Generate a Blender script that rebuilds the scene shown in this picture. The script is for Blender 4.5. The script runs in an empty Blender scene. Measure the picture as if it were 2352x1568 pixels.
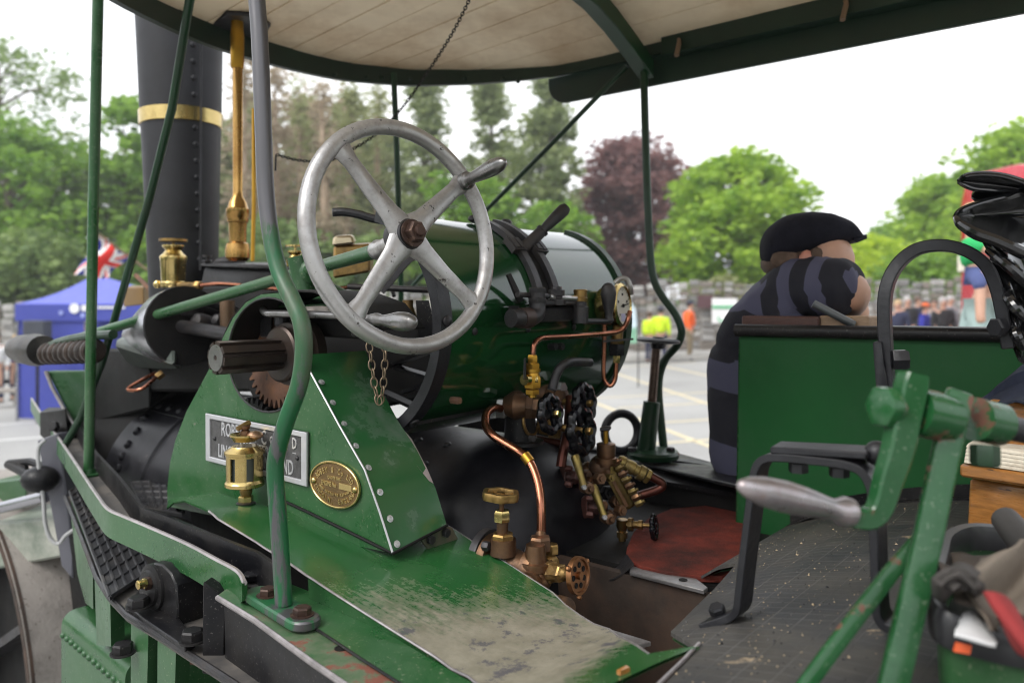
import bpy, bmesh, math, random
from mathutils import Vector, Matrix, noise as mnoise
random.seed(7)
PI = math.pi
scene = bpy.context.scene
COL = scene.collection

# ------------------------------------------------------------------ camera
ZC = 1.9                      # camera height
F, CX, HY = 1830.0, 1176.0, 690.0   # focal length and horizon, in 1/2352 of the picture width
cam_d = bpy.data.cameras.new('camera')
cam_d.sensor_width = 36.0
cam_d.lens = F / 2352 * 36
cam_d.shift_y = -(784 - HY) / 2352
cam_d.clip_start, cam_d.clip_end = 0.02, 2000
cam_d.dof.use_dof = True
cam_d.dof.focus_distance = 1.48
cam_d.dof.aperture_fstop = 3.0
cam = bpy.data.objects.new('camera', cam_d)
cam.location = (0, 0, ZC)
cam.rotation_euler = (PI / 2, 0, 0)
COL.objects.link(cam)
scene.camera = cam

# ------------------------------------------------------------------ overcast daylight
world = bpy.data.worlds.new('World')
scene.world = world
world.use_nodes = True
wn = world.node_tree.nodes
wl = world.node_tree.links
bg = wn['Background']
sky = wn.new('ShaderNodeTexSky')
sky.sky_type = 'NISHITA'
sky.sun_disc = False
SUN_EL, SUN_ROT = math.radians(46), math.radians(-128)
sky.sun_elevation = SUN_EL
sky.sun_rotation = SUN_ROT
sky.air_density, sky.dust_density, sky.ozone_density = 1.0, 6.0, 1.0
hs = wn.new('ShaderNodeHueSaturation')
hs.inputs['Saturation'].default_value = 0.12
wl.new(sky.outputs[0], hs.inputs['Color'])
# unbroken cloud: an even grey-white sheet with faint streaks laid over the clear sky
tc = wn.new('ShaderNodeTexCoord')
mp = wn.new('ShaderNodeMapping')
mp.inputs['Scale'].default_value = (1.0, 1.0, 3.0)
nz = wn.new('ShaderNodeTexNoise')
nz.inputs['Scale'].default_value = 1.6
nz.inputs['Detail'].default_value = 5
cr = wn.new('ShaderNodeValToRGB')
cr.color_ramp.elements[0].position = 0.3
cr.color_ramp.elements[0].color = (8.2, 8.6, 9.3, 1)
cr.color_ramp.elements[1].position = 0.7
cr.color_ramp.elements[1].color = (10.6, 10.7, 10.8, 1)
wl.new(tc.outputs['Generated'], mp.inputs[0])
wl.new(mp.outputs[0], nz.inputs['Vector'])
wl.new(nz.outputs['Fac'], cr.inputs[0])
mx = wn.new('ShaderNodeMix')
mx.data_type = 'RGBA'
mx.inputs[0].default_value = 0.9
wl.new(hs.outputs[0], mx.inputs[6])
wl.new(cr.outputs[0], mx.inputs[7])
wl.new(mx.outputs[2], bg.inputs['Color'])
bg.inputs['Strength'].default_value = 0.1
sun_d = bpy.data.lights.new('sun', 'SUN')
sun_d.energy = 1.4
sun_d.angle = math.radians(30)
sun_d.color = (1.0, 0.97, 0.92)
sun = bpy.data.objects.new('sun', sun_d)
sdir = Vector((math.sin(SUN_ROT) * math.cos(SUN_EL), math.cos(SUN_ROT) * math.cos(SUN_EL), math.sin(SUN_EL)))
sun.rotation_euler = sdir.to_track_quat('Z', 'Y').to_euler()
COL.objects.link(sun)
scene.view_settings.view_transform = 'Standard'
scene.view_settings.look = 'None'
scene.view_settings.exposure = 0.82
scene.view_settings.gamma = 1.0
scene.view_settings.use_curve_mapping = False
scene.render.engine = 'CYCLES'
scene.cycles.use_denoising = True
scene.cycles.filter_width = 1.05
scene.cycles.max_bounces = 8
scene.cycles.use_adaptive_sampling = True
scene.cycles.adaptive_threshold = 0.01

# ------------------------------------------------------------------ places: machine axes and sight lines
U = Vector((-0.7697, 0.6384, 0))    # forwards along the roller
R = Vector((0.6384, 0.7697, 0))     # across the roller, to its far side
ZV = Vector((0, 0, 1))
def V(*a): return Vector(a)
def P(px, py, Y): return V((px - CX) / F * Y, Y, ZC - (py - HY) / F * Y)
def T(px, py, t):
    k = (px - CX) / F
    return P(px, py, t / (0.6384 * k + 0.7697))
def S(px, py, s):
    k = (px - CX) / F
    return P(px, py, s / (-0.7697 * k + 0.6384))
def Zp(px, py, z): return P(px, py, -z * F / (py - HY))
def M(s, t, z): return U * s + R * t + V(0, 0, ZC + z)
def lerp(tab, x):
    if x <= tab[0][0]: return tab[0][1]
    for (a, b), (c, d) in zip(tab, tab[1:]):
        if x <= c: return b + (d - b) * (x - a) / (c - a)
    return tab[-1][1]
def onprof(px, py, prof, y0=3.2, y1=0.4):
    """where the sight line meets a surface of height prof(s)"""
    k = (px - CX) / F
    def g(Y):
        return -(py - HY) / F * Y - prof(Y * (-0.7697 * k + 0.6384))
    prev = y1; gp = g(prev); n = 400; best = None
    for i in range(1, n + 1):
        Y = y1 + (y0 - y1) * i / n
        gy = g(Y)
        if gp > 0 >= gy or gp < 0 <= gy:
            best = prev + (Y - prev) * gp / (gp - gy)
            break
        prev, gp = Y, gy
    if best is None: best = y1 if abs(g(y1)) < abs(g(y0)) else y0
    return P(px, py, best)
def ground_z(X): return 0.0335 * (X - 5.6)
def G(px, py, up=0.0):
    """point of the sloping car park seen at a pixel"""
    k, m = (px - CX) / F, -(py - HY) / F
    Y = (-0.0335 * 5.6 - ZC) / (m - 0.0335 * k)
    p = P(px, py, Y); p.z += up
    return p

# ------------------------------------------------------------------ mesh builder
def basis(ax):
    ax = Vector(ax).normalized()
    h = ZV if abs(ax.z) < 0.9 else V(1, 0, 0)
    a = ax.cross(h).normalized()
    return a, ax.cross(a).normalized(), ax
def spline(pts, n=6):
    pts = [Vector(p) for p in pts]
    out = []
    for i in range(len(pts) - 1):
        p0 = pts[max(i - 1, 0)]; p1 = pts[i]; p2 = pts[i + 1]; p3 = pts[min(i + 2, len(pts) - 1)]
        for k in range(n):
            u = k / n
            out.append(0.5 * ((2 * p1) + (p2 - p0) * u + (2 * p0 - 5 * p1 + 4 * p2 - p3) * u * u + (3 * p1 - p0 - 3 * p2 + p3) * u ** 3))
    out.append(pts[-1])
    return out
class MB:
    def __init__(s): s.v = []; s.f = []; s.m = []; s.mi = 0
    def face(s, *ids): s.f.append(tuple(ids)); s.m.append(s.mi)
    def add(s, vs):
        n = len(s.v); s.v.extend([tuple(x) for x in vs]); return n
    def hexa(s, p):      # 8 points: bottom 4 ccw, top 4
        n = s.add(p)
        for q in ((3, 2, 1, 0), (4, 5, 6, 7), (0, 1, 5, 4), (1, 2, 6, 5), (2, 3, 7, 6), (3, 0, 4, 7)):
            s.face(*[n + i for i in q])
        return s
    def box(s, c, x, y, z):   # half vectors
        c, x, y, z = Vector(c), Vector(x), Vector(y), Vector(z)
        return s.hexa([c - x - y - z, c + x - y - z, c + x + y - z, c - x + y - z, c - x - y + z, c + x - y + z, c + x + y + z, c - x + y + z])
    def prism(s, poly, ext):
        ext = Vector(ext); n = len(poly)
        a = s.add(poly); b = s.add([Vector(p) + ext for p in poly])
        s.face(*[a + i for i in range(n - 1, -1, -1)]); s.face(*[b + i for i in range(n)])
        for i in range(n):
            j = (i + 1) % n
            s.face(a + i, a + j, b + j, b + i)
        return s
    def prism_hole(s, outer, hole, ext):
        ext = Vector(ext)
        bm = bmesh.new(); es = []
        for loop in (outer, hole):
            vs = [bm.verts.new(p) for p in loop]
            for i in range(len(vs)): es.append(bm.edges.new((vs[i], vs[(i + 1) % len(vs)])))
        bmesh.ops.triangle_fill(bm, use_beauty=True, edges=es)
        bm.verts.index_update()
        vs = [v.co.copy() for v in bm.verts]
        a = s.add(vs); b = s.add([v + ext for v in vs])
        for f in bm.faces:
            ids = [v.index for v in f.verts]
            s.face(*[a + i for i in ids]); s.face(*[b + i for i in reversed(ids)])
        bm.free()
        k = 0
        for loop in (outer, hole):
            n = len(loop)
            for i in range(n):
                j = (i + 1) % n
                s.face(a + k + i, b + k + i, b + k + j, a + k + j)
            k += n
        return s
    def ribbon(s, A, B, th=None):   # strip between two lines; th = thickness vector
        n = len(A)
        if th is None:
            a = s.add(A); b = s.add(B)
            for i in range(n - 1): s.face(a + i, a + i + 1, b + i + 1, b + i)
            return s
        th = Vector(th)
        a = s.add(A); b = s.add(B); c = s.add([Vector(p) + th for p in A]); d = s.add([Vector(p) + th for p in B])
        for i in range(n - 1):
            s.face(a + i, a + i + 1, b + i + 1, b + i); s.face(d + i, d + i + 1, c + i + 1, c + i)
            s.face(a + i + 1, a + i, c + i, c + i + 1); s.face(b + i, b + i + 1, d + i + 1, d + i)
        s.face(a, b, d, c); s.face(a + n - 1, c + n - 1, d + n - 1, b + n - 1)
        return s
    def sweep(s, path, prof, up=None, closed=False, cap=True):
        """prof: (x,y) list or a function of the path fraction; x along side, y along up"""
        path = [Vector(p) for p in path]; n = len(path)
        rings = []
        prev_a = None
        for i in range(n):
            if closed: d = path[(i + 1) % n] - path[i - 1]
            else: d = path[min(i + 1, n - 1)] - path[max(i - 1, 0)]
            d.normalize()
            if up is not None:
                upv = Vector(up(i / (n - 1)) if callable(up) else up)
                a = d.cross(upv).normalized(); b = a.cross(d).normalized()
            else:
                if prev_a is None: a, b, _ = basis(d)
                else:
                    a = prev_a - d * prev_a.dot(d)
                    a.normalize(); b = d.cross(a)
                prev_a = a
            pr = prof(i / max(n - 1, 1)) if callable(prof) else prof
            rings.append([path[i] + a * x + b * y for x, y in pr])
        m = len(rings[0])
        ids = [s.add(r) for r in rings]
        for i in range(n if closed else n - 1):
            p, q = ids[i], ids[(i + 1) % n]
            for j in range(m):
                k = (j + 1) % m
                s.face(p + j, p + k, q + k, q + j)
        if cap and not closed:
            s.face(*[ids[0] + j for j in range(m - 1, -1, -1)]); s.face(*[ids[-1] + j for j in range(m)])
        return s
    def tube(s, path, r, n=10, closed=False, up=None):
        def prof(u):
            rr = r(u) if callable(r) else r
            return [(rr * math.cos(2 * PI * j / n), rr * math.sin(2 * PI * j / n)) for j in range(n)]
        return s.sweep(path, prof, up=up, closed=closed)
    def bar(s, path, w, h, up=ZV):
        return s.sweep(path, [(-w / 2, -h / 2), (w / 2, -h / 2), (w / 2, h / 2), (-w / 2, h / 2)], up=up)
    def lathe(s, o, ax, prof, n=20, lobes=None):
        """prof: (distance along axis, radius)"""
        a, b, ax = basis(ax); o = Vector(o)
        ids = []
        for d, r in prof:
            ring = []
            for j in range(n):
                t = 2 * PI * j / n
                rr = r * (1 + lobes[1] * math.cos(lobes[0] * t)) if lobes else r
                ring.append(o + ax * d + (a * math.cos(t) + b * math.sin(t)) * max(rr, 1e-5))
            ids.append(s.add(ring))
        for p, q in zip(ids, ids[1:]):
            for j in range(n):
                k = (j + 1) % n
                s.face(p + j, p + k, q + k, q + j)
        if prof[0] == prof[-1]: return s
        if prof[0][1] > 1e-4: s.face(*[ids[0] + j for j in range(n - 1, -1, -1)])
        if prof[-1][1] > 1e-4: s.face(*[ids[-1] + j for j in range(n)])
        return s
    def cyl(s, p, q, r, n=14, r2=None):
        p, q = Vector(p), Vector(q)
        return s.lathe(p, q - p, [(0, r), ((q - p).length, r if r2 is None else r2)], n)
    def ball(s, c, r, n=12, sc=(1, 1, 1), ax=None):
        c = Vector(c)
        A = basis(ax) if ax is not None else (V(1, 0, 0), V(0, 1, 0), ZV)
        ids = []
        m = n // 2
        for i in range(m + 1):
            th = PI * i / m
            ring = []
            for j in range(n):
                ph = 2 * PI * j / n
                q = V(math.sin(th) * math.cos(ph) * sc[0], math.sin(th) * math.sin(ph) * sc[1], math.cos(th) * sc[2]) * r
                ring.append(c + A[0] * q.x + A[1] * q.y + A[2] * q.z)
            ids.append(s.add(ring))
        for p, q in zip(ids, ids[1:]):
            for j in range(n):
                k = (j + 1) % n
                s.face(p + j, q + j, q + k, p + k)
        return s
    def torus(s, c, ax, Rr, r, n=32, m=10, fr=None):
        a, b, ax = basis(ax); c = Vector(c)
        path = []
        f0, f1 = fr or (0, 2 * PI)
        k = n if fr is None else n + 1
        for i in range(k):
            t = f0 + (f1 - f0) * i / n
            path.append(c + (a * math.cos(t) + b * math.sin(t)) * Rr)
        return s.tube(path, r, m, closed=fr is None, up=ax)
    def hexn(s, c, ax, r, h):
        return s.lathe(c, ax, [(0, r * 0.97), (0.12 * h, r), (0.82 * h, r), (h, r * 0.86)], 6)
    def mesh(s, name, mats, bevel=0, seg=1, ang=35, merge=True, clean=True):
        me = bpy.data.meshes.new(name)
        me.from_pydata(s.v, [], s.f)
        mats = mats if isinstance(mats, (list, tuple)) else [mats]
        for m in mats: me.materials.append(m)
        if len(mats) > 1: me.polygons.foreach_set('material_index', s.m)
        if bevel or clean:
            bm = bmesh.new(); bm.from_mesh(me)
            if merge: bmesh.ops.remove_doubles(bm, verts=bm.verts, dist=2e-5)
            bmesh.ops.recalc_face_normals(bm, faces=bm.faces)
            if bevel:
                es = [e for e in bm.edges if len(e.link_faces) == 2 and e.calc_face_angle(0) > math.radians(40)]
                bmesh.ops.bevel(bm, geom=es, offset=bevel, segments=seg, profile=0.5, affect='EDGES', clamp_overlap=True)
            bm.to_mesh(me); bm.free()
        me.polygons.foreach_set('use_smooth', [True] * len(me.polygons))
        me.set_sharp_from_angle(angle=math.radians(ang))
        me.update()
        return me
WM = {}
def link(name, me, parent=None, W=None):
    o = bpy.data.objects.new(name, me)
    COL.objects.link(o)
    W = W or Matrix.Identity(4)
    if parent is not None:
        o.parent = parent
        o.matrix_parent_inverse = WM[parent.name].inverted()
    o.matrix_basis = W
    WM[o.name] = W.copy()
    return o
def part(name, mb, mats, parent=None, bevel=0, seg=1, ang=35, label=None, W=None, clean=True):
    o = link(name, mb.mesh(name, mats, bevel, seg, ang, clean=clean), parent, W)
    if label: o['label'] = label
    return o
def tag(o, label=None, cat=None, group=None, kind=None):
    if label: o['label'] = label
    if cat: o['category'] = cat
    if group: o['group'] = group
    if kind: o['kind'] = kind
    return o
def empty(name, loc, label=None, cat=None, group=None):
    o = link(name, None, None, Matrix.Translation(Vector(loc)))
    o.empty_display_size = 0.1
    return tag(o, label, cat, group)
def frame(o, x, y, z):
    m = Matrix.Identity(4)
    for i, c in enumerate((x, y, z)):
        c = Vector(c)
        for j in range(3): m[j][i] = c[j]
    for j in range(3): m[j][3] = o[j]
    return m
def along(o, ax, roll=0):
    a, b, c = basis(ax)
    ca, sa = math.cos(roll), math.sin(roll)
    return frame(Vector(o), a * ca + b * sa, b * ca - a * sa, c)

# ------------------------------------------------------------------ materials
MATS = {}
def N_mul(N, L, sock, k):
    x = N.new('ShaderNodeMath'); x.operation = 'MULTIPLY'; L.new(sock, x.inputs[0]); x.inputs[1].default_value = k
    return x.outputs[0]
def mat(name, col, rough=0.5, metal=0.0, var=0.15, vscale=6.0, wear=None, dust=None, bump=0.0, bscale=40.0, stretch=(1, 1, 1), coat=0.0, rvar=0.12, spec=None, zone=None, speck=None):
    """painted or bare surface. wear / dust: (colour, amount 0..1, scale, roughness, metal)"""
    if name in MATS: return MATS[name]
    m = bpy.data.materials.new(name); MATS[name] = m
    m.use_nodes = True
    nt = m.node_tree; N, L = nt.nodes, nt.links
    b = N['Principled BSDF']
    co = N.new('ShaderNodeTexCoord')
    mpn = N.new('ShaderNodeMapping'); mpn.inputs['Scale'].default_value = stretch
    L.new(co.outputs['Object'], mpn.inputs[0])
    def noise(scale, detail=5, rough_=0.6, src=mpn):
        n = N.new('ShaderNodeTexNoise')
        n.inputs['Scale'].default_value = scale; n.inputs['Detail'].default_value = detail; n.inputs['Roughness'].default_value = rough_
        L.new(src.outputs[0], n.inputs['Vector'])
        return n.outputs['Fac']
    def mixc(f, a, c):
        x = N.new('ShaderNodeMix'); x.data_type = 'RGBA'
        for sock, val in ((x.inputs[0], f), (x.inputs[6], a), (x.inputs[7], c)):
            if hasattr(val, 'links'): L.new(val, sock)
            elif isinstance(val, (int, float)): sock.default_value = val
            else: sock.default_value = (*val, 1)
        return x.outputs[2]
    def mixf(f, a, c):
        x = N.new('ShaderNodeMix')
        for sock, val in ((x.inputs[0], f), (x.inputs[2], a), (x.inputs[3], c)):
            if hasattr(val, 'links'): L.new(val, sock)
            else: sock.default_value = val
        return x.outputs[0]
    def ramp(src, lo, hi):
        x = N.new('ShaderNodeMapRange'); x.inputs[1].default_value = lo; x.inputs[2].default_value = hi
        x.clamp = True
        L.new(src, x.inputs[0]); return x.outputs[0]
    base = mixc(ramp(noise(vscale), 0.3, 0.7), tuple(c * (1 - var) for c in col), tuple(min(1, c * (1 + var)) for c in col))
    rg = mixf(noise(vscale * 2.3), max(0.03, rough - rvar), min(1, rough + rvar)); mt = metal
    if dust:
        dc, amt, sc, dr, dm = dust
        c = 0.72 - amt * 0.45
        f = ramp(noise(sc, 8, 0.7), c - 0.12, c + 0.18)
        base = mixc(f, base, dc); rg = mixf(f, rg, dr)
        if dm != metal: mt = mixf(f, mt, dm)
    if speck:
        sc_, sa_ = speck
        base = mixc(N_mul(N, L, ramp(noise(190, 2, .6), .64, .70), sa_), base, sc_)
    if wear:
        wc, amt, sc, wr, wm = wear
        c = 0.74 - amt * 0.45
        nf = noise(sc, 8, 0.68)
        if zone:
            sp = N.new('ShaderNodeSeparateXYZ'); L.new(co.outputs['Object'], sp.inputs[0])
            z1 = N.new('ShaderNodeMapRange'); z1.inputs[1].default_value = zone[0]; z1.inputs[2].default_value = zone[1]; z1.inputs[4].default_value = zone[2]; L.new(sp.outputs[2], z1.inputs[0])
            ad = N.new('ShaderNodeMath'); L.new(nf, ad.inputs[0]); L.new(z1.outputs[0], ad.inputs[1]); nf = ad.outputs[0]
        f = ramp(nf, c - 0.015, c + 0.02)
        base = mixc(f, base, wc); rg = mixf(f, rg, wr); mt = mixf(f, mt, wm)
    L.new(base, b.inputs['Base Color'])
    L.new(rg, b.inputs['Roughness'])
    if hasattr(mt, 'links'): L.new(mt, b.inputs['Metallic'])
    else: b.inputs['Metallic'].default_value = mt
    if coat: b.inputs['Coat Weight'].default_value = coat; b.inputs['Coat Roughness'].default_value = 0.12
    if spec is not None: b.inputs['Specular IOR Level'].default_value = spec
    if bump:
        bn = N.new('ShaderNodeBump'); bn.inputs['Strength'].default_value = bump; bn.inputs['Distance'].default_value = 0.004
        L.new(noise(bscale, 6), bn.inputs['Height']); L.new(bn.outputs[0], b.inputs['Normal'])
    return m
STEELC = (0.42, 0.41, 0.40)
RUSTC = (0.16, 0.065, 0.03)
GREEN = (0.014, 0.078, 0.020)
m_green = mat('green_paint', GREEN, 0.27, var=0.22, vscale=3, speck=((.22, .24, .16), .55), dust=((0.045, 0.10, 0.045), 0.45, 6, 0.5, 0), wear=((0.25, 0.22, 0.19), 0.06, 34, 0.55, 0.3), bump=0.12, bscale=14, spec=.5)
m_green_dk = mat('dark_green_paint', (0.006, 0.035, 0.012), 0.33, var=0.2, vscale=4, spec=.4, dust=((0.02, 0.035, 0.018), 0.3, 9, 0.6, 0), bump=0.05)
m_green_can = mat('canopy_green_paint', (0.006, 0.022, 0.011), 0.45, var=0.25, vscale=5, wear=((0.07, 0.03, 0.02), 0.12, 14, 0.7, 0))
m_green_drum = mat('gloss_green_paint', (0.006, 0.045, 0.012), 0.12, var=0.2, vscale=3, coat=0.6, bump=0.03, bscale=6, rvar=0.05)
m_green_post = mat('worn_green_post_paint', (0.006, 0.085, 0.028), 0.35, var=0.25, vscale=10, stretch=(1, 1, 0.16), wear=((0.115, 0.112, 0.118), 0.45, 11, 0.36, 0.7), zone=(1.96, 2.30, .24), dust=((0.10, 0.08, 0.06), 0.3, 12, 0.6, 0), bump=0.15)
m_green_crank = mat('chipped_green_paint', (0.011, 0.068, 0.020), 0.16, var=0.25, vscale=8, rvar=.05, speck=((.2, .24, .18), .4), wear=((0.13, 0.055, 0.035), 0.30, 19, 0.6, 0.1), dust=((0.03, 0.10, 0.04), 0.3, 10, 0.3, 0), bump=0.2, bscale=30)
m_black = mat('black_paint', (0.004, 0.004, 0.0055), 0.34, var=0.3, vscale=5, speck=((.14, .13, .12), .5), dust=((0.022, 0.020, 0.019), 0.45, 7, 0.6, 0), wear=((.10, .09, .085), .03, 22, .6, .2), spec=.25, bump=0.12, bscale=30)
m_black_boiler = mat('boiler_black', (0.004, 0.004, 0.006), 0.38, var=0.4, vscale=3.5, dust=((0.03, 0.029, 0.034), 0.40, 5, 0.45, 0), wear=((.10, .09, .09), .14, 9, .7, 0), spec=.3, bump=0.25, bscale=16)
m_black_gloss = mat('gloss_black', (0.008, 0.008, 0.009), 0.12, var=0.3, vscale=6, bump=0.25, bscale=9, coat=0.6, rvar=0.06)
m_enamel = mat('black_enamel', (0.004, 0.004, 0.006), 0.24, var=0.2, vscale=20, bump=0.04, rvar=.05, spec=.35)
m_black_dk = mat('sooty_black', (0.004, 0.004, 0.004), 0.65, var=0.4, vscale=8, spec=.25, dust=((0.014, 0.012, 0.011), 0.4, 12, 0.8, 0), bump=0.2)
m_iron = mat('dark_iron', (0.04, 0.039, 0.042), 0.42, 0.55, var=0.35, vscale=12, dust=((0.03, 0.021, 0.016), 0.3, 10, 0.7, 0), bump=0.25, bscale=60)
m_ironblk = mat('forged_black_iron', (0.013, 0.013, 0.016), 0.42, 0.1, var=0.3, vscale=12, wear=((0.22, 0.15, 0.09), 0.08, 9, 0.7, 0), bump=0.3, bscale=70)
m_steel = mat('bright_steel', (0.50, 0.49, 0.48), 0.34, 0.85, var=0.16, vscale=9, dust=((0.12, 0.10, 0.085), 0.25, 14, 0.6, 0.3), wear=((0.035, 0.03, 0.028), 0.06, 90, 0.7, 0.2), bump=0.12, bscale=90)
m_steel_w = mat('wheel_steel', (0.46, 0.45, 0.445), 0.36, 0.8, var=0.14, vscale=7, dust=((0.16, 0.14, 0.125), 0.3, 11, 0.55, 0.4), wear=((0.045, 0.038, 0.034), 0.22, 60, 0.8, 0.1), bump=0.2, bscale=110)
m_clad = mat('polished_cladding', (0.40, 0.40, 0.43), 0.25, 0.9, var=0.08, vscale=3, bump=0.03, bscale=5)
m_zinc = mat('zinc_bolt', (0.5, 0.5, 0.5), 0.3, 0.7, var=0.1)
m_brass = mat('polished_brass', (0.60, 0.46, 0.19), 0.2, 1.0, var=0.12, vscale=9, dust=((0.34, 0.23, 0.08), 0.3, 9, 0.4, 0.95), bump=0.04)
m_brass_old = mat('tarnished_brass', (0.33, 0.21, 0.075), 0.34, 0.95, var=0.25, vscale=14, dust=((0.06, 0.035, 0.02), 0.38, 16, 0.6, 0.5), bump=0.12, bscale=60)
m_brass_cast = mat('cast_brass_field', (0.20, 0.13, 0.06), 0.5, 0.8, var=0.2, vscale=30, bump=0.5, bscale=260)
m_bronze = mat('aged_bronze', (0.21, 0.115, 0.062), 0.34, 0.95, var=0.35, vscale=18, dust=((0.035, 0.022, 0.017), 0.45, 12, 0.65, 0.3), wear=((0.36, 0.30, 0.22), 0.12, 22, 0.5, 0.6), bump=0.2, bscale=50)
m_copper = mat('copper_pipe', (0.42, 0.17, 0.10), 0.24, 1.0, var=0.2, vscale=5, dust=((0.16, 0.06, 0.045), 0.35, 4, 0.35, 0.95), bump=0.05)
m_copper_dk = mat('dark_copper_pipe', (0.10, 0.035, 0.025), 0.36, 0.85, var=0.3, vscale=10)
m_rust = mat('rusty_iron', (0.13, 0.065, 0.04), 0.7, 0.2, var=0.45, vscale=14, dust=((0.26, 0.11, 0.04), 0.35, 12, 0.85, 0), wear=((0.05, 0.04, 0.036), 0.3, 25, 0.6, 0.4), bump=0.4)
m_rustdk = mat('sooty_rust', (0.035, 0.024, 0.018), 0.75, 0.1, var=0.5, vscale=9, dust=((0.075, 0.04, 0.025), 0.45, 7, 0.85, 0), bump=0.3)
m_grip = mat('dull_grip_steel', (0.27, 0.265, 0.26), 0.3, 0.9, var=0.2, vscale=15, dust=((.06, .05, .045), .3, 14, .5, .5), bump=.08, bscale=90)
m_nut = mat('rusty_nut', (0.055, 0.03, 0.022), 0.5, 0.5, var=0.4, vscale=40, wear=((0.12, 0.075, 0.055), 0.35, 60, 0.5, 0.6), bump=0.2)
m_cream = mat('cream_boards', (0.86, 0.71, 0.50), 0.6, var=0.08, vscale=5, dust=((0.55, 0.38, 0.22), 0.34, 2.6, 0.7, 0), wear=((0.60, 0.45, 0.30), 0.08, 6, 0.7, 0), bump=0.06, bscale=30)
m_roof = mat('roof_block_grey', (0.10, 0.11, 0.10), 0.8)
m_wood = mat('varnished_oak', (0.33, 0.14, 0.035), 0.3, var=0.35, vscale=7, stretch=(3, 3, 22), wear=((0.06, 0.03, 0.015), 0.2, 5, 0.5, 0), coat=0.4, bump=0.08)
m_wood_dk = mat('dark_red_hardwood', (0.085, 0.038, 0.03), 0.45, var=0.3, vscale=9, stretch=(6, 6, 40))
m_wood_lt = mat('pale_softwood', (0.36, 0.24, 0.15), 0.6, var=0.2, vscale=7, stretch=(8, 8, 40))
m_paper = mat('cream_paper', (0.75, 0.68, 0.55), 0.8, var=0.12, vscale=20, dust=((0.3, 0.2, 0.12), 0.25, 20, 0.8, 0))
m_navy = mat('navy_cloth', (0.016, 0.022, 0.045), 0.9, var=0.3, vscale=20, bump=0.3, bscale=200)
m_rag = mat('oily_rag', (0.085, 0.066, 0.052), 0.85, var=0.4, vscale=9, dust=((0.035, 0.028, 0.024), 0.45, 8, 0.85, 0), bump=0.4, bscale=60)
m_ragred = mat('red_cloth', (0.22, 0.02, 0.02), 0.85, var=0.4, vscale=12, bump=0.3)
m_white = mat('white_paint', (0.8, 0.8, 0.8), 0.5, var=0.04)
m_plastic = mat('black_plastic', (0.018, 0.018, 0.02), 0.35, var=0.2)
m_orange = mat('orange_sticker', (0.6, 0.09, 0.02), 0.6)
m_glass = mat('sight_glass', (0.05, 0.06, 0.055), 0.05, coat=0.5)
m_alu = mat('plate_silver', (0.55, 0.55, 0.57), 0.4, 0.6, var=0.08, vscale=20, bump=0.1)
m_platefield = mat('plate_field', (0.07, 0.068, 0.068), 0.6, 0.2, var=0.35, vscale=40, bump=0.5, bscale=150)
m_cap = mat('chimney_black', (0.02, 0.02, 0.024), 0.5, var=0.3, vscale=2.2, dust=((0.006, 0.006, 0.006), 0.45, 2.2, 0.6, 0), spec=.35, bump=0.12, bscale=14)
# ================================================================== SETTING
def asphalt():
    m = bpy.data.materials.new('asphalt'); m.use_nodes = True
    nt = m.node_tree; N, L = nt.nodes, nt.links; b = N['Principled BSDF']
    co = N.new('ShaderNodeTexCoord')
    def noi(sc, d=6):
        x = N.new('ShaderNodeTexNoise'); x.inputs['Scale'].default_value = sc; x.inputs['Detail'].default_value = d; L.new(co.outputs['Object'], x.inputs['Vector']); return x.outputs['Fac']
    r = N.new('ShaderNodeValToRGB'); r.color_ramp.elements[0].position = .3; r.color_ramp.elements[0].color = (.33, .325, .315, 1); r.color_ramp.elements[1].position = .72; r.color_ramp.elements[1].color = (.46, .455, .44, 1)
    L.new(noi(.35), r.inputs[0])
    x = N.new('ShaderNodeMix'); x.data_type = 'RGBA'; x.blend_type = 'MULTIPLY'; x.inputs[0].default_value = .6
    r2 = N.new('ShaderNodeValToRGB'); r2.color_ramp.elements[0].position = .35; r2.color_ramp.elements[0].color = (.55, .55, .55, 1); r2.color_ramp.elements[1].position = .65; r2.color_ramp.elements[1].color = (1, 1, 1, 1)
    L.new(noi(60, 3), r2.inputs[0]); L.new(r.outputs[0], x.inputs[6]); L.new(r2.outputs[0], x.inputs[7]); L.new(x.outputs[2], b.inputs['Base Color'])
    b.inputs['Roughness'].default_value = .75
    bp_ = N.new('ShaderNodeBump'); bp_.inputs['Strength'].default_value = .5; bp_.inputs['Distance'].default_value = .01; L.new(noi(90, 3), bp_.inputs['Height']); L.new(bp_.outputs[0], b.inputs['Normal'])
    return m
mb = MB()
gx_ = [-300, -60, -25, -12, -6, -3, 0, 3, 5.6, 8, 14, 30, 80, 300]
gy_ = [-60, -10, 0, 5, 12, 20, 30, 60, 150, 400]
def gz(x): return ground_z(max(min(x, 30), -30))
rows = [mb.add([V(x, y, gz(x)) for x in gx_]) for y in gy_]
for a, b in zip(rows, rows[1:]):
    for i in range(len(gx_) - 1): mb.face(a + i, a + i + 1, b + i + 1, b + i)
tag(part('car_park_ground', mb, asphalt()), 'pale grey sloping tarmac of the car park', kind='structure')
m_yel = mat('faded_yellow_paint', (.62, .54, .36), .7, var=.12, vscale=4, wear=((.32, .31, .28), .2, 6, .8, 0))
m_wht = mat('faded_white_paint', (.62, .62, .60), .7, var=.08, vscale=4)
def line(p, q, w=.11, m=None):
    a, b = G(*p), G(*q); d = (b - a).normalized(); s_ = d.cross(ZV) * w / 2
    pts = [a - s_, b - s_, b + s_, a + s_]
    pts = [V(x.x, x.y, gz(x.x) + .005) for x in pts]
    mb = MB(); i = mb.add(pts); mb.face(i, i + 1, i + 2, i + 3)
    tag(part('parking_line', mb, m or m_yel), kind='structure')
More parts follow.
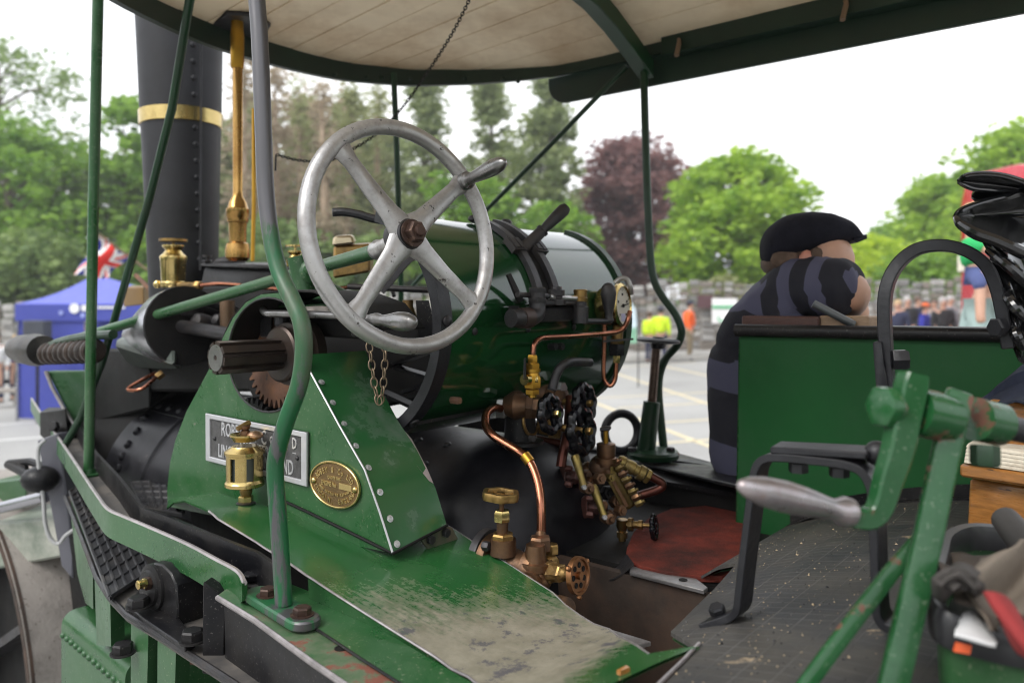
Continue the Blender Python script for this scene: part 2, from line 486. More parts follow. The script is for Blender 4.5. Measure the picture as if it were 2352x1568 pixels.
for p, q in (((1395, 851), (1760, 972)), ((1340, 915), (1700, 1052)), ((1300, 918), (1700, 897)), ((1420, 937), (1760, 917)), ((1480, 973), (1760, 955)), ((1500, 1019), (1760, 1001)), ((1510, 838), (1760, 892)), ((1380, 846), (1600, 832))):
    line(p, q)
line((-60, 980), (150, 964), .16, m_wht); line((-60, 1016), (150, 1000), .16, m_wht)
# kerb and pavement at the foot of the wall
WY = 27.0
mb = MB()
for x0, x1 in ((-40, 20),):
    mb.hexa([V(x0, WY - 2.0, gz(x0) - .05), V(x1, WY - 2.0, gz(x1) - .05), V(x1, WY + .3, gz(x1) - .05), V(x0, WY + .3, gz(x0) - .05), V(x0, WY - 2.0, gz(x0) + .12), V(x1, WY - 2.0, gz(x1) + .12), V(x1, WY + .3, gz(x1) + .12), V(x0, WY + .3, gz(x0) + .12)])
tag(part('pavement', mb, mat('pavement_grey', (.36, .35, .33), .8, var=.15, vscale=1)), kind='structure')

# ---------------- rubble stone wall
wall = empty('stone_wall', (-5, WY, gz(-5)), 'long grey rubble stone wall running along the back of the car park', 'wall')
mb = MB(); x = -40.0
core = MB().hexa([V(-40, WY + .08, gz(-30) - .2), V(20, WY + .08, gz(20) - .2), V(20, WY + .5, gz(20) - .2), V(-40, WY + .5, gz(-30) - .2), V(-40, WY + .08, .5), V(20, WY + .08, 2.05), V(20, WY + .5, 2.05), V(-40, WY + .5, .5)])
part('mortar_core', core, mat('lime_mortar', (.30, .28, .25), .9, var=.2, vscale=3), wall)
rw = random.Random(3)
st = MB(); n_st = 0
m_stones = [mat('grey_stone', (.24, .235, .225), .85, var=.3, vscale=2), mat('pale_stone', (.36, .35, .33), .85, var=.25, vscale=2), mat('brown_stone', (.20, .175, .15), .85, var=.3, vscale=2)]
while x < 20:
    base = gz(x) + .1
    topz = 2.25 + .02 * x if x > -12 else 2.0 + .055 * (x + 12)
    z = base
    w_ = rw.uniform(.25, .55)
    while z < topz:
        h_ = rw.uniform(.12, .3)
        c = V(x + w_ / 2 + rw.uniform(-.04, .04), WY + .08, z + h_ / 2)
        hw_, hh = w_ * .47, h_ * .46
        pxs = CX + F * c.x / c.y
        own = (1436 < pxs < 1720 or -40 < pxs < 60) and n_st < 300
        tgt = MB() if own else st
        o = tgt.add([c + V(-hw_ * rw.uniform(.8, 1), 0, -hh * rw.uniform(.8, 1)), c + V(hw_ * rw.uniform(.8, 1), 0, -hh * rw.uniform(.8, 1)), c + V(hw_ * rw.uniform(.8, 1), 0, hh), c + V(-hw_, 0, hh * rw.uniform(.8, 1)),
                    c + V(-hw_ * .75, -.1 * rw.uniform(.5, 1), -hh * .7), c + V(hw_ * .75, -.1 * rw.uniform(.5, 1), -hh * .7), c + V(hw_ * .75, -.1 * rw.uniform(.5, 1), hh * .7), c + V(-hw_ * .75, -.1 * rw.uniform(.5, 1), hh * .7)])
        mi_ = rw.randrange(3)
        tgt.mi = 0 if own else mi_
        for q in ((4, 5, 6, 7), (0, 1, 5, 4), (1, 2, 6, 5), (2, 3, 7, 6), (3, 0, 4, 7)): tgt.face(*[o + k for k in q])
        if own: part('stone', tgt, m_stones[mi_], wall, clean=False); n_st += 1
        z += h_
    x += w_
sto = part('stone_facing', st, m_stones, wall, clean=False)
sto['kind'] = 'stuff'

# ---------------- trees
def leafmat(name, c1, c2):
    m = bpy.data.materials.new(name); m.use_nodes = True
    nt = m.node_tree; N, L = nt.nodes, nt.links; b = N['Principled BSDF']
    co = N.new('ShaderNodeTexCoord'); x = N.new('ShaderNodeTexNoise'); x.inputs['Scale'].default_value = 1.3; x.inputs['Detail'].default_value = 4; L.new(co.outputs['Object'], x.inputs['Vector'])
    r = N.new('ShaderNodeValToRGB'); r.color_ramp.elements[0].position = .35; r.color_ramp.elements[0].color = (*c1, 1); r.color_ramp.elements[1].position = .65; r.color_ramp.elements[1].color = (*c2, 1)
    L.new(x.outputs['Fac'], r.inputs[0]); L.new(r.outputs[0], b.inputs['Base Color']); b.inputs['Roughness'].default_value = .6
    t = N.new('ShaderNodeBsdfTranslucent'); L.new(r.outputs[0], t.inputs['Color'])
    mxs = N.new('ShaderNodeMixShader'); mxs.inputs[0].default_value = .5
    L.new(b.outputs[0], mxs.inputs[1]); L.new(t.outputs[0], mxs.inputs[2]); L.new(mxs.outputs[0], N['Material Output'].inputs[0])
    return m
LM = {
    'green': leafmat('leaf_green', (0.117, 0.247, 0.026), (0.286, 0.468, 0.0585)),
    'lime': leafmat('leaf_lime', (0.182, 0.338, 0.026), (0.442, 0.624, 0.065)),
    'limey': leafmat('leaf_yellow_lime', (0.364, 0.52, 0.026), (0.624, 0.75, 0.0585)),
    'deep': leafmat('leaf_deep', (0.13, 0.208, 0.065), (0.286, 0.39, 0.117)),
    'cedar': leafmat('needle_olive', (0.182, 0.234, 0.091), (0.364, 0.429, 0.182)),
    'copper': leafmat('leaf_copper', (0.156, 0.078, 0.078), (0.351, 0.182, 0.163)),
    'dead': leafmat('needle_dead', (0.338, 0.273, 0.182), (0.52, 0.429, 0.299)),
    'larch': leafmat('needle_larch', (0.26, 0.286, 0.117), (0.442, 0.468, 0.221)),
}
m_bark = mat('bark', (.13, .10, .075), .9, var=.3, vscale=4)
m_bark_t = mat('tan_bark', (.36, .27, .19), .9, var=.25, vscale=3)
def tree(name, label, X, Yd, ztop, rad, zlow, lm, seed, n_cl=90, per=55, leaf=.22, shape='round', group=None, trunk_r=.22, bark=None, clump=.85, cat='tree', squash=1.0):
    rnd = random.Random(seed)
    z0 = gz(X) - .1
    root = empty(name, (X, Yd, z0), label, cat, group)
    tr = MB(); top = V(X + rnd.uniform(-.2, .2), Yd, ztop - .08 * (ztop - z0))
    tr.tube(spline([V(X, Yd, z0), V(X + rnd.uniform(-.15, .15), Yd, z0 + (ztop - z0) * .45), top], 5), lambda u: trunk_r * (1.15 - u) , 8)
    H = ztop - zlow; zc = (ztop + zlow) / 2
    mb = MB(); cl = []
    tries = 0
    while len(cl) < n_cl and tries < 20000:
        tries += 1
        u = rnd.random(); z = zlow + H * u
        if shape == 'round': rr = rad * math.sqrt(max(0, 1 - (2 * u - .9) ** 2 / 1.25)) * (1 if u > .1 else .8)
        elif shape == 'cone': rr = rad * (1 - u) ** .8 + .12 * rad
        elif shape == 'column': rr = rad * min(1, (1 - u) * 2.2 + .08) * min(1, u * 6 + .5)
        else: rr = rad * (.6 + .4 * math.sin(u * 9))
        a = rnd.random() * 2 * PI; q = math.sqrt(rnd.random()) if shape != 'round' else rnd.random() ** .38 * rnd.choice((1, 1, 1, 1.13))
        c = V(X + math.cos(a) * rr * q, Yd + math.sin(a) * rr * q * squash, z)
        cl.append((c, q))
    for c, q in cl:
        if rnd.random() < .35:
            tr.tube([V(X, Yd, max(z0 + .3, c.z - rad * .35)), V((X * 1.2 + c.x * .8) / 2, (Yd * 1.2 + c.y * .8) / 2, c.z - .15 * rad), c], lambda u: .05 * (1.3 - u), 5)
        k = clump * rnd.choice((.4, .6, .8, 1.0, 1.25))
        for _ in range(int(per * 1.7 * rnd.uniform(.6, 1.2) * (.5 + .5 * k / clump))):
            d = V(rnd.gauss(0, 1), rnd.gauss(0, 1), rnd.gauss(0, 1)); d.normalize(); d *= k * rnd.random() ** .4
            d.z *= .62
            p = c + d
            s_ = leaf * .74 * rnd.uniform(.5, 1.4)
            n_ = V(rnd.gauss(0, 1), rnd.gauss(0, 1), rnd.gauss(.6, .8)).normalized(); a_, b_, _ = basis(n_)
            i = mb.add([p - a_ * s_, p + b_ * s_ * .55, p + a_ * s_, p - b_ * s_ * .55]); mb.face(i, i + 1, i + 2, i + 3)
    part('trunk', tr, bark or m_bark, root, clean=False)
    part('crown', mb, LM[lm], root, clean=False)
    return root
def tpx(px, py_top, half_px, py_low, Yd):
    return dict(X=(px - CX) / F * Yd, Yd=Yd, ztop=ZC - (py_top - HY) / F * Yd, rad=half_px / F * Yd, zlow=ZC - (py_low - HY) / F * Yd)
GT = 'trees beyond the stone wall'
tree('broadleaf_tree', 'big bright green broadleaf tree at the far left above the blue gazebo', lm='green', seed=1, n_cl=170, per=60, leaf=.24, **tpx(20, 300, 200, 690, 34), group=GT, trunk_r=.4, clump=1.2)
tree('thin_tree', 'tall thin leaved grey green tree against the white sky at the left edge', lm='deep', seed=2, n_cl=120, per=26, leaf=.20, **tpx(-10, 110, 200, 480, 40), group=GT, trunk_r=.3, clump=1.3)
tree('thin_tree', 'slender open tree with a leafy tip just left of the black chimney', lm='green', seed=3, n_cl=60, per=30, leaf=.26, **tpx(290, 238, 70, 640, 36), group=GT, trunk_r=.2, clump=.9)
tree('broadleaf_tree', 'dull green bushy tree behind the flag between the front posts', lm='deep', seed=4, n_cl=150, per=50, leaf=.25, **tpx(260, 380, 170, 700, 38), group=GT, trunk_r=.3, clump=1.1)
tree('broadleaf_tree', 'low green bush behind the brass oil bottle', lm='green', seed=5, n_cl=60, per=45, leaf=.22, **tpx(340, 540, 80, 700, 33), group=GT, trunk_r=.2, clump=.8)
for i, (px, top, hw_, lmk, sd) in enumerate(((560, 150, 46, 'dead', 11), (632, 176, 46, 'dead', 12), (690, 190, 40, 'larch', 13), (745, 200, 48, 'dead', 14), (806, 215, 46, 'larch', 15), (868, 220, 48, 'larch', 16))):
    lab = ('bare brown conifer seen between the brass column and the near post', 'bare brown conifer just right of the worn near post', 'sparse olive conifer behind the chain left of the wheel', 'bare brown conifer behind the left rim of the wheel', 'sparse conifer behind the upper left spoke of the wheel', 'sparse olive conifer behind the thin far front post')[i]
    tree('bare_conifer', lab, lm=lmk, seed=sd, n_cl=80, per=20, leaf=.17, shape='column', **tpx(px, top - 20, hw_, 620, 36 + (i % 3) * 2), group=GT, trunk_r=.36, bark=m_bark_t, clump=.8)
for i, (px, top, hw_, lmk, sd) in enumerate(((590, 230, 95, 'larch', 41), (700, 240, 100, 'dead', 42), (790, 250, 95, 'larch', 43), (880, 290, 90, 'cedar', 44), (510, 300, 80, 'larch', 45))):
    lab = ('olive mass of a conifer filling in behind the near post', 'brown mass of a dying conifer behind the left of the wheel', 'olive mass of a conifer behind the upper rim of the wheel', 'green conifer mass behind the hub of the wheel', 'pale olive conifer between the chimney and the brass column')[i]
    tree('conifer_tree', lab, lm=lmk, seed=sd, n_cl=150, per=48, leaf=.24, shape='column', **tpx(px, top, hw_, 690, 44), group=GT, trunk_r=.3, bark=m_bark_t, clump=1.1)
tree('conifer_tree', 'tall drooping conifer framed inside the top of the steering wheel', lm='cedar', seed=21, n_cl=130, per=42, leaf=.2, shape='column', **tpx(975, 150, 62, 660, 38), group=GT, trunk_r=.25, clump=.75)
tree('conifer_tree', 'tall pointed conifer right of the steering wheel rim', lm='cedar', seed=22, n_cl=130, per=40, leaf=.2, shape='column', **tpx(1125, 168, 72, 660, 38), group=GT, trunk_r=.25, clump=.75)
tree('conifer_tree', 'narrow dark conifer under the rounded end of the canopy side board', lm='cedar', seed=23, n_cl=170, per=48, leaf=.19, shape='column', **tpx(1262, 182, 72, 640, 36), group=GT, trunk_r=.25, clump=.72)
tree('broadleaf_tree', 'light green bushy tree behind the hub of the wheel', lm='green', seed=24, n_cl=110, per=50, leaf=.24, **tpx(1060, 420, 120, 690, 34), group=GT, trunk_r=.3, clump=1.0)
tree('broadleaf_tree', 'olive green bush behind the reversing lever', lm='green', seed=25, n_cl=70, per=45, leaf=.22, **tpx(1270, 480, 90, 680, 33), group=GT, trunk_r=.2, clump=.9)
tree('copper_beech', 'large purple leaved copper beech behind the far canopy post', lm='copper', seed=26, n_cl=210, per=60, leaf=.22, **tpx(1450, 330, 122, 700, 40), group=GT, trunk_r=.4, clump=1.15)
tree('maple_tree', 'rounded bright lime green tree left of the man in the flat cap', lm='lime', seed=27, n_cl=210, per=62, leaf=.22, **tpx(1690, 372, 165, 690, 32), group=GT, trunk_r=.35, clump=.95)
tree('shrub', 'pale green shrub growing over the top of the stone wall', lm='larch', seed=28, n_cl=30, per=40, leaf=.14, **tpx(1655, 640, 60, 695, 28), group=GT, trunk_r=.08, clump=.45)
tree('maple_tree', 'yellow green tree directly behind the peak of the flat cap', lm='limey', seed=29, n_cl=130, per=55, leaf=.24, **tpx(1985, 560, 95, 720, 38), group='trees along the road', trunk_r=.25, clump=.9)
tree('broadleaf_tree', 'small mid green tree in the gap left of the curved seat arch', lm='green', seed=30, n_cl=100, per=50, leaf=.24, **tpx(2052, 520, 62, 700, 50), group='trees along the road', trunk_r=.25, clump=1.0)
tree('broadleaf_tree', 'green tree beside the red bus seen through the seat arch', lm='lime', seed=31, n_cl=170, per=60, leaf=.26, **tpx(2150, 430, 75, 690, 40), group='trees along the road', trunk_r=.3, clump=1.0)
tree('broadleaf_tree', 'tall dark green tree above the roof of the red bus', lm='lime', seed=32, n_cl=170, per=55, leaf=.25, **tpx(2330, 305, 110, 640, 34), group='trees along the road', trunk_r=.35, clump=1.1)
tree('broadleaf_tree', 'deep green bush low behind the crowd in the seat arch', lm='green', seed=33, n_cl=70, per=50, leaf=.22, **tpx(2120, 600, 90, 720, 30), group='trees along the road', trunk_r=.2, clump=.8)
tree('hedge_bush', 'dark green bush above the stone wall at the far left', lm='deep', seed=34, n_cl=110, per=60, leaf=.22, **tpx(60, 560, 130, 720, 30), group=GT, trunk_r=.2, clump=.9, cat='bush')
tree('hedge_bush', 'green bush above the wall right of the brass column', lm='deep', seed=35, n_cl=110, per=50, leaf=.24, **tpx(620, 520, 150, 700, 35), group=GT, trunk_r=.2, clump=.9, cat='bush')
tree('hedge_bush', 'green bush above the wall seen low through the wheel', lm='deep', seed=36, n_cl=90, per=50, leaf=.24, **tpx(860, 560, 120, 700, 34), group=GT, trunk_r=.2, clump=.9, cat='bush')

# unseen belt of leaves added behind the camera to darken reflections
rwd = random.Random(77)
mb = MB()
for k in range(9000):
    a = math.radians(rwd.uniform(150, 395)); rr = rwd.uniform(24, 32); hh = 2 + 5 * (.5 + .5 * math.sin(a * 9)) * rwd.uniform(.7, 1)
    p = V(math.cos(a) * rr, math.sin(a) * rr, rwd.uniform(-.8, hh)); p.z += gz(p.x)
    n_ = V(rwd.gauss(0, 1), rwd.gauss(0, 1), rwd.gauss(0, 1)); a_, b_, _ = basis(n_.normalized()); s_ = rwd.uniform(.5, 1.0)
    i = mb.add([p - a_ * s_, p + b_ * s_ * .6, p + a_ * s_, p - b_ * s_ * .6]); mb.face(i, i + 1, i + 2, i + 3)
tag(part('added_leaf_screen', mb, LM['deep'], clean=False), 'added belt of green leaves out of view that darkens reflections', 'added_leaf_screen', kind='stuff')
# ================================================================== STEAM ROLLER
roller = empty('steam_roller', M(1.6, 1.5, -1.95), 'green and black vintage steam roller with cream boarded canopy and bright steering wheel', 'steam roller')
def grp(name, loc, label=None):
    o = link(name, None, roller, Matrix.Translation(Vector(loc)))
    o.empty_display_size = 0.05
    if label: o['label'] = label
    return o

# ---------------- canopy
FRONT = [(0.73, 1.6), (0.75, 1.98), (0.83, 2.05), (0.94, 2.16), (1.17, 2.27), (1.35, 2.325), (1.53, 2.34), (1.68, 2.335), (1.81, 2.31), (1.92, 2.25), (2.03, 2.17), (2.10, 2.07), (2.17, 1.96), (2.26, 1.73), (2.28, 1.5)]
def sfront(t): return lerp(FRONT, t)
def ceil(s, t):
    A = 0.045 + 0.10 * min(max(2.3 - s, 0), 2.2)
    return 0.815 + A * (1 - ((t - 1.52) / 0.77) ** 2)
canopy = grp('canopy', M(0.6, 1.5, 0.85))
outline = [M(-1.2, 0.73, 0)] + [M(0.2, 0.73, 0), M(1.2, 0.73, 0)] + spline([M(s, t, 0) for t, s in FRONT], 4) + [M(1.2, 2.28, 0), M(0.2, 2.28, 0), M(-1.2, 2.28, 0)]
rim_lo = [p + V(0, 0, 0.79) for p in outline]
rim_hi = [V(p.x, p.y, ZC + ceil(p.dot(U), p.dot(R)) + 0.03) for p in outline]
cen = M(0.6, 1.5, 0)
mb = MB().ribbon(rim_lo, rim_hi)
inw = [p + ((cen - p).normalized() * 0.022) * (1 if p.dot(U) > 0.8 else 1) for p in outline]
mb.ribbon([V(q.x, q.y, a.z) for q, a in zip(inw, rim_hi)], [V(q.x, q.y, a.z) for q, a in zip(inw, rim_lo)])
mb.ribbon([V(q.x, q.y, a.z) for q, a in zip(inw, rim_lo)], rim_lo)
part('rim', mb, m_green_can, canopy)
nb = 14; w = (2.27 - 0.745) / nb
for i in range(nb):
    t0, t1 = 0.745 + i * w + 0.0025, 0.745 + (i + 1) * w - 0.0025
    jz = random.uniform(-0.0015, 0.0015)
    mb = MB(); A, B = [], []
    smax = min(sfront(t0), sfront(t1))
    for k in range(9):
        u = k / 8
        A.append(M(-1.2 + (sfront(t0) + 1.19) * u, t0, ceil(-1.2 + (sfront(t0) + 1.19) * u, t0) + jz))
        B.append(M(-1.2 + (sfront(t1) + 1.19) * u, t1, ceil(-1.2 + (sfront(t1) + 1.19) * u, t1) + jz))
    mb.ribbon(A, B, (0, 0, 0.016))
    part('board', mb, m_cream, canopy)
mb = MB(); rows = []
for i in range(19):
    t = 0.735 + (2.275 - 0.735) * i / 18
    e = sfront(t) + 0.005
    rows.append(mb.add([M(-1.2 + (e + 1.2) * k / 8, t, ceil(-1.2 + (e + 1.2) * k / 8, t) + 0.024) for k in range(9)]))
for a, b in zip(rows, rows[1:]):
    for k in range(8): mb.face(a + k, a + k + 1, b + k + 1, b + k)
part('roof_light_block', mb, m_roof, canopy)  # unseen roof sheet added above the boards to block light
for sb in (1.31, 0.1):
    A, B = [], []
    for i in range(15):
        t = 0.75 + (2.265 - 0.75) * i / 14
        e = 1 - min(min(t - 0.73, 2.275 - t) / 0.3, 1)
        A.append(M(sb - 0.026, t, ceil(sb, t) - 0.062 - 0.05 * e)); B.append(M(sb + 0.026, t, ceil(sb, t) - 0.062 - 0.05 * e))
    part('bow', MB().ribbon(A, B, (0, 0, 0.06)), m_green_dk, canopy, bevel=0.003)
# deep side board on the far side, rounded at its front corner
poly = [M(-1.2, 2.295, 0.702), M(1.66, 2.295, 0.702)]
for k in range(1, 7):
    a = PI / 2 * k / 6
    poly.append(M(1.66 + 0.075 * math.sin(a), 2.295, 0.777 - 0.075 * math.cos(a)))
poly += [M(1.735, 2.295, 0.80), M(-1.2, 2.295, 0.80)]
part('side_board', MB().prism(poly, R * 0.018), m_green_can, canopy, bevel=0.003)
part('side_rail', MB().hexa([M(-1.2, 2.245, 0.775), M(1.25, 2.245, 0.775), M(1.25, 2.292, 0.775), M(-1.2, 2.292, 0.775), M(-1.2, 2.245, 0.835), M(1.25, 2.245, 0.835), M(1.25, 2.292, 0.835), M(-1.2, 2.292, 0.835)]), m_green_can, canopy, bevel=0.003)
for px, py, px2, py2 in ((1560, 96, 1554, 128), (1944, 8, 1935, 46)):
    a, b = T(px, py, 2.235), T(px2, py2, 2.20)
    part('toggle_peg', MB().tube(spline([a + V(0, .01, .01), a, a * .5 + b * .5, b], 3), lambda u: 0.006 if u < .4 else 0.0075, 8), mat('peg_wood', (0.2, 0.13, 0.08), 0.6), canopy)
part('hook', MB().tube(spline([T(1648, 22, 2.24), T(1652, 35, 2.235), T(1662, 40, 2.235)], 4), 0.004, 6), m_black, canopy)
def inst(name, me, W, parent, n=[0]): return link(name, me, parent, W)
riv_me = MB().lathe((0, 0, 0), (0, 0, 1), [(0, 0.0085), (0.003, 0.008), (0.006, 0.0055), (0.0075, 0)], 10).mesh('rivet_mesh', m_green_can)
for px, py in ((842, 178), (877, 179), (940, 181), (1066, 180), (1155, 184), (770, 172), (1190, 187)):
    k = (px - CX) / F
    # on the inner face of the rim
    best = None
    for i in range(len(outline) - 1):
        a, b = outline[i], outline[i + 1]
        ka, kb = a.x / a.y if a.y > 0.3 else 9, b.x / b.y if b.y > 0.3 else 9
        if (ka - k) * (kb - k) <= 0 and a.y > 1.9:
            u = (k - ka) / (kb - ka + 1e-9); best = a.lerp(b, u); d = (b - a).normalized()
    if best:
        Y = best.y - 0.026
        inst('rivet', riv_me, along(P(px, py, Y), d.cross(ZV) if d.cross(ZV).y < 0 else -d.cross(ZV)), canopy)

# ---------------- posts and struts that carry the canopy
near = spline([T(x, y, 0.766) for x, y in ((588, -60), (590, 0), (597, 100), (605, 300), (610, 430), (622, 540), (642, 625), (672, 690), (692, 740), (698, 800), (688, 880), (660, 960), (639, 1030), (632, 1080), (640, 1200), (652, 1388))], 5)
top = near[0]; near = [M(0, 0, 0) * 0 + V(top.x + 0.005, top.y, ZC + 0.84), ] + near
post = part('canopy_post', MB().tube(near, 0.0142, 16), m_green_post, roller, label='worn bent near post with its green paint rubbed to bare steel')
far = spline([T(x, y, 2.24) for x, y in ((1478, 120), (1481, 250), (1487, 450), (1494, 590), (1503, 645), (1522, 682), (1549, 718), (1563, 748), (1565, 768), (1556, 792), (1530, 822), (1516, 855), (1512, 900), (1518, 970), (1526, 1042))], 5)
part('canopy_post', MB().tube(far, lambda u: 0.0125 if u < .72 else 0.0135, 12), m_green_dk, roller, label='dark far post with a double bend')
pA = [P(227, -40, 2.15), P(225, 0, 2.16), P(214, 500, 2.24), P(207, 900, 2.3), P(204, 1086, 2.316)]
part('canopy_post', MB().tube(pA, 0.0142, 12), m_green, roller, label='straight green front post')
part('post_foot', MB().lathe(P(204, 1093, 2.316) , ZV, [(0, 0.034), (0.008, 0.034), (0.010, 0.02), (0.022, 0.018)], 16), m_green, roller)
part('canopy_strut', MB().tube([P(441, -30, 2.1), P(436, 0, 2.12), P(395, 250, 2.25), P(345, 450, 2.36), P(235, 830, 2.55), P(185, 960, 2.62), P(150, 1022, 2.66)], 0.0122, 12), m_green_dk, roller)
part('canopy_strut', MB().tube([T(1440, 152, 2.25), T(1270, 328, 2.22), T(1100, 500, 2.2), T(948, 655, 2.2)], 0.0085, 10), m_green_dk, roller)
part('canopy_post', MB().tube([T(904, 168, 1.88), T(910, 300, 1.9), T(916, 500, 1.95), T(921, 660, 1.97), T(921, 760, 1.97)], 0.0105, 10), m_green_dk, roller, label='thin far front post')
ch = spline([P(1082, -8, 2.2), P(1040, 75, 2.3), P(985, 162, 2.42), P(925, 246, 2.5), P(868, 305, 2.5), P(812, 342, 2.45), P(770, 365, 2.42), P(725, 371, 2.4), P(680, 367, 2.42), P(634, 355, 2.45)], 8)
pc = grp('pull_chain', ch[0])
lk = MB().torus((0, 0, 0), (0, 1, 0), 0.0042, 0.0014, 10, 5)
lk.v = [(x, y, z * 1.7) for x, y, z in lk.v]
lk_me = lk.mesh('chain_link_mesh', m_black, ang=80)
L_acc = 0; acc = []; step = 0.0105
for a, b in zip(ch, ch[1:]):
    d = (b - a).length; pos = -L_acc % step if acc else 0
    while pos < d:
        acc.append((a.lerp(b, pos / d), b - a)); pos += step
    L_acc += d
for i, (p, d) in enumerate(acc[:290]):
    inst('link', lk_me, along(p, d, (i % 2) * PI / 2 + 0.4), pc)
part('hook', MB().tube([ch[-1] + V(0, 0, 0.0), ch[-1] + V(-0.002, 0, -0.05)], 0.003, 6), m_black, pc)

# ---------------- near post foot and its ledge bolts
zf = -0.50
def foot_pt(px, py): return Zp(px, py, zf)
c1, c2 = foot_pt(598, 1358), foot_pt(698, 1418)
d = (c2 - c1).normalized(); nrm = d.cross(ZV)
pl = []
for k in range(9): pl.append(c2 + (d * math.cos(-PI / 2 + PI * k / 8) + nrm * math.sin(-PI / 2 + PI * k / 8)) * 0.026)
for k in range(9): pl.append(c1 + (d * math.cos(PI / 2 + PI * k / 8) + nrm * math.sin(PI / 2 + PI * k / 8)) * 0.026)
ft = part('post_foot', MB().prism([p + V(0, 0, -0.014) for p in pl], (0, 0, 0.016)), m_green_post, roller, bevel=0.003)
hex_me = MB().lathe((0, 0, 0), ZV, [(0, 0.019), (0.0025, 0.019), (0.003, 0.0001)], 16).hexn((0, 0, 0.002), ZV, 0.0145, 0.012).mesh('bolt_mesh', m_nut, ang=30)
for px, py, r in ((615, 1369, 0.3), (694, 1414, 0.8)):
    inst('bolt', hex_me, Matrix.Translation(foot_pt(px, py) + V(0, 0, 0.001)) @ Matrix.Rotation(r, 4, 'Z'), ft)

# ---------------- chimney, brass column
cb = M(2.93, 1.53, 0) ; Yc = 3.04
cbase = P(421, 690, Yc); 
def chz(py): return -(py - HY) / F * Yc
prof = []
for py, wd in ((720, 146), (640, 150), (500, 158), (400, 165), (300, 172), (270, 175), (130, 183), (0, 192), (-300, 208)):
    prof.append((chz(py) - chz(720), wd / 2 / F * Yc))
ax0 = P(423, 720, Yc); ax1 = P(408, -300, Yc)
prof.append((prof[-1][0] + .01, prof[-1][1] * 0.9)); prof.append((prof[-1][0] - .2, prof[-1][1]))
chim = part('chimney', MB().lathe(ax0, ax1 - ax0, prof, 40), m_cap, roller)
def on_chim(py): return ax0.lerp(ax1, (720 - py) / 1020)
part('brass_band', MB().lathe(on_chim(293), ax1 - ax0, [(0, 0.1465), (0.002, 0.1495), (0.052, 0.151), (0.054, 0.148)], 40), m_brass, chim)
part('seam_strip', MB().hexa([P(459, 620, 2.905), P(462, 620, 2.90), P(460, 620, 2.93), P(457, 620, 2.93), P(462, 90, 2.889), P(465, 90, 2.884), P(463, 90, 2.92), P(460, 90, 2.92)]), m_cap, chim)
crv = MB().lathe((0, 0, 0), ZV, [(0, 0.0105), (0.004, 0.0095), (0.008, 0.006), (0.0095, 0)], 10).mesh('chimney_rivet_mesh', m_cap)
for i in range(14):
    py = 126 + i * 36.3
    if 245 < py < 300: continue
    c = on_chim(py); wd = lerp([(0, 192), (130, 183), (270, 175), (640, 150)], py) / 2 / F * Yc
    off = (470 - 413) / F * Yc
    px_off = V(1, 0, 0) * off; yy = -math.sqrt(max(wd * wd - off * off, 0.0001))
    pnt = V(c.x + off, c.y + yy, c.z)
    inst('rivet', crv, along(pnt, V(off, yy, 0)), chim)
bc = 2.45
col = grp('brass_column', P(545, 590, bc))
def lz(pts, px0, Y):   # profile (py, half width px) bottom to top -> lathe
    y0 = pts[0][0]
    return P(px0, y0, Y), [((y0 - py) / F * Y, hw / F * Y) for py, hw in pts]
o, pr = lz([(600, 20), (592, 27), (575, 28), (560, 25), (556, 19), (520, 20), (512, 21), (510, 24), (500, 24), (497, 26), (480, 26), (477, 23), (465, 20), (452, 12), (440, 11), (155, 11.5)], 546, bc)
part('pipe', MB().lathe(o, (0.0, 0, 1), pr, 22), mat('column_brass', (0.45, 0.27, 0.09), 0.24, 1.0, var=0.2, vscale=8, dust=((0.22, 0.10, 0.03), 0.35, 5, 0.35, 0.95)), col)
o, pr = lz([(158, 13), (154, 15), (80, 15.5), (66, 14), (48, 14)], 545, bc)
part('sleeve', MB().lathe(o, ZV, pr, 20), mat('yellow_brass', (0.45, 0.25, 0.035), 0.35, 0.9), col)
hx = [P(x, y, bc + dy) for x, y, dy in ((474, 66, 0), (520, 32, 0.02), (570, 36, 0.05), (612, 60, 0.05), (590, 92, -0.02), (520, 84, -0.04))]
zt = ceil(2.2, 1.35) - 0.012 + ZC
hx = [V(p.x, p.y + 0.0, zt) for p in [Zp(474, 68, zt - ZC), Zp(520, 33, zt - ZC), Zp(575, 38, zt - ZC), Zp(622, 62, zt - ZC), Zp(600, 96, zt - ZC), Zp(528, 86, zt - ZC)]]
part('ceiling_flange', MB().prism(hx, (0, 0, 0.014)), m_iron, col, bevel=0.003)
part('relief_pipe', MB().tube([P(583, 250, 2.6), P(583, 470, 2.6), P(580, 600, 2.58)], 0.0065, 10), mat('yellow_brass', None), col)
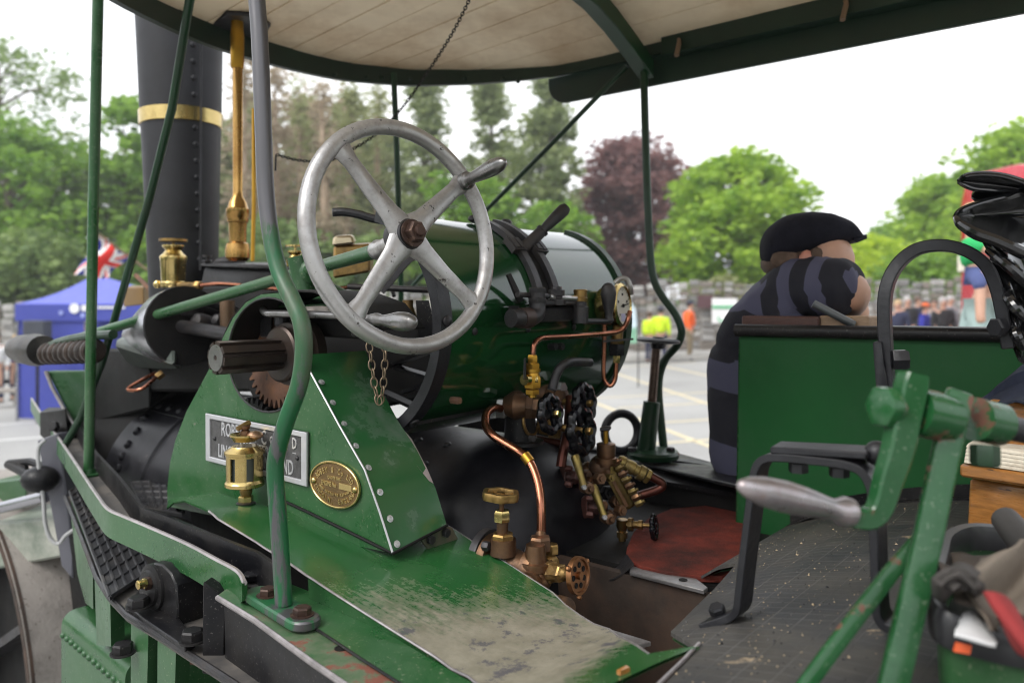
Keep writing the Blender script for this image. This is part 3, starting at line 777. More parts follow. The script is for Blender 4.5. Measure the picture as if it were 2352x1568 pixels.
# ---------------- steering wheel
C = P(931, 541, 1.45)
WS = 1.45 / 1.68
n = V(0.705, -0.691, 0.155).normalized()
e1 = V(0.70, 0.714, 0); e1 = (e1 - n * e1.dot(n)).normalized()
e2 = n.cross(e1); e2 = e2 if e2.z > 0 else -e2
wheel = grp('steering_wheel', C, 'bare steel four spoked hand wheel')
def wp(a, r, h=0): return C + (e1 * math.cos(a) + e2 * math.sin(a)) * r + n * h * WS
part('rim', MB().tube([wp(2 * PI * i / 64, 0.235 * WS) for i in range(64)], 0.0172 * WS, 14, closed=True, up=n), m_steel_w, wheel)
ANG = [math.radians(a) for a in (130, 37, -40, -131)]
for a in ANG:
    path = [wp(a, r * WS, h) for r, h in ((0.02, 0.004), (0.06, 0.003), (0.12, 0.0), (0.19, 0.0), (0.228, 0.0))]
    d = (path[-1] - path[0]).normalized()
    def pr(u):
        w_ = lerp([(0, 0.036), (0.25, 0.025), (0.6, 0.0195), (0.85, 0.0175), (1, 0.027)], u); h_ = lerp([(0, 0.014), (0.5, 0.011), (1, 0.012)], u)
        w_ *= WS; h_ *= WS
        return [(w_ * math.cos(2 * PI * j / 14), h_ * math.sin(2 * PI * j / 14)) for j in range(14)]
    part('spoke', MB().sweep(path, pr, up=n), m_steel_w, wheel)
part('hub', MB().lathe(C - n * 0.03, n, [(a * WS, b * WS) for a, b in ((0, 0.032), (0.03, 0.040), (0.040, 0.039), (0.044, 0.033), (0.047, 0.0325), (0.051, 0.033), (0.054, 0.030))], 28), m_iron, wheel)
hb = part('hub_nut', MB().lathe(C + n * 0.024, n, [(-.004, 0.0255), (0.0, 0.0255), (0.001, 0.02)], 20).hexn(C + n * 0.022, n, 0.0205, 0.018).lathe(C + n * 0.038, n, [(0, 0.011), (0.008, 0.0105), (0.0095, 0.008)], 14), m_nut, wheel, ang=28)
hc = wp(math.radians(37), 0.222 * WS, 0.012)
part('spinner_boss', MB().lathe(hc, n, [(-0.026, 0.010), (-0.017, 0.0165), (0, 0.018), (0.009, 0.018), (0.012, 0.0145)], 18).hexn(hc - n * 0.038, n, 0.0115, 0.014), m_grip, wheel, ang=30)
hd = (P(1152, 374, 1.40) - hc).normalized()
L_ = (P(1152, 374, 1.40) - hc).length
part('spinner_handle', MB().lathe(hc + n * 0.008, hd, [(0, 0.0145), (0.005, 0.0155), (0.010, 0.011), (0.016, 0.009), (0.022, 0.0108), (L_ * .5, 0.0142), (L_ * .72, 0.0152), (L_ * .86, 0.0135), (L_ * .95, 0.009), (L_ * .985, 0.0045), (L_, 0)], 22), m_grip, wheel)

# ---------------- steering shaft, universal joint, long rod and worm
J = P(702, 622, 1.97)
steer = grp('steering_gear', J)
sh_a = C - n * 0.03
part('column_shaft', MB().cyl(P(866, 576, 1.56), J, 0.0150, 18), m_green, steer)
part('column_collar', MB().lathe(P(862, 577, 1.57), C - P(862, 577, 1.57), [(0, 0.015), (0.004, 0.0185), (0.018, 0.02), (0.026, 0.016), (0.09, 0.014)], 18), m_steel, steer)
part('universal_joint', MB().ball(J + V(0.012, 0, -0.004), 0.034, 18, (1.0, 1.0, 1.05)).cyl(P(684, 590, 1.97), P(700, 668, 1.97), 0.026, 16), m_green, steer)
part('joint_support', MB().tube(spline([P(720, 640, 1.99), P(748, 668, 2.0), P(790, 690, 2.02), P(800, 720, 2.02)], 5), lambda u: 0.032 - 0.012 * u, 12), m_green, steer)
E = P(110, 797, 2.63)
part('steering_rod', MB().cyl(J, E, 0.0148, 18), m_green, steer)
wax = (J - E).normalized()
wb = MB().lathe(P(36, 800, 2.85), (P(118, 806, 2.62) - P(36, 800, 2.85)), [(0, 0.0), (0.003, 0.028), (0.02, 0.042), (0.07, 0.05), (0.15, 0.053), (0.19, 0.056), (0.27, 0.05)], 20)
part('gear_casing', wb, mat('greasy_casing', (.03, .028, .026), .4, .3, var=.5, vscale=9, dust=((.10, .09, .08), .4, 8, .6, .1), bump=.3), steer)
wp_ = MB(); a_, b_ = P(112, 812, 2.62), P(212, 806, 2.36)
for i in range(9):
    c = a_.lerp(b_, i / 8); wp_.lathe(c, b_ - a_, [(0, 0.031), (0.005, 0.037), (0.012, 0.037), (0.017, 0.031)], 16)
wp_.cyl(a_, b_, 0.03, 16)
part('worm', wp_, mat('oily_brown_iron', (.05, .035, .028), .35, .6, var=.35, vscale=20, dust=((.014, .012, .011), .4, 12, .5, .2)), steer)
part('worm_bracket', MB().tube(spline([P(112, 800, 2.6), P(135, 786, 2.55), P(200, 772, 2.4), P(260, 768, 2.3)], 5), 0.014, 10), m_green_dk, steer)

# ---------------- boiler barrel with rounded backhead
bz, bt, br = -0.668, 1.5, 0.335
boil = grp('boiler', M(2, bt, bz))
bp = [(0.0, 0.0), (0.004, 0.08), (0.016, 0.16), (0.04, 0.235), (0.08, 0.29), (0.13, 0.322), (0.19, br), (1.42, br), (1.425, br + 0.008), (1.69, br + 0.008)]
part('barrel', MB().lathe(M(1.06, bt, bz), U, bp, 72), m_black_boiler, boil)
brv = MB().lathe((0, 0, 0), ZV, [(0, 0.0155), (0.006, 0.0145), (0.012, 0.0095), (0.0145, 0)], 12).mesh('boiler_rivet_mesh', m_black_boiler)
def on_barrel(px, py):
    k, m = (px - CX) / F, -(py - HY) / F
    d = V(k, 1, m); o = V(0, 0, 0)
    # cylinder axis point
    def st(v): return v.dot(R), v.z
    dt, dz = d.dot(R), m
    a = dt * dt + dz * dz; b = -2 * (dt * bt + dz * bz); c = bt * bt + bz * bz - (br + 0.008) ** 2
    D = b * b - 4 * a * c
    Y = (-b - math.sqrt(max(D, 0))) / (2 * a)
    p = V(k * Y, Y, m * Y); s_ = p.dot(U)
    ctr = U * s_ + R * bt + V(0, 0, bz)
    return p + V(0, 0, ZC), (p - ctr).normalized(), s_
for px, py in ((377, 905), (345, 928), (367, 934), (390, 939), (414, 944), (437, 949), (332, 960), (315, 990), (294, 1020), (281, 1048), (274, 1075), (266, 1100), (462, 953), (398, 884)):
    p, nn, _ = on_barrel(px, py)
    inst('rivet', brv, along(p - nn * 0.001, nn), boil)
pts = [on_barrel(px, py) for px, py in ((346, 943), (380, 952), (412, 960), (450, 968))]
part('seam_strip', MB().ribbon([p + nn * 0.0005 for p, nn, _ in pts], [on_barrel(px, py)[0] + nn * 0.0005 for (px, py), (_, nn, _) in zip(((346, 920), (380, 928), (412, 934), (450, 942)), pts)], (0, 0, 0.003)), m_black_boiler, boil)
for a, s_ in [(a_, s2) for s2 in (1.36, 1.46) for a_ in (1.9, 2.15, 2.4, 2.65, 2.9, 3.15)]:
    nn = (R * math.cos(a) + ZV * math.sin(a)); inst('rivet', brv, along(M(s_, bt, bz) + nn * (br - .004), nn) @ Matrix.Scale(.8, 4), boil)
# smokebox side and saddle below the chimney
part('smokebox', MB().lathe(M(2.72, bt, -0.56), U, [(0, 0.0), (0.001, 0.26), (0.02, 0.27), (0.52, 0.27), (0.53, 0)], 48), m_black_dk, boil)
sd = MB()
sd.hexa([P(455, 690, 2.75), P(640, 700, 2.45), P(700, 690, 2.9), P(480, 680, 3.1), P(470, 612, 2.75), P(640, 618, 2.45), P(690, 612, 2.9), P(480, 612, 3.1)])
part('valve_chest', sd, m_black, boil, bevel=0.012, seg=2)
part('chest_lid', MB().hexa([P(462, 612, 2.72), P(640, 620, 2.42), P(700, 612, 2.9), P(478, 610, 3.12), P(462, 603, 2.72), P(640, 609, 2.42), P(700, 603, 2.9), P(478, 602, 3.12)]), m_iron, boil, bevel=0.004)
part('lid_dome', MB().ball(P(528, 603, 2.7), 0.052, 18, (1, 1, 0.42)), m_iron, boil)
part('lid_stud', MB().cyl(P(476, 606, 2.7), P(476, 588, 2.7), 0.006, 8).lathe(P(476, 590, 2.7), ZV, [(0, 0.015), (0.006, 0.015)], 12).hexn(P(476, 604, 2.7), ZV, 0.018, 0.01), m_iron, boil)
sl = MB().hexa([P(360, 740, 2.6), P(620, 760, 2.3), P(640, 740, 2.75), P(420, 720, 2.95), P(395, 672, 2.65), P(640, 652, 2.4), P(660, 650, 2.75), P(450, 655, 2.95)])
part('crank_case', sl, m_black_dk, boil, bevel=0.015, seg=2)
for i, (px, py, r) in enumerate(((455, 740, 0.03), (500, 735, 0.02), (478, 692, 0.016), (425, 716, 0.014), (445, 700, 0.012))):
    part('pipe_cap', MB().lathe(P(px, py, 2.35), (-0.5, -0.8, 0.3), [(-0.1, r), (0, r), (0.012, r * .8), (0.02, 0)], 14), m_iron, boil)
part('crank_column', MB().cyl(P(523, 760, 2.3), P(522, 690, 2.3), 0.021, 14), mat('brown_steel', (0.16, 0.10, 0.06), 0.45, 0.5), boil)
# polished cladding sheet and handrail in front of the saddle
ccl = []
for i in range(9):
    u = i / 8
    ccl.append((P(272 + 10 * u, 778 - 92 * math.sin(u * PI / 2), 2.62 + 0.25 * u), P(398 + 5 * u, 740 - 62 * math.sin(u * PI / 2), 2.42 + 0.25 * u)))
part('cladding_sheet', MB().lathe(P(424, 748, 2.36), P(284, 776, 2.78) - P(424, 748, 2.36), [(0, .118), (.08, .115), (.3, .075), (.46, .04), (.47, 0)], 28), m_clad, boil)
part('cladding_end', MB().lathe(P(426, 747, 2.355), P(424, 748, 2.36) - P(284, 776, 2.78), [(-.004, .1165), (.004, .1165), (.006, .09)], 28), m_black_dk, boil)
part('motion_housing', MB().hexa([P(200, 975, 2.95), P(345, 940, 2.62), P(350, 930, 2.9), P(215, 960, 3.2), P(205, 800, 2.95), P(345, 800, 2.62), P(350, 800, 2.9), P(215, 800, 3.2)]), m_black_dk, boil, bevel=.01)
part('cladding_skirt', MB().hexa([P(260, 790, 2.62), P(400, 838, 2.25), P(420, 850, 2.6), P(300, 850, 2.8), P(272, 776, 2.62), P(400, 742, 2.42), P(430, 742, 2.6), P(300, 770, 2.8)]), mat('grey_green_side', (0.12, 0.14, 0.125), 0.4, 0.3), boil, bevel=0.01)
part('handrail', MB().tube(spline([P(372, 770, 2.42), P(366, 755, 2.42), P(378, 746, 2.40), P(420, 750, 2.34), P(530, 768, 2.18), P(560, 772, 2.14)], 5), 0.019, 14), m_iron, boil)
part('copper_loop', MB().tube(spline([P(357, 856, 2.4), P(330, 870, 2.36), P(296, 890, 2.33), P(300, 896, 2.32), P(325, 893, 2.31), P(352, 872, 2.35), P(362, 860, 2.4)], 6), 0.0055, 10), m_copper, boil)
part('pipe_union', MB().hexn(P(360, 866, 2.38), (0.6, 0.3, 0.5), 0.013, 0.022), m_brass_old, boil)
part('motion_housing', MB().hexa([P(290, 900, 2.75), P(640, 900, 2.15), P(660, 880, 2.7), P(330, 880, 3.1), P(300, 800, 2.75), P(600, 765, 2.2), P(640, 760, 2.7), P(340, 780, 3.1)]), m_black_dk, boil, bevel=.01)
part('motion_housing', MB().hexa([P(735, 965, 2.25), P(985, 915, 2.12), P(1060, 900, 2.6), P(780, 940, 2.8), P(735, 735, 2.25), P(1000, 735, 2.12), P(1060, 735, 2.6), P(850, 735, 2.8)]), m_black_dk, boil, bevel=.01)
# brass lubricator bottle
lub = grp('brass_oil_bottle', P(398, 655, 2.55))
o, pr = lz([(660, 26), (655, 29), (650, 29), (646, 26), (600, 28), (592, 30), (588, 29), (582, 22), (575, 17), (566, 24), (563, 24), (562, 0)], 398, 2.55)
part('body', MB().lathe(o, ZV, pr, 22), m_brass, lub)
o, pr = lz([(566, 3), (556, 3), (555, 31), (549, 31), (548, 0)], 398, 2.55)
part('thumb_wheel', MB().lathe(o, ZV, pr, 20), m_brass_old, lub)
part('outlet_union', MB().cyl(P(412, 655, 2.5), P(462, 656, 2.45), 0.011, 12).hexn(P(450, 656, 2.46), (1, -.2, 0), 0.015, 0.018), m_brass_old, lub)
part('drain_cock', MB().ball(P(362, 653, 2.55), 0.014, 10).cyl(P(362, 653, 2.55), P(380, 655, 2.55), 0.009, 8), m_brass, lub)
part('copper_pipe', MB().tube(spline([P(460, 655, 2.45), P(500, 652, 2.42), P(560, 656, 2.38), P(640, 664, 2.3), P(720, 668, 2.25), P(800, 660, 2.25)], 5), 0.0065, 10), m_copper, lub)
lub2 = grp('brass_oil_bottle', P(678, 600, 2.35))
o, pr = lz([(612, 20), (600, 21), (592, 14), (586, 11), (580, 17), (576, 17), (574, 3), (568, 3), (567, 22), (563, 22), (562, 0)], 678, 2.35)
part('body', MB().lathe(o, ZV, pr, 20), m_brass, lub2)
# brass box fittings seen through the wheel
part('oil_box', MB().hexa([P(765, 640, 2.2), P(850, 625, 2.2), P(858, 620, 2.35), P(775, 636, 2.35), P(765, 565, 2.2), P(850, 560, 2.2), P(858, 556, 2.35), P(775, 562, 2.35)]), m_brass_old, roller, bevel=0.006)
part('oil_box_lid', MB().hexa([P(762, 566, 2.19), P(815, 560, 2.19), P(820, 557, 2.3), P(770, 562, 2.3), P(766, 542, 2.19), P(808, 540, 2.19), P(812, 538, 2.3), P(772, 541, 2.3)]), mat('pale_brass', (0.6, 0.5, 0.34), 0.3, 0.9), roller, bevel=0.006)
part('grab_lever', MB().sweep(spline([P(764, 488, 1.9), P(790, 487, 1.9), P(825, 493, 1.9), P(860, 503, 1.9), P(900, 508, 1.9)], 5), lambda u: [((0.0125 if .02 < u else .006) * math.cos(j * PI / 5), 0.0105 * math.sin(j * PI / 5)) for j in range(10)]), m_ironblk, roller)
part('flat_link', MB().bar([P(870, 665, 2.05), P(935, 590, 2.05), P(1000, 560, 2.0)], 0.008, 0.034), m_iron, roller)
part('cross_rod', MB().cyl(P(800, 658, 2.2), P(985, 666, 2.15), 0.0085, 12), m_iron, roller)
part('stay_rod', MB().cyl(P(888, 610, 2.25), P(905, 680, 2.2), 0.006, 8), m_iron, roller)
# ---------------- gear guard with its cut-out, plates and riveted rear strip
TP = 0.98
guard = grp('gear_guard', T(700, 1150, TP))
outer = [(385, 1162), (384, 1125), (390, 1065), (403, 1010), (428, 945), (463, 880), (492, 825), (512, 775), (535, 730), (565, 694), (600, 676), (645, 672), (690, 690), (706, 745), (713, 854), (778, 974), (838, 1079), (872, 1176), (902, 1270)]
hole = []
for i in range(40):
    a = 2 * PI * i / 40
    hole.append((618 + 95 * math.cos(a) * (1.0 if math.cos(a) > 0 else 0.98), 815 + 131 * math.sin(a)))
hole = [(min(x, 700), y) for x, y in hole]
outer3 = [T(x, y, TP) for x, y in outer]; hole3 = [T(x, y, TP) for x, y in hole]
part('side_plate', MB().prism_hole(outer3, hole3, R * 0.003), m_green, guard)
part('hole_edging', MB().tube([p - R * 0.001 for p in hole3], 0.0022, 6, closed=True), m_iron, guard)
cl = [(690, 815), (713, 854), (778, 974), (838, 1079), (872, 1176), (902, 1270)]
rl = [(840, 805), (863, 871), (913, 964), (958, 1034), (1000, 1120), (1026, 1205)]
A = [T(x, y, TP - 0.001) for x, y in cl]
B = []
for (x, y), a in zip(rl, A):
    B.append(S(x, y, a.dot(U) - 0.004))
part('rear_strip', MB().ribbon(A, B, U * 0.003), mat('guard_strip_green', (0.016, 0.08, 0.024), 0.22, var=0.15, vscale=3, dust=((0.12, 0.14, 0.12), 0.2, 7, 0.5, 0), wear=((0.23, 0.19, 0.18), 0.12, 7, 0.6, 0.1), coat=0.5, bump=0.04, bscale=12), guard)
part('corner_edge', MB().tube([T(x, y, TP - 0.002) for x, y in cl], 0.0022, 6), m_zinc, guard)
# scuffed patch where the rear strip has lost its paint
mb = MB()
sc_o = [(925, 985), (945, 1008), (962, 1040), (980, 1075), (995, 1110), (985, 1104), (972, 1088), (958, 1070), (946, 1052), (938, 1046), (928, 1030), (922, 1005)]
sc3 = []
for x, y in sc_o:
    s_ = lerp([(805, A[0].dot(U)), (1205, A[-1].dot(U))], y + 6)
    best = None
    # on the strip's own surface
    for i in range(len(A) - 1):
        q = [A[i], A[i + 1], B[i + 1], B[i]]
        nn = (q[1] - q[0]).cross(q[3] - q[0]); d = V((x - CX) / F, 1, -(y - HY) / F); o = V(0, 0, ZC)
        tt = (q[0] - o).dot(nn) / d.dot(nn); p = o + d * tt
        if min(q[0].z, q[3].z) + 0.02 >= p.z >= max(q[1].z, q[2].z) - 0.02: best = p; break
    sc3.append((best or S(x, y, s_)) - U * 0.0012)
part('bare_patch', MB().prism(sc3, U * 0.0004), mat('bare_primer', (0.30, 0.25, 0.24), 0.55, 0.1, var=0.2, vscale=30), guard)
rsc = MB().lathe((0, 0, 0), ZV, [(0, 0.0068), (0.001, 0.0068), (0.0016, 0.0045), (0.0035, 0.0042), (0.0037, 0.0022), (0.0022, 0.0018), (0.002, 0)], 14).mesh('screw_mesh', m_zinc)
for px, py in ((738, 878), (764, 925), (790, 974), (817, 1024), (846, 1074), (872, 1130), (895, 1191), (911, 1249)):
    for i in range(len(A) - 1):
        q = [A[i], A[i + 1], B[i + 1], B[i]]
        nn = (q[1] - q[0]).cross(q[3] - q[0]).normalized(); d = V((px - CX) / F, 1, -(py - HY) / F); o = V(0, 0, ZC)
        tt = (q[0] - o).dot(nn) / d.dot(nn); p = o + d * tt
        if max(q[0].z, q[3].z) >= p.z >= min(q[1].z, q[2].z) or i == len(A) - 2:
            if nn.dot(d) > 0: nn = -nn
            inst('screw', rsc, along(p + nn * 0.001, nn), guard); break
# green bow-shaped cap over the gear, above the plate
cap_a, cap_b = [], []
for x, y in ((505, 790), (530, 735), (565, 692), (605, 674), (660, 668), (720, 672), (790, 700), (835, 760)):
    a = T(x, y, TP - 0.0); cap_a.append(a); cap_b.append(a + R * 0.16)
part('guard_cap', MB().ribbon(cap_a, cap_b, (0, 0, 0.003)), m_black_dk, guard)
part('seam_bead', MB().tube([T(x, y, TP - .003) for x, y in ((620, 1135), (700, 1172), (760, 1201), (830, 1235), (868, 1254), (902, 1271))] + [B[-1] - U * .002], .003, 6), m_black_dk, guard)
part('gusset', MB().prism([S(x, y, 1.10) for x, y in ((968, 1240), (1022, 1203), (1040, 1212), (1054, 1240), (1062, 1300), (1030, 1296), (985, 1262))], U * 0.006), mat('grimy_green', (0.03, 0.065, 0.03), 0.5, var=0.3, vscale=20, dust=((0.13, 0.10, 0.07), 0.5, 18, 0.7, 0)), guard, bevel=0.001)
gb = MB().hexn((0, 0, 0), ZV, 0.0095, 0.009).mesh('gusset_bolt_mesh', m_iron, ang=30)
for x, y in ((987, 1238), (1022, 1222)): inst('bolt', gb, along(S(x, y, 1.098), -U), guard)

# nameplates
def text_mesh(txt, size, ex, sx=1.0, bevel=0.0):
    cu = bpy.data.curves.new('lettering', 'FONT')
    cu.body = txt; cu.size = size; cu.extrude = ex; cu.align_x = 'CENTER'; cu.resolution_u = 2; cu.offset = bevel
    o = bpy.data.objects.new('lettering', cu); COL.objects.link(o)
    dg = bpy.context.evaluated_depsgraph_get()
    me = bpy.data.meshes.new_from_object(o.evaluated_get(dg))
    bpy.data.objects.remove(o); bpy.data.curves.remove(cu)
    for v in me.vertices: v.co.x *= sx
    me.materials.clear()
    return me
def text_part(name, txt, size, W, m, parent, ex=0.0012, sx=1.0, bold=0.0):
    me = text_mesh(txt, size, ex, sx, bold); me.materials.append(m)
    return inst(name, me, W, parent)
nD = -R                                   # outward normal of the side plate
def on_plate(px, py, lift): return T(px, py, TP - lift)
q = [on_plate(x, y, 0.002) for x, y in ((478, 948), (479, 1056), (710, 1116), (710, 992))]
npl = grp('name_plate', q[0], 'oblong cast maker plate with silver rim')
part('plate', MB().prism(q, nD * 0.003), m_platefield, npl)
rim = MB()
def inset(u, v): return (q[0] * (1 - u) + q[3] * u) * (1 - v) + (q[1] * (1 - u) + q[2] * u) * v
for (u0, v0), (u1, v1), (u2, v2), (u3, v3) in (((0, 0), (1, 0), (.955, .1), (.045, .1)), ((1, 0), (1, 1), (.955, .9), (.955, .1)), ((1, 1), (0, 1), (.045, .9), (.955, .9)), ((0, 1), (0, 0), (.045, .1), (.045, .9))):
    rim.prism([inset(u0, v0), inset(u1, v1), inset(u2, v2), inset(u3, v3)], nD * 0.0075)
part('plate_rim', rim, m_alu, npl, bevel=0.0012, clean=True)
xd = (q[3] - q[0]).normalized(); yd = (q[0] - q[1]); yd = (yd - xd * yd.dot(xd)).normalized()
Wd, Hd = (q[3] - q[0]).length, (q[0] - q[1]).length
def pl(u, v): return frame(inset(u, v) + nD * 0.0032, xd, yd, nD)
for txt, u, v, sz, sx in (('ROBEY', 0.28, 0.40, 0.30, 0.66), ('&', 0.505, 0.38, 0.22, 0.7), ('C', 0.60, 0.40, 0.30, 0.66), ('o', 0.675, 0.355, 0.24, 0.66), ('LT', 0.80, 0.40, 0.30, 0.62), ('D', 0.885, 0.355, 0.22, 0.7), ('ENGINEERS', 0.52, 0.60, 0.19, 0.85), ('LINCOLN', 0.27, 0.86, 0.29, 0.60), ('ENGLAND', 0.72, 0.86, 0.29, 0.60)):
    text_part('lettering', txt, sz * Hd * 1.35, pl(u, v), m_alu, npl, 0.0014, sx, 0.0004)
for u in (0.675, 0.885):
    part('letter_bar', MB().box(inset(u, 0.44) + nD * 0.0035, xd * 0.006, yd * 0.0008, nD * 0.001), m_alu, npl)
for u, v in ((0.09, 0.5), (0.91, 0.52)):
    part('stud', MB().ball(inset(u, v) + nD * 0.003, 0.005, 12), m_iron, npl)
# oval brass plate
oc = on_plate(771, 1112, 0.002)
ox = -U; oy = ZV; oa, ob = 0.0765, 0.0455
ov = grp('oval_plate', oc, 'oval brass plate with raised lettering')
def oo(x, y, h=0): return oc + ox * x + oy * y + nD * h
ring = [(oa * math.cos(2 * PI * i / 48), ob * math.sin(2 * PI * i / 48)) for i in range(48)]
part('plate', MB().prism([oo(x, y) for x, y in ring], nD * 0.003), m_brass_cast, ov)
part('plate_rim', MB().sweep([oo(x * .975, y * .96, .0035) for x, y in ring], [(-.0022, -.0025), (.0022, -.0025), (.0022, .0012), (0.001, .0022), (-.001, .0022), (-.0022, .0012)], up=nD, closed=True), m_brass, ov)
def arc_text(txt, a, b, a0, a1, size, inward, sx=0.8):
    nn = len(txt)
    for i, ch_ in enumerate(txt):
        if ch_ == ' ': continue
        th = math.radians(a0 + (a1 - a0) * i / (nn - 1))
        p = oo(a * math.cos(th), b * math.sin(th), 0.0032)
        tx = ox * (-a * math.sin(th)) + oy * (b * math.cos(th)); tx.normalize()
        if inward: tx = -tx
        text_part('letter', ch_, size, frame(p, tx, nD.cross(tx), nD), m_brass, ov, 0.0011, sx, 0.0003)
arc_text('ROBEY & Co LTD', oa * 0.70, ob * 0.50, 158, 22, 0.0165, True, 0.62)
arc_text('LINCOLN, ENGLAND', oa * 0.84, ob * 0.82, 197, 343, 0.0145, False, 0.68)
arc_text('WHEN ORDERING REPAIRS', oa * 0.66, ob * 0.47, 205, 335, 0.0075, False, 0.75)
def row(txt, x, y, size, sx): text_part('lettering', txt, size, frame(oo(x, y, 0.0032), ox, oy, nD), m_brass, ov, 0.0011, sx, 0.0003)
row('QUOTE THIS', 0.0, ob * 0.22, 0.0088, 0.8)
row('ENGINE No', -0.017, -ob * 0.10, 0.0135, 0.66)
part('number_tablet', MB().box(oo(0.034, -ob * 0.0, 0.0035), ox * 0.019, oy * 0.0062, nD * 0.001), m_brass, ov, bevel=0.0005)
for x in (-0.064, 0.064):
    part('stud', MB().ball(oo(x, 0.0, 0.003), 0.0068, 12, (1, 1, 1)), m_brass, ov)

# ---------------- pinion shaft, bearing and rusty gear behind the cut-out
gear = grp('gear_train', T(640, 815, 1.12))
sa = T(496, 822, 0.86)
a8, b8, _ = basis(R)
spl = []
for i in range(8):
    for da, rr in ((-.30, .0275), (-.24, .0342), (.24, .0342), (.30, .0275)):
        a = 2 * PI * i / 8 + da + .2
        spl.append(sa + (a8 * math.cos(a) + b8 * math.sin(a)) * rr)
part('pinion_shaft', MB().prism(spl, R * .17), mat('oily_brown_iron', (.05, .035, .028), .35, .6, var=.35, vscale=20, dust=((.014, .012, .011), .4, 12, .5, .2)), gear, ang=25)
part('shaft_end', MB().lathe(sa - R * 0.0005, -R, [(-0.004, 0.0275), (0.001, 0.0268), (0.0012, 0.006), (-0.003, 0.005), (-0.003, 0)], 26), m_grip, gear)
bcn = sa + R * 0.145
part('bearing_collar', MB().lathe(bcn, R, [(0, 0.036), (0.001, 0.056), (0.005, 0.061), (0.012, 0.061), (0.014, 0.052), (0.02, 0.052), (0.022, 0.068), (0.032, 0.07), (0.034, 0.060), (0.05, 0.060), (0.052, 0.074), (0.075, 0.074)], 36), mat('oily_brown_iron', None), gear)
gp = []
gc = T(628, 826, 1.075)
nt_ = 34
ga, gb2, _ = basis(R)
for i in range(nt_ * 4):
    a = 2 * PI * i / (nt_ * 4)
    rr = 0.112 if (i % 4) in (1, 2) else 0.094
    gp.append(gc + (ga * math.cos(a) + gb2 * math.sin(a)) * rr)
part('spur_gear', MB().prism(gp, R * 0.03), m_rust, gear)
gp2 = []
gc2 = gc + V(0, 0, -0.20) + U * 0.09
for i in range(120):
    a = 2 * PI * i / 120
    gp2.append(gc2 + R * 0.002 + (ga * math.cos(a) + gb2 * math.sin(a)) * (0.105 if (i % 4) in (1, 2) else 0.09))
part('spur_gear', MB().prism(gp2, R * 0.03), m_black, gear)
part('gear_back', MB().lathe(T(625, 815, 1.23), R, [(0, 0.0), (0.001, 0.15), (0.02, 0.15)], 36), m_black_dk, gear)
part('bearing_bracket', MB().hexa([T(598, 775, 1.06), T(625, 775, 1.06), T(628, 775, 1.10), T(602, 775, 1.10), T(598, 708, 1.06), T(622, 708, 1.06), T(626, 708, 1.10), T(602, 708, 1.10)]), m_iron, gear, bevel=0.003)
part('oil_pipe', MB().lathe(T(648, 800, 1.05), ZV, [(0, 0.014), (0.05, 0.014), (0.055, 0.018), (0.07, 0.018)], 12), m_iron, gear)
part('long_lever', MB().tube(spline([T(604, 712, 1.02), T(612, 719, 1.0), T(640, 720, 1.0), T(760, 724, 1.0), T(850, 732, 1.0), T(872, 734, 1.0)], 5), 0.0078, 12), m_grip, roller)
hA, hB = T(868, 734, 1.0), T(955, 741, 0.985)
part('lever_grip', MB().lathe(hA, hB - hA, [((hB - hA).length * u, r) for u, r in ((-0.25, 0.009), (-.1, 0.012), (0, 0.0125), (0.12, 0.0095), (0.3, 0.0125), (0.55, 0.0178), (0.75, 0.0178), (0.9, 0.0135), (0.97, 0.008), (1, 0))], 20), m_grip, roller)
part('guard_block', MB().hexa([T(690, 770, 1.10), T(835, 780, 1.10), T(850, 770, 1.25), T(720, 765, 1.25), T(695, 720, 1.10), T(830, 722, 1.10), T(845, 720, 1.25), T(720, 715, 1.25)]), m_black_dk, roller, bevel=0.006)
part('chain_bracket', MB().hexa([T(806, 774, 1.04), T(836, 775, 1.04), T(842, 772, 1.08), T(812, 770, 1.08), T(806, 722, 1.04), T(838, 724, 1.04), T(844, 722, 1.08), T(812, 720, 1.08)]), m_iron, roller, bevel=0.004)
part('guard_crown', MB().ribbon([T(x, y, 1.05) for x, y in ((640, 702), (690, 700), (740, 698), (790, 706), (840, 732))], [T(x, y, 1.20) for x, y in ((640, 680), (690, 676), (745, 678), (800, 690), (850, 720))], (0, 0, -0.004)), m_green, roller)
# hanging chain of open links
hchain = grp('safety_chain', T(848, 776, 1.02))
lk2 = MB()
lp = [V(0.0062 * math.cos(a) + 0, 0, 0.0105 * math.sin(a)) for a in [2 * PI * i / 16 for i in range(16)]]
lk2.tube(lp, 0.00155, 6, closed=True, up=V(0, 1, 0))
lk2_me = lk2.mesh('open_link_mesh', mat('brassed_steel', (0.2, 0.15, 0.10), 0.35, 0.85, var=0.3, vscale=60), ang=80)
for pts in (((845, 778), (849, 800), (853, 830), (857, 860), (861, 890), (868, 915), (872, 930)), ((884, 775), (884, 800), (884, 830), (882, 860), (880, 890), (876, 912), (872, 928))):
    ch = spline([T(x, y, 1.01) for x, y in pts], 10)
    pos = 0.0; L_acc = 0; i = 0
    for a, b in zip(ch, ch[1:]):
        d = (b - a).length
        while pos < L_acc + d:
            inst('link', lk2_me, along(a.lerp(b, (pos - L_acc) / d), b - a, 1.2 if i % 2 else -0.5), hchain); pos += 0.0172; i += 1
        L_acc += d

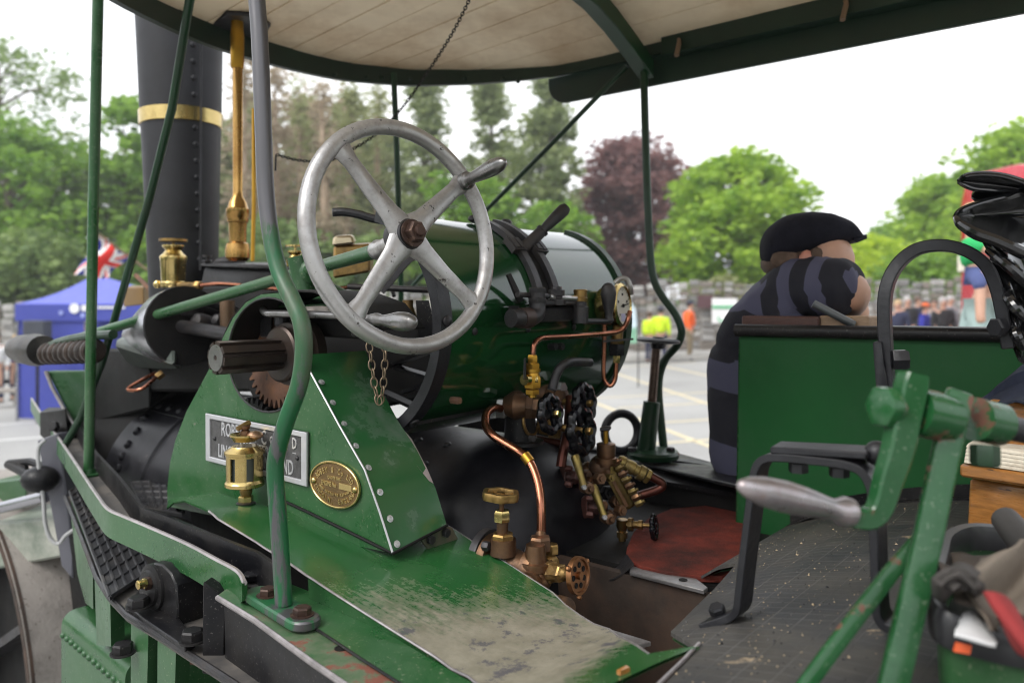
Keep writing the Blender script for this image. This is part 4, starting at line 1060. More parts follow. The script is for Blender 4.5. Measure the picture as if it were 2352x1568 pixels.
# ---------------- worn footplate sheet
SHP = [(0.3, -0.405), (0.475, -0.436), (0.57, -0.468), (0.635, -0.496), (0.70, -0.513), (0.78, -0.518), (0.9, -0.503), (1.0, -0.490), (1.13, -0.472), (1.3, -0.455), (1.5, -0.427), (1.68, -0.435), (1.85, -0.475), (1.95, -0.51), (2.1, -0.56)]
def shz(s): return lerp(SHP, s)
def sheet_material():
    m = mat('worn_sheet_green', GREEN, 0.32, var=0.16, vscale=3, coat=0.0)
    nt = m.node_tree; N, L = nt.nodes, nt.links
    b = N['Principled BSDF']
    src = b.inputs['Base Color'].links[0].from_socket
    co = N.new('ShaderNodeTexCoord')
    def dot(v):
        d = N.new('ShaderNodeVectorMath'); d.operation = 'DOT_PRODUCT'; d.inputs[1].default_value = v
        L.new(co.outputs['Object'], d.inputs[0]); return d.outputs['Value']
    cs, ct = dot(tuple(U)), dot(tuple(R))
    cmb = N.new('ShaderNodeCombineXYZ'); L.new(cs, cmb.inputs[0]); L.new(ct, cmb.inputs[1])
    mp2 = N.new('ShaderNodeMapping'); mp2.inputs['Scale'].default_value = (5, 60, 1); mp2.inputs['Rotation'].default_value = (0, 0, 0.12); L.new(cmb.outputs[0], mp2.inputs[0])
    def noi(sc, vec, det=8, ro=0.7):
        n_ = N.new('ShaderNodeTexNoise'); n_.inputs['Scale'].default_value = sc; n_.inputs['Detail'].default_value = det; n_.inputs['Roughness'].default_value = ro
        L.new(vec, n_.inputs['Vector']); return n_.outputs['Fac']
    def math_(op, a, c, d=None):
        x = N.new('ShaderNodeMath'); x.operation = op
        for i, vv in enumerate((a, c, d)):
            if vv is None: continue
            if hasattr(vv, 'links'): L.new(vv, x.inputs[i])
            else: x.inputs[i].default_value = vv
        return x.outputs[0]
    def rng(v, lo, hi, a=0, c=1):
        x = N.new('ShaderNodeMapRange'); x.inputs[1].default_value = lo; x.inputs[2].default_value = hi; x.inputs[3].default_value = a; x.inputs[4].default_value = c
        L.new(v, x.inputs[0]); return x.outputs[0]
    streak = noi(1.0, mp2.outputs[0]); blot = noi(7, cmb.outputs[0]); fine = noi(90, cmb.outputs[0])
    mp3 = N.new('ShaderNodeMapping'); mp3.inputs['Scale'].default_value = (9, 150, 1); mp3.inputs['Rotation'].default_value = (0, 0, -0.1); L.new(cmb.outputs[0], mp3.inputs[0])
    hair = noi(1.0, mp3.outputs[0], 4)
    # trodden area: towards the driver's end of the sheet
    skew = math_('MULTIPLY_ADD', ct, 0.77, -0.64)
    zone = rng(math_('ADD', cs, skew), 1.15, 0.84)
    zone = math_('MULTIPLY', zone, rng(cs, 0.54, 0.62))
    v = math_('ADD', zone, math_('MULTIPLY_ADD', streak, 0.5, -0.27))
    v = math_('ADD', v, math_('MULTIPLY_ADD', blot, 0.9, -0.45))
    v = math_('ADD', v, math_('MULTIPLY_ADD', hair, 0.9, -0.46))
    v = math_('ADD', v, math_('MULTIPLY_ADD', fine, 1.3, -0.65))
    fw = rng(v, 0.20, 0.78)
    specks = rng(noi(130, cmb.outputs[0], 3), 0.68, 0.72, 0, 0.6)
    bare = N.new('ShaderNodeMix'); bare.data_type = 'RGBA'
    L.new(rng(noi(22, cmb.outputs[0]), 0.35, 0.65), bare.inputs[0]); bare.inputs[6].default_value = (0.20, 0.185, 0.135, 1); bare.inputs[7].default_value = (0.31, 0.285, 0.22, 1)
    dark = rng(math_('ADD', noi(16, cmb.outputs[0], 10, 0.78), math_('MULTIPLY', zone, 0.06)), 0.60, 0.64)
    bare2 = N.new('ShaderNodeMix'); bare2.data_type = 'RGBA'; L.new(dark, bare2.inputs[0]); L.new(bare.outputs[2], bare2.inputs[6]); bare2.inputs[7].default_value = (0.11, 0.105, 0.11, 1)
    grime = N.new('ShaderNodeMix'); grime.data_type = 'RGBA'; L.new(specks, grime.inputs[0]); L.new(src, grime.inputs[6]); grime.inputs[7].default_value = (0.20, 0.20, 0.13, 1)
    film = N.new('ShaderNodeMix'); film.data_type = 'RGBA'; L.new(rng(blot, 0.45, 0.75, 0, 0.35), film.inputs[0]); L.new(grime.outputs[2], film.inputs[6]); film.inputs[7].default_value = (0.10, 0.15, 0.08, 1)
    out = N.new('ShaderNodeMix'); out.data_type = 'RGBA'; L.new(fw, out.inputs[0]); L.new(film.outputs[2], out.inputs[6]); L.new(bare2.outputs[2], out.inputs[7])
    L.new(out.outputs[2], b.inputs['Base Color'])
    L.new(rng(fw, 0, 1, 0.24, 0.5), b.inputs['Roughness'])
    L.new(rng(fw, 0, 1, 0.0, 0.25), b.inputs['Metallic'])
    return m
m_sheet = sheet_material()
ne = [(383, 1166), (400, 1153), (425, 1149), (460, 1163), (500, 1190), (545, 1217), (588, 1243), (665, 1292), (705, 1320), (760, 1356), (823, 1396), (900, 1444), (1000, 1506), (1075, 1551), (1140, 1592), (1230, 1650)]
fe = [(400, 1120), (440, 1120), (500, 1130), (560, 1150), (640, 1170), (720, 1185), (800, 1200), (900, 1215), (1030, 1207), (1100, 1252), (1180, 1302), (1270, 1360), (1400, 1444), (1490, 1500), (1550, 1490), (1606, 1483)]
NE = [onprof(x, y, shz) for x, y in ne]
FE = [onprof(x, y, shz) for x, y in fe]
mb = MB(); rows = []
for a, b in zip(NE, FE):
    r_ = []
    for k in range(9):
        p = a.lerp(b, k / 8)
        p.z = ZC + shz(p.dot(U)); r_.append(p)
    rows.append(r_)
# refine lengthwise
fin = []
for i in range(len(rows) - 1):
    for k in range(4):
        r_ = [x.lerp(y, k / 4) for x, y in zip(rows[i], rows[i + 1])]
        for p in r_: p.z = ZC + shz(p.dot(U))
        fin.append(r_)
fin.append(rows[-1])
ids = [mb.add(r_) for r_ in fin]; ids2 = [mb.add([p - V(0, 0, 0.004) for p in r_]) for r_ in fin]
for i in range(len(ids) - 1):
    for k in range(8):
        mb.face(ids[i] + k, ids[i] + k + 1, ids[i + 1] + k + 1, ids[i + 1] + k)
        mb.face(ids2[i] + k, ids2[i + 1] + k, ids2[i + 1] + k + 1, ids2[i] + k + 1)
    for k in (0, 8): mb.face(ids[i] + k, ids[i + 1] + k, ids2[i + 1] + k, ids2[i] + k)
sheet = part('footplate_sheet', mb, m_sheet, roller)
m_edge = mat('bare_steel_edge', (0.35, 0.32, 0.32), 0.4, 0.7, var=0.3, vscale=30)
part('bare_edge', MB().tube([f[0] + V(0, 0, -0.001) for f in fin[14:]], 0.0022, 6), m_edge, sheet)
part('bare_edge', MB().tube([f[8] + V(0, 0, -0.001) for f in fin[32:53]], 0.0022, 6), m_edge, sheet)
# upright lip below the sheet and the lower ledge
li = [f[0] for f in fin[32:]]
LEDGE = -0.512
part('sheet_lip', MB().ribbon([p + V(0, 0, -0.003) + R * 0.002 for p in li], [V(p.x, p.y, min(ZC + LEDGE, p.z - 0.02)) + R * 0.004 for p in li], R * 0.003), m_green, sheet)
inner = [Zp(x, y, LEDGE) for x, y in ((560, 1306), (640, 1345), (707, 1372), (830, 1440), (950, 1514), (1050, 1574), (1180, 1650))]
outer = [Zp(x, y, LEDGE) for x, y in ((500, 1360), (540, 1384), (588, 1413), (664, 1468), (720, 1508), (813, 1570), (920, 1650))]
mid = [a.lerp(b, 0.52) for a, b in zip(inner, outer)]
inner = [p + R * 0.02 for p in inner]
part('ledge_plate', MB().ribbon(inner, mid, (0, 0, -0.004)), m_green, roller)
m_flaked = mat('flaked_green_plate', (0.02, 0.10, 0.03), 0.45, var=0.3, vscale=9, dust=((0.16, 0.14, 0.11), 0.5, 9, 0.6, 0.1), wear=((0.16, 0.055, 0.035), 0.42, 9, 0.7, 0), bump=0.25)
mid2 = [p + V(0, 0, -0.0045) + (o_ - p) * 0.0 for p, o_ in zip(mid, outer)]
op = part('outer_plate', MB().ribbon([p + V(0, 0, -0.005) + R * 0.01 for p in mid], [p + V(0, 0, -0.005) for p in outer], (0, 0, -0.008)), m_flaked, roller)
part('plate_edge', MB().tube([p + V(0, 0, -0.009) for p in outer], 0.005, 8), m_edge, op)
part('joint_bead', MB().tube([p + V(0, 0, -0.001) for p in mid], 0.0022, 6), m_black, op)
part('bolt_hole', MB().lathe(Zp(783, 1488, LEDGE - 0.0045), ZV, [(0, 0.010), (0.0007, 0.010), (0.0008, 0.0072), (0.0003, 0.0068), (0.0003, 0)], 16), m_black_dk, op)
part('plate_skirt', MB().ribbon([p + R * 0.012 + V(0, 0, -0.014) for p in outer], [p + R * 0.03 + V(0, 0, -0.7) for p in outer], R * 0.01), m_black, roller)

# ---------------- sight feed lubricator on the sheet
lb = onprof(566, 1155, lambda s: shz(s) + 0.0, 2.4, 1.0)
Yl = lb.y
slub = grp('sight_feed_lubricator', lb, 'brass sight feed lubricator in front of the plates')
def lzz(pts, px0):
    y0 = pts[0][0]
    return P(px0, y0, Yl), [((y0 - py) / F * Yl, hw / F * Yl) for py, hw in pts]
o, pr = lzz([(1158, 19), (1154, 22), (1151, 15)], 565); part('base_washer', MB().lathe(o, ZV, pr, 20), m_iron, slub)
o, pr = lzz([(1152, 16), (1137, 16)], 565); part('base_nut', MB().hexn(o, ZV, pr[0][1] * 1.05, pr[1][0]), m_brass, slub, ang=28)
o, pr = lzz([(1138, 11), (1130, 14), (1112, 14), (1104, 9)], 565); part('sight_body', MB().lathe(o, ZV, pr, 16), m_brass_old, slub)
for dx in (-6, 8): part('sight_window', MB().ball(P(565 + dx, 1120, Yl - 0.011), 0.0045, 10), m_glass, slub)
# barrel with two glazed slots
r_o = 43 / F * Yl; zt_, zb_ = P(0, 1037, Yl).z, P(0, 1108, Yl).z
bx, by = P(562, 1070, Yl).x, Yl
def band(zlo, zhi, r0, gaps):
    mb = MB(); nseg = 60
    for i in range(nseg):
        a0, a1 = 2 * PI * i / nseg, 2 * PI * (i + 1) / nseg
        am = (a0 + a1) / 2
        if any(abs((am - g + PI) % (2 * PI) - PI) < 0.17 for g in gaps): continue
        p = [V(bx + r * math.cos(a), by + r * math.sin(a), z) for z in (zlo, zhi) for r, a in ((r0 - .003, a0), (r0, a0), (r0, a1), (r0 - .003, a1))]
        mb.hexa([p[0], p[1], p[2], p[3], p[4], p[5], p[6], p[7]])
    return mb
gaps = [-PI / 2 - 0.40, -PI / 2 + 0.62, PI / 2 - .4, PI / 2 + .6]
h_ = zt_ - zb_
tubeb = band(zb_ + h_ * .12, zt_ - h_ * .14, r_o * .95, gaps)
tubeb.v += []
part('barrel', tubeb, m_brass, slub)
part('barrel_top', MB().lathe((bx, by, zt_ - h_ * .145), ZV, [(0, r_o * .945), (h_ * .06, r_o * .95), (h_ * .08, r_o * 1.02), (h_ * .17, r_o * 1.04), (h_ * .2, r_o * .98), (h_ * .3, r_o * .70), (h_ * .34, r_o * .66)], 32), m_brass, slub)
part('barrel_base', MB().lathe((bx, by, zb_ - h_ * .08), ZV, [(-h_ * .06, r_o * .3), (-h_ * .04, r_o * .92), (0, r_o * 1.02), (h_ * .1, r_o * 1.02), (h_ * .14, r_o * .97), (h_ * .21, r_o * .945)], 32), m_brass, slub)
part('glass_tube', MB().lathe((bx, by, zb_ + h_ * .1), ZV, [(0, r_o * .78), (h_ * .8, r_o * .78)], 24), m_glass, slub)
o, pr = lzz([(1012, 26), (1006, 29), (1000, 34), (996, 34), (1000, 30), (1006, 20)], 563); part('filler_cup', MB().lathe(o, ZV, pr, 24), m_brass, slub)
part('cup_lid', MB().ball(P(586, 999, Yl - 0.01), 0.017, 14, (1, 1, 0.55)), mat('pale_copper', (0.55, 0.33, 0.2), 0.3, 0.9), slub)
o, pr = lzz([(1014, 9), (1000, 10), (997, 12), (989, 11), (987, 8), (984, 11), (978, 12), (976, 8)], 563); part('needle_valve', MB().lathe(o, ZV, pr, 14), m_bronze, slub)
part('toggle', MB().cyl(P(545, 985, Yl - .012), P(573, 970, Yl + .01), 0.0052, 10, 0.0062), m_brass_old, slub)
# ---------------- near side frame: green strip, black channel, tread plates, bearing, straps
frm = grp('side_frame', Zp(420, 1250, -0.5))
st = [(70, 915), (95, 955), (130, 1004), (165, 1056), (200, 1110), (225, 1147), (238, 1165), (252, 1176), (275, 1186), (330, 1209), (425, 1251), (490, 1286), (530, 1307), (547, 1321), (556, 1340)]
TOP = [Zp(x, y, -0.478) for x, y in st]
hts = [0.058] * (len(TOP) - 3) + [0.056, 0.048, 0.03]
BOT = [p - V(0, 0, h) for p, h in zip(TOP, hts)]
part('edge_strip', MB().ribbon(spline(TOP, 3), spline(BOT, 3), R * 0.010), m_green, frm)
part('strip_edge', MB().tube([p + R * 0.005 for p in spline(TOP, 3)], 0.0045, 6), mat('bare_strip_edge', (0.34, 0.31, 0.31), 0.42, 0.6, var=0.2, vscale=20, wear=((0.12, 0.05, 0.03), 0.15, 14, 0.7, 0)), frm)
inn = [(150, 930), (185, 985), (215, 1036), (270, 1095), (325, 1166), (382, 1185), (480, 1226), (588, 1268), (628, 1296)]
FT = [Zp(x, y, -0.452) for x, y in inn]
part('channel_flange', MB().ribbon(FT, [p - V(0, 0, 0.07) for p in FT], R * 0.008), m_black, frm)
out_i = [Zp(x, y, -0.505) for x, y in ((95, 960), (130, 1010), (165, 1062), (200, 1115), (238, 1172), (275, 1194), (425, 1258), (500, 1300), (548, 1340), (590, 1385))]
part('channel_floor', MB().ribbon([V(p.x, p.y, ZC - 0.508) + R * 0.006 for p in FT], [V(p.x, p.y, ZC - 0.508) + R * 0.008 for p in out_i], (0, 0, -0.006)), mat('dusty_black_shelf', (0.03, 0.03, 0.032), 0.5, var=0.3, vscale=8, dust=((0.12, 0.105, 0.09), 0.55, 14, 0.8, 0), bump=0.15), frm)
part('strip_bolt', MB().hexn(Zp(578, 1330, -0.503), ZV, 0.017, 0.012), m_black, frm)
# chequered tread plates: raised ribs on a plate
m_tread = mat('tread_plate_black', (0.038, 0.038, 0.042), 0.4, 0.35, var=0.3, vscale=9, dust=((0.075, 0.065, 0.055), 0.3, 12, 0.7, 0), bump=0.15)
def tread(name, quad, nu, nv, lift, parent):
    a, b, c, d = quad     # corners around
    mb = MB()
    mb.prism([a, b, c, d], (0, 0, -0.008))
    def q(u, v): return (a * (1 - u) + b * u) * (1 - v) + (d * (1 - u) + c * u) * v
    def rib(p, r_):
        dd = (r_ - p).normalized(); sd_ = dd.cross(ZV) * 0.0042
        mb.hexa([p - sd_, r_ - sd_, r_ + sd_, p + sd_, p - sd_ * .5 + V(0, 0, lift), r_ - sd_ * .5 + V(0, 0, lift), r_ + sd_ * .5 + V(0, 0, lift), p + sd_ * .5 + V(0, 0, lift)])
    for i in range(nu + 1): rib(q(i / nu, 0), q(i / nu, 1))
    for i in range(nv + 1): rib(q(0, i / nv), q(1, i / nv))
    return part(name, mb, m_tread, parent)
tz = -0.615
quad = [Zp(x, y, tz) for x, y in ((160, 1128), (252, 1370), (345, 1310), (225, 1090))]
tread('tread_plate', quad, 15, 5, 0.004, frm)
quad = [Zp(x, y, -0.56) for x, y in ((300, 1108), (330, 1165), (420, 1180), (430, 1100))]
tread('tread_plate', quad, 5, 6, 0.004, frm)
# lower ledge with its edge
lg = [(150, 1140), (190, 1240), (222, 1325), (252, 1372), (292, 1413), (360, 1455), (430, 1500), (500, 1545), (560, 1584), (640, 1640)]
LO = [Zp(x, y, -0.632) for x, y in lg]
LI = [p + R * 0.30 for p in LO]
part('lower_ledge', MB().ribbon(LO, LI, (0, 0, -0.012)), mat('dusty_black_shelf', None), frm)
part('ledge_edge', MB().tube(LO, 0.0065, 8), m_iron, frm)
part('inner_web', MB().ribbon([p + R * 0.29 + V(0, 0, 0.14) for p in LO], [p + R * 0.29 + V(0, 0, -0.4) for p in LO], R * 0.01), m_black_dk, frm)
def strap(tl, tr, br, bl, m, name='strap', dY=0.0, dep=0.022):
    """upright flat bar hanging from the ledge edge; the corners share one depth"""
    Y = dY
    a = [P(*tl, Y), P(*tr, Y), P(*br, Y), P(*bl, Y)]
    part(name, MB().prism(a, V(0.15, 0.98, 0) * dep), m, frm, bevel=0.0015)
def hang(tops, bots, z, dep=.04):
    A = [Zp(x, y, z) for x, y in tops]; Bq = [P(x, y, a.y) for (x, y), a in zip(bots, A)]
    part('strap', MB().ribbon(A, Bq, V(.3, .9, 0) * dep), m_green, frm)
hang(((164, 1152), (180, 1196), (196, 1240), (213, 1290)), ((163, 1186), (178, 1318), (196, 1384), (214, 1398)), -.63)
hang(((217, 1322), (253, 1378)), ((222, 1480), (255, 1484)), -.64)
hang(((301, 1424), (341, 1449)), ((300, 1650), (336, 1650)), -.645)
hang(((362, 1464), (404, 1490)), ((361, 1670), (400, 1670)), -.645)
strap((466, 1336), (518, 1372), (512, 1556), (464, 1546), m_black, 'upright_bar', 1.42, 0.03)
# bearing block with grease nipple
bcx = T(352, 1345, 0.80)
bb = MB()
face = [(330, 1478), (329, 1395), (326, 1345), (334, 1310), (352, 1292), (372, 1296), (392, 1316), (404, 1345), (408, 1400), (404, 1452), (390, 1452), (384, 1425), (362, 1412), (340, 1418), (336, 1478)]
blk = part('bearing_block', bb.prism([T(x, y, 0.775) for x, y in face], R * 0.17), m_black, roller, bevel=0.003)
part('bearing_cap', MB().lathe(T(350, 1348, 0.773), -R, [(-0.01, 0.047), (0.004, 0.046), (0.006, 0.036), (0.012, 0.034), (0.014, 0)], 28), m_black, blk)
part('grease_nipple', MB().hexn(T(345, 1337, 0.762), -R, 0.013, 0.014).hexn(T(340, 1337, 0.748), -R, 0.010, 0.016), m_nut, blk)
part('nipple_cap', MB().hexn(T(335, 1338, 0.738), -R, 0.010, 0.006).lathe(T(331, 1339, 0.732), -R, [(0, 0.007), (0.012, 0.009), (0.014, 0.006)], 14), m_brass, blk)
foot = [Zp(x, y, -0.618) for x, y in ((288, 1386), (330, 1420), (425, 1485), (450, 1470), (400, 1400), (320, 1352))]
part('bearing_foot', MB().prism(foot, (0, 0, -0.014)), m_black, blk, bevel=0.002)
big_me = MB().lathe((0, 0, 0), ZV, [(0, 0.024), (0.003, 0.024), (0.0035, 0.001)], 16).hexn((0, 0, 0.003), ZV, 0.02, 0.018).mesh('big_bolt_mesh', m_black, ang=30)
for px, py, z, r in ((442, 1472, -0.615, .3), (318, 1394, -0.605, .9), (282, 1500, -0.70, .2)):
    inst('bolt', big_me, Matrix.Translation(Zp(px, py, z)) @ Matrix.Rotation(r, 4, 'Z'), blk)
part('web_plate', MB().hexa([P(398, 1450, 1.75), P(470, 1450, 1.68), P(475, 1450, 1.9), P(405, 1450, 1.95), P(392, 1300, 1.75), P(470, 1330, 1.68), P(475, 1320, 1.9), P(400, 1300, 1.95)]), m_black_dk, frm)
part('spindle', MB().lathe(P(345, 1510, 1.62), (1, .1, -.1), [(0, 0.010), (0.02, 0.010), (0.021, 0.013), (0.03, 0.013), (0.031, 0.009), (0.1, 0.009)], 12), m_bronze, frm)
# riveted green tank low at the front corner
ta, tb = P(141, 1432, 2.05), P(232, 1512, 1.86)
dirn = V((tb - ta).x, (tb - ta).y, 0).normalized(); nr = dirn.cross(ZV); nr = nr if nr.y > 0 else -nr
tl_ = 0.42
prf = [(0, -0.9), (0, -0.035)] + [(0.035 - 0.035 * math.cos(a), -0.035 + 0.035 * math.sin(a)) for a in [PI / 2 * i / 6 for i in range(1, 7)]] + [(0.34, 0.0), (0.34, -0.9)]
ztop = ta.z + 0.03
poly = [V(ta.x, ta.y, ztop) + nr * x + V(0, 0, z) - dirn * 0.0 for x, z in prf]
tank = part('corner_tank', MB().prism(poly, dirn * tl_), m_green, roller)
trv = MB().lathe((0, 0, 0), ZV, [(0, 0.0085), (0.004, 0.0075), (0.007, 0.004), (0.008, 0)], 10).mesh('tank_rivet_mesh', m_green)
for i in range(13):
    p = V(ta.x, ta.y, ztop - 0.055) + dirn * (0.015 + 0.031 * i)
    inst('rivet', trv, along(p, -nr), tank)

# ---------------- front roll, fork and scraper, seen past the frame
fr_c = M(3.78, 1.05, -1.50); frR = 0.78
roll = grp('front_roll', fr_c)
m_rollsurf = mat('roll_steel', (0.30, 0.27, 0.245), 0.6, 0.15, var=0.25, vscale=10, dust=((0.33, 0.30, 0.27), 0.4, 45, 0.8, 0), wear=((0.10, 0.07, 0.055), 0.25, 60, 0.7, 0.1), bump=0.6, bscale=80)
part('roll_shell', MB().lathe(fr_c, R, [(0, frR), (0.9, frR), (0.9, frR - 0.03), (0, frR - 0.03), (0, frR)], 96), m_rollsurf, roll)
part('roll_rim', MB().lathe(fr_c - R * 0.002, R, [(0, frR - 0.028), (0, frR - 0.001), (0.018, frR + 0.0015), (0.02, frR - 0.028), (0, frR - 0.028)], 96), m_rustdk, roll)
part('roll_disc', MB().lathe(fr_c + R * 0.09, R, [(0, 0.0), (0, frR - 0.03), (0.01, frR - 0.03), (0.01, 0)], 48), m_black_dk, roll)
for i in range(8):
    a = 2 * PI * i / 8 + .3
    d = U * math.cos(a) + ZV * math.sin(a)
    part('spoke', MB().bar([fr_c + R * 0.05 + d * 0.08, fr_c + R * 0.05 + d * (frR - 0.03)], 0.03, 0.09, R), m_iron, roll)
part('axle_hub', MB().lathe(fr_c - R * 0.05, R, [(0, 0.06), (0.02, 0.08), (0.2, 0.1)], 20), m_black, roll)
fork = grp('front_fork', P(130, 1080, 2.9))
part('fork_leg', MB().prism([P(x, y, 2.78) for x, y in ((84, 1012), (132, 994), (150, 1120), (168, 1260), (166, 1330), (140, 1300), (118, 1180))], V(.3, .9, 0) * 0.05), mat('grey_paint', (0.11, 0.11, 0.13), 0.4, var=0.12), fork, bevel=0.004)
part('scraper_beam', MB().hexa([P(-60, 1178, 3.2), P(60, 1150, 3.0), P(70, 1146, 3.3), P(-60, 1168, 3.5), P(-60, 1112, 3.2), P(62, 1096, 3.0), P(70, 1086, 3.3), P(-60, 1098, 3.5)]), m_green, fork, bevel=0.006)
part('scraper_beam', MB().hexa([P(-60, 1316, 3.0), P(166, 1274, 2.85), P(170, 1270, 3.1), P(-60, 1306, 3.3), P(-60, 1204, 3.0), P(155, 1188, 2.85), P(165, 1152, 3.1), P(-60, 1164, 3.3)]), mat('faded_grey_green', (0.17, 0.20, 0.16), 0.5, var=0.2, vscale=5, dust=((0.5, 0.48, 0.43), 0.3, 4, 0.7, 0), wear=((0.03, 0.10, 0.05), 0.12, 6, 0.5, 0)), fork, bevel=0.008)
part('water_pipe', MB().cyl(P(-40, 1176, 2.95), P(104, 1140, 2.8), 0.021, 14), m_clad, fork)
part('hose_end', MB().ball(P(92, 1100, 2.75), 0.062, 16, (1.0, .9, .75)), m_black, fork)
part('jaw_clamp', MB().tube([P(18, 1066, 2.9), P(60, 1088, 2.8), P(95, 1105, 2.75)], 0.014, 8).tube([P(20, 1064, 2.9), P(70, 1060, 2.85), P(104, 1072, 2.8)], 0.014, 8).tube([P(48, 1064, 2.88), P(56, 1084, 2.85)], 0.02, 8), m_black, fork)
part('wire_loop', MB().tube(spline([P(104, 1010, 2.75), P(88, 1030, 2.74), P(90, 1080, 2.73), P(100, 1150, 2.72), P(104, 1200, 2.72), P(116, 1236, 2.72), P(135, 1248, 2.72), P(150, 1230, 2.72), P(172, 1214, 2.72)], 5), 0.0065, 8), mat('grey_hose', (0.35, 0.35, 0.35), 0.5), fork)
part('head_plate', MB().prism([P(x, y, 2.95) for x, y in ((106, 852), (196, 852), (196, 962), (186, 992), (168, 968), (140, 920))], V(.4, .9, 0) * 0.04), m_green, fork, bevel=0.004)
part('head_plate_edge', MB().tube([P(x, y, 2.94) for x, y in ((105, 852), (120, 890), (150, 944), (180, 990))], 0.007, 8), m_edge, fork)
part('box_girder', MB().hexa([P(92, 1000, 3.0), P(160, 1050, 2.9), P(170, 1040, 3.2), P(110, 985, 3.3), P(92, 945, 3.0), P(150, 938, 2.9), P(165, 935, 3.2), P(110, 935, 3.3)]), m_black, fork, bevel=0.004)
for (x, y) in ((128, 980), (142, 1004), (110, 1028)): part('girder_bolt', MB().hexn(P(x, y, 2.88), (-.3, -.9, .3), 0.02, 0.016), m_black, fork)
part('head_stock', MB().hexa([P(284, 705, 3.3), P(330, 700, 3.2), P(345, 690, 3.6), P(300, 695, 3.7), P(284, 660, 3.3), P(330, 658, 3.2), P(345, 655, 3.6), P(300, 656, 3.7)]), mat('ochre_paint', (0.16, 0.085, 0.015), 0.5), roller, bevel=0.005)
part('damper_rod', MB().cyl(P(312, 632, 3.1), P(352, 672, 3.0), 0.009, 8), m_rust, roller)
# ---------------- green casing lying across the machine above the firebox
DS, DZ, DR = 1.385, -0.055, 0.252
AT, AB = 1.34, -1.32      # the casing is open at the front, below and above
DT0, DT1 = 1.15, 1.85
def dr(t, a, r=DR): return M(DS - r * math.cos(a), t, DZ + r * math.sin(a))   # a = 0 points rearwards, + up
drum = grp('round_casing', M(DS, 1.5, DZ))
dsc = MB().lathe((0, 0, 0), ZV, [(0, .0075), (.002, .007), (.004, .004), (.0045, 0)], 12).mesh('casing_screw_mesh', m_iron)
mb = MB(); NA = 72; rings = []
for t in (DT0, DT0 + 0.001, 1.4, 1.6, DT1): rings.append(mb.add([dr(t, AB + (AT - AB) * i / NA) for i in range(NA + 1)]))
for a, b in zip(rings, rings[1:]):
    for j in range(NA): mb.face(a + j, a + j + 1, b + j + 1, b + j)
part('shell', mb, m_green_drum, drum)
sec = [AB + (AT - AB) * i / 24 for i in range(25)]
part('back_wall', MB().prism([dr(1.36, a, DR - .003) for a in sec], R * .004), m_black_dk, drum)
part('end_wall', MB().prism([dr(DT1 - .02, a, DR - .003) for a in sec], R * .004), m_black_dk, drum)
part('light_stop_plate', MB().prism([dr(1.36, AT, DR - .004), dr(DT1 - .02, AT, DR - .004), dr(DT1 - .02, AB, DR - .004), dr(1.36, AB, DR - .004)], U * .003), m_black_dk, drum)  # unseen black plate added to keep light out of the casing
def arc_band(t0, t1, r0, r1, a0, a1, n=30):
    mb = MB(); A = [];
    for i in range(n + 1):
        a = a0 + (a1 - a0) * i / n
        A.append([dr(t0, a, r0), dr(t1, a, r0), dr(t1, a, r1), dr(t0, a, r1)])
    ids = [mb.add(x) for x in A]
    for p, q in zip(ids, ids[1:]):
        for j in range(4): mb.face(p + j, p + (j + 1) % 4, q + (j + 1) % 4, q + j)
    mb.face(*[ids[0] + j for j in (3, 2, 1, 0)]); mb.face(*[ids[-1] + j for j in range(4)])
    return mb
part('end_band', arc_band(DT0 - 0.012, DT0 + 0.022, DR - 0.02, DR + 0.004, AB - .02, AT), m_ironblk, drum)
part('end_band', arc_band(DT1 - 0.012, DT1 + 0.014, DR - 0.01, DR + 0.009, AB, AT + .02), m_green_dk, drum)
for a in (0.05, -0.9, 1.2):
    inst('screw', dsc, along(dr(DT0 + 0.006, a, DR + 0.0045), dr(DT0, a, DR + 1) - dr(DT0, a, DR)) @ Matrix.Scale(1.6, 4), drum)
part('bottom_angle', MB().hexa([S(x, y, s) for x, y, s in ((958, 976, 1.20), (1135, 941, 1.20), (1135, 941, 1.24), (958, 976, 1.24), (958, 968, 1.20), (1135, 934, 1.20), (1135, 934, 1.24), (958, 968, 1.24))]), m_black, drum)
part('lap_strip', arc_band(DT0 + 0.03, DT1 - 0.02, DR - 0.001, DR + 0.0025, -0.06, -0.02, 2), m_green_drum, drum)
for t in (1.24, 1.42, 1.60): inst('screw', dsc, along(dr(t, -0.04, DR + 0.003), dr(t, -0.04, DR + 1) - dr(t, -0.04, DR)) @ Matrix.Scale(1.1, 4), drum)
# frames inside the open end
for p, q in (((1040, 880), (900, 840)), ((1010, 960), (880, 900)), ((1000, 800), (900, 840)), ((930, 900), (1010, 870))):
    part('inner_arm', MB().bar([T(*p, 1.25), T(*q, 1.25)], 0.008, 0.028, R), m_black, drum)
part('inner_plate', MB().hexa([T(960, 775, 1.2), T(1005, 770, 1.2), T(1005, 770, 1.23), T(960, 775, 1.23), T(955, 690, 1.2), T(985, 690, 1.2), T(985, 690, 1.23), T(955, 690, 1.23)]), m_black, drum)
part('inner_cap', MB().hexn(T(937, 745, 1.22), ZV, 0.016, 0.03).lathe(T(937, 735, 1.22), ZV, [(0, .02), (.01, .02), (.03, .012), (.045, .012)], 12), m_brass_old, drum)
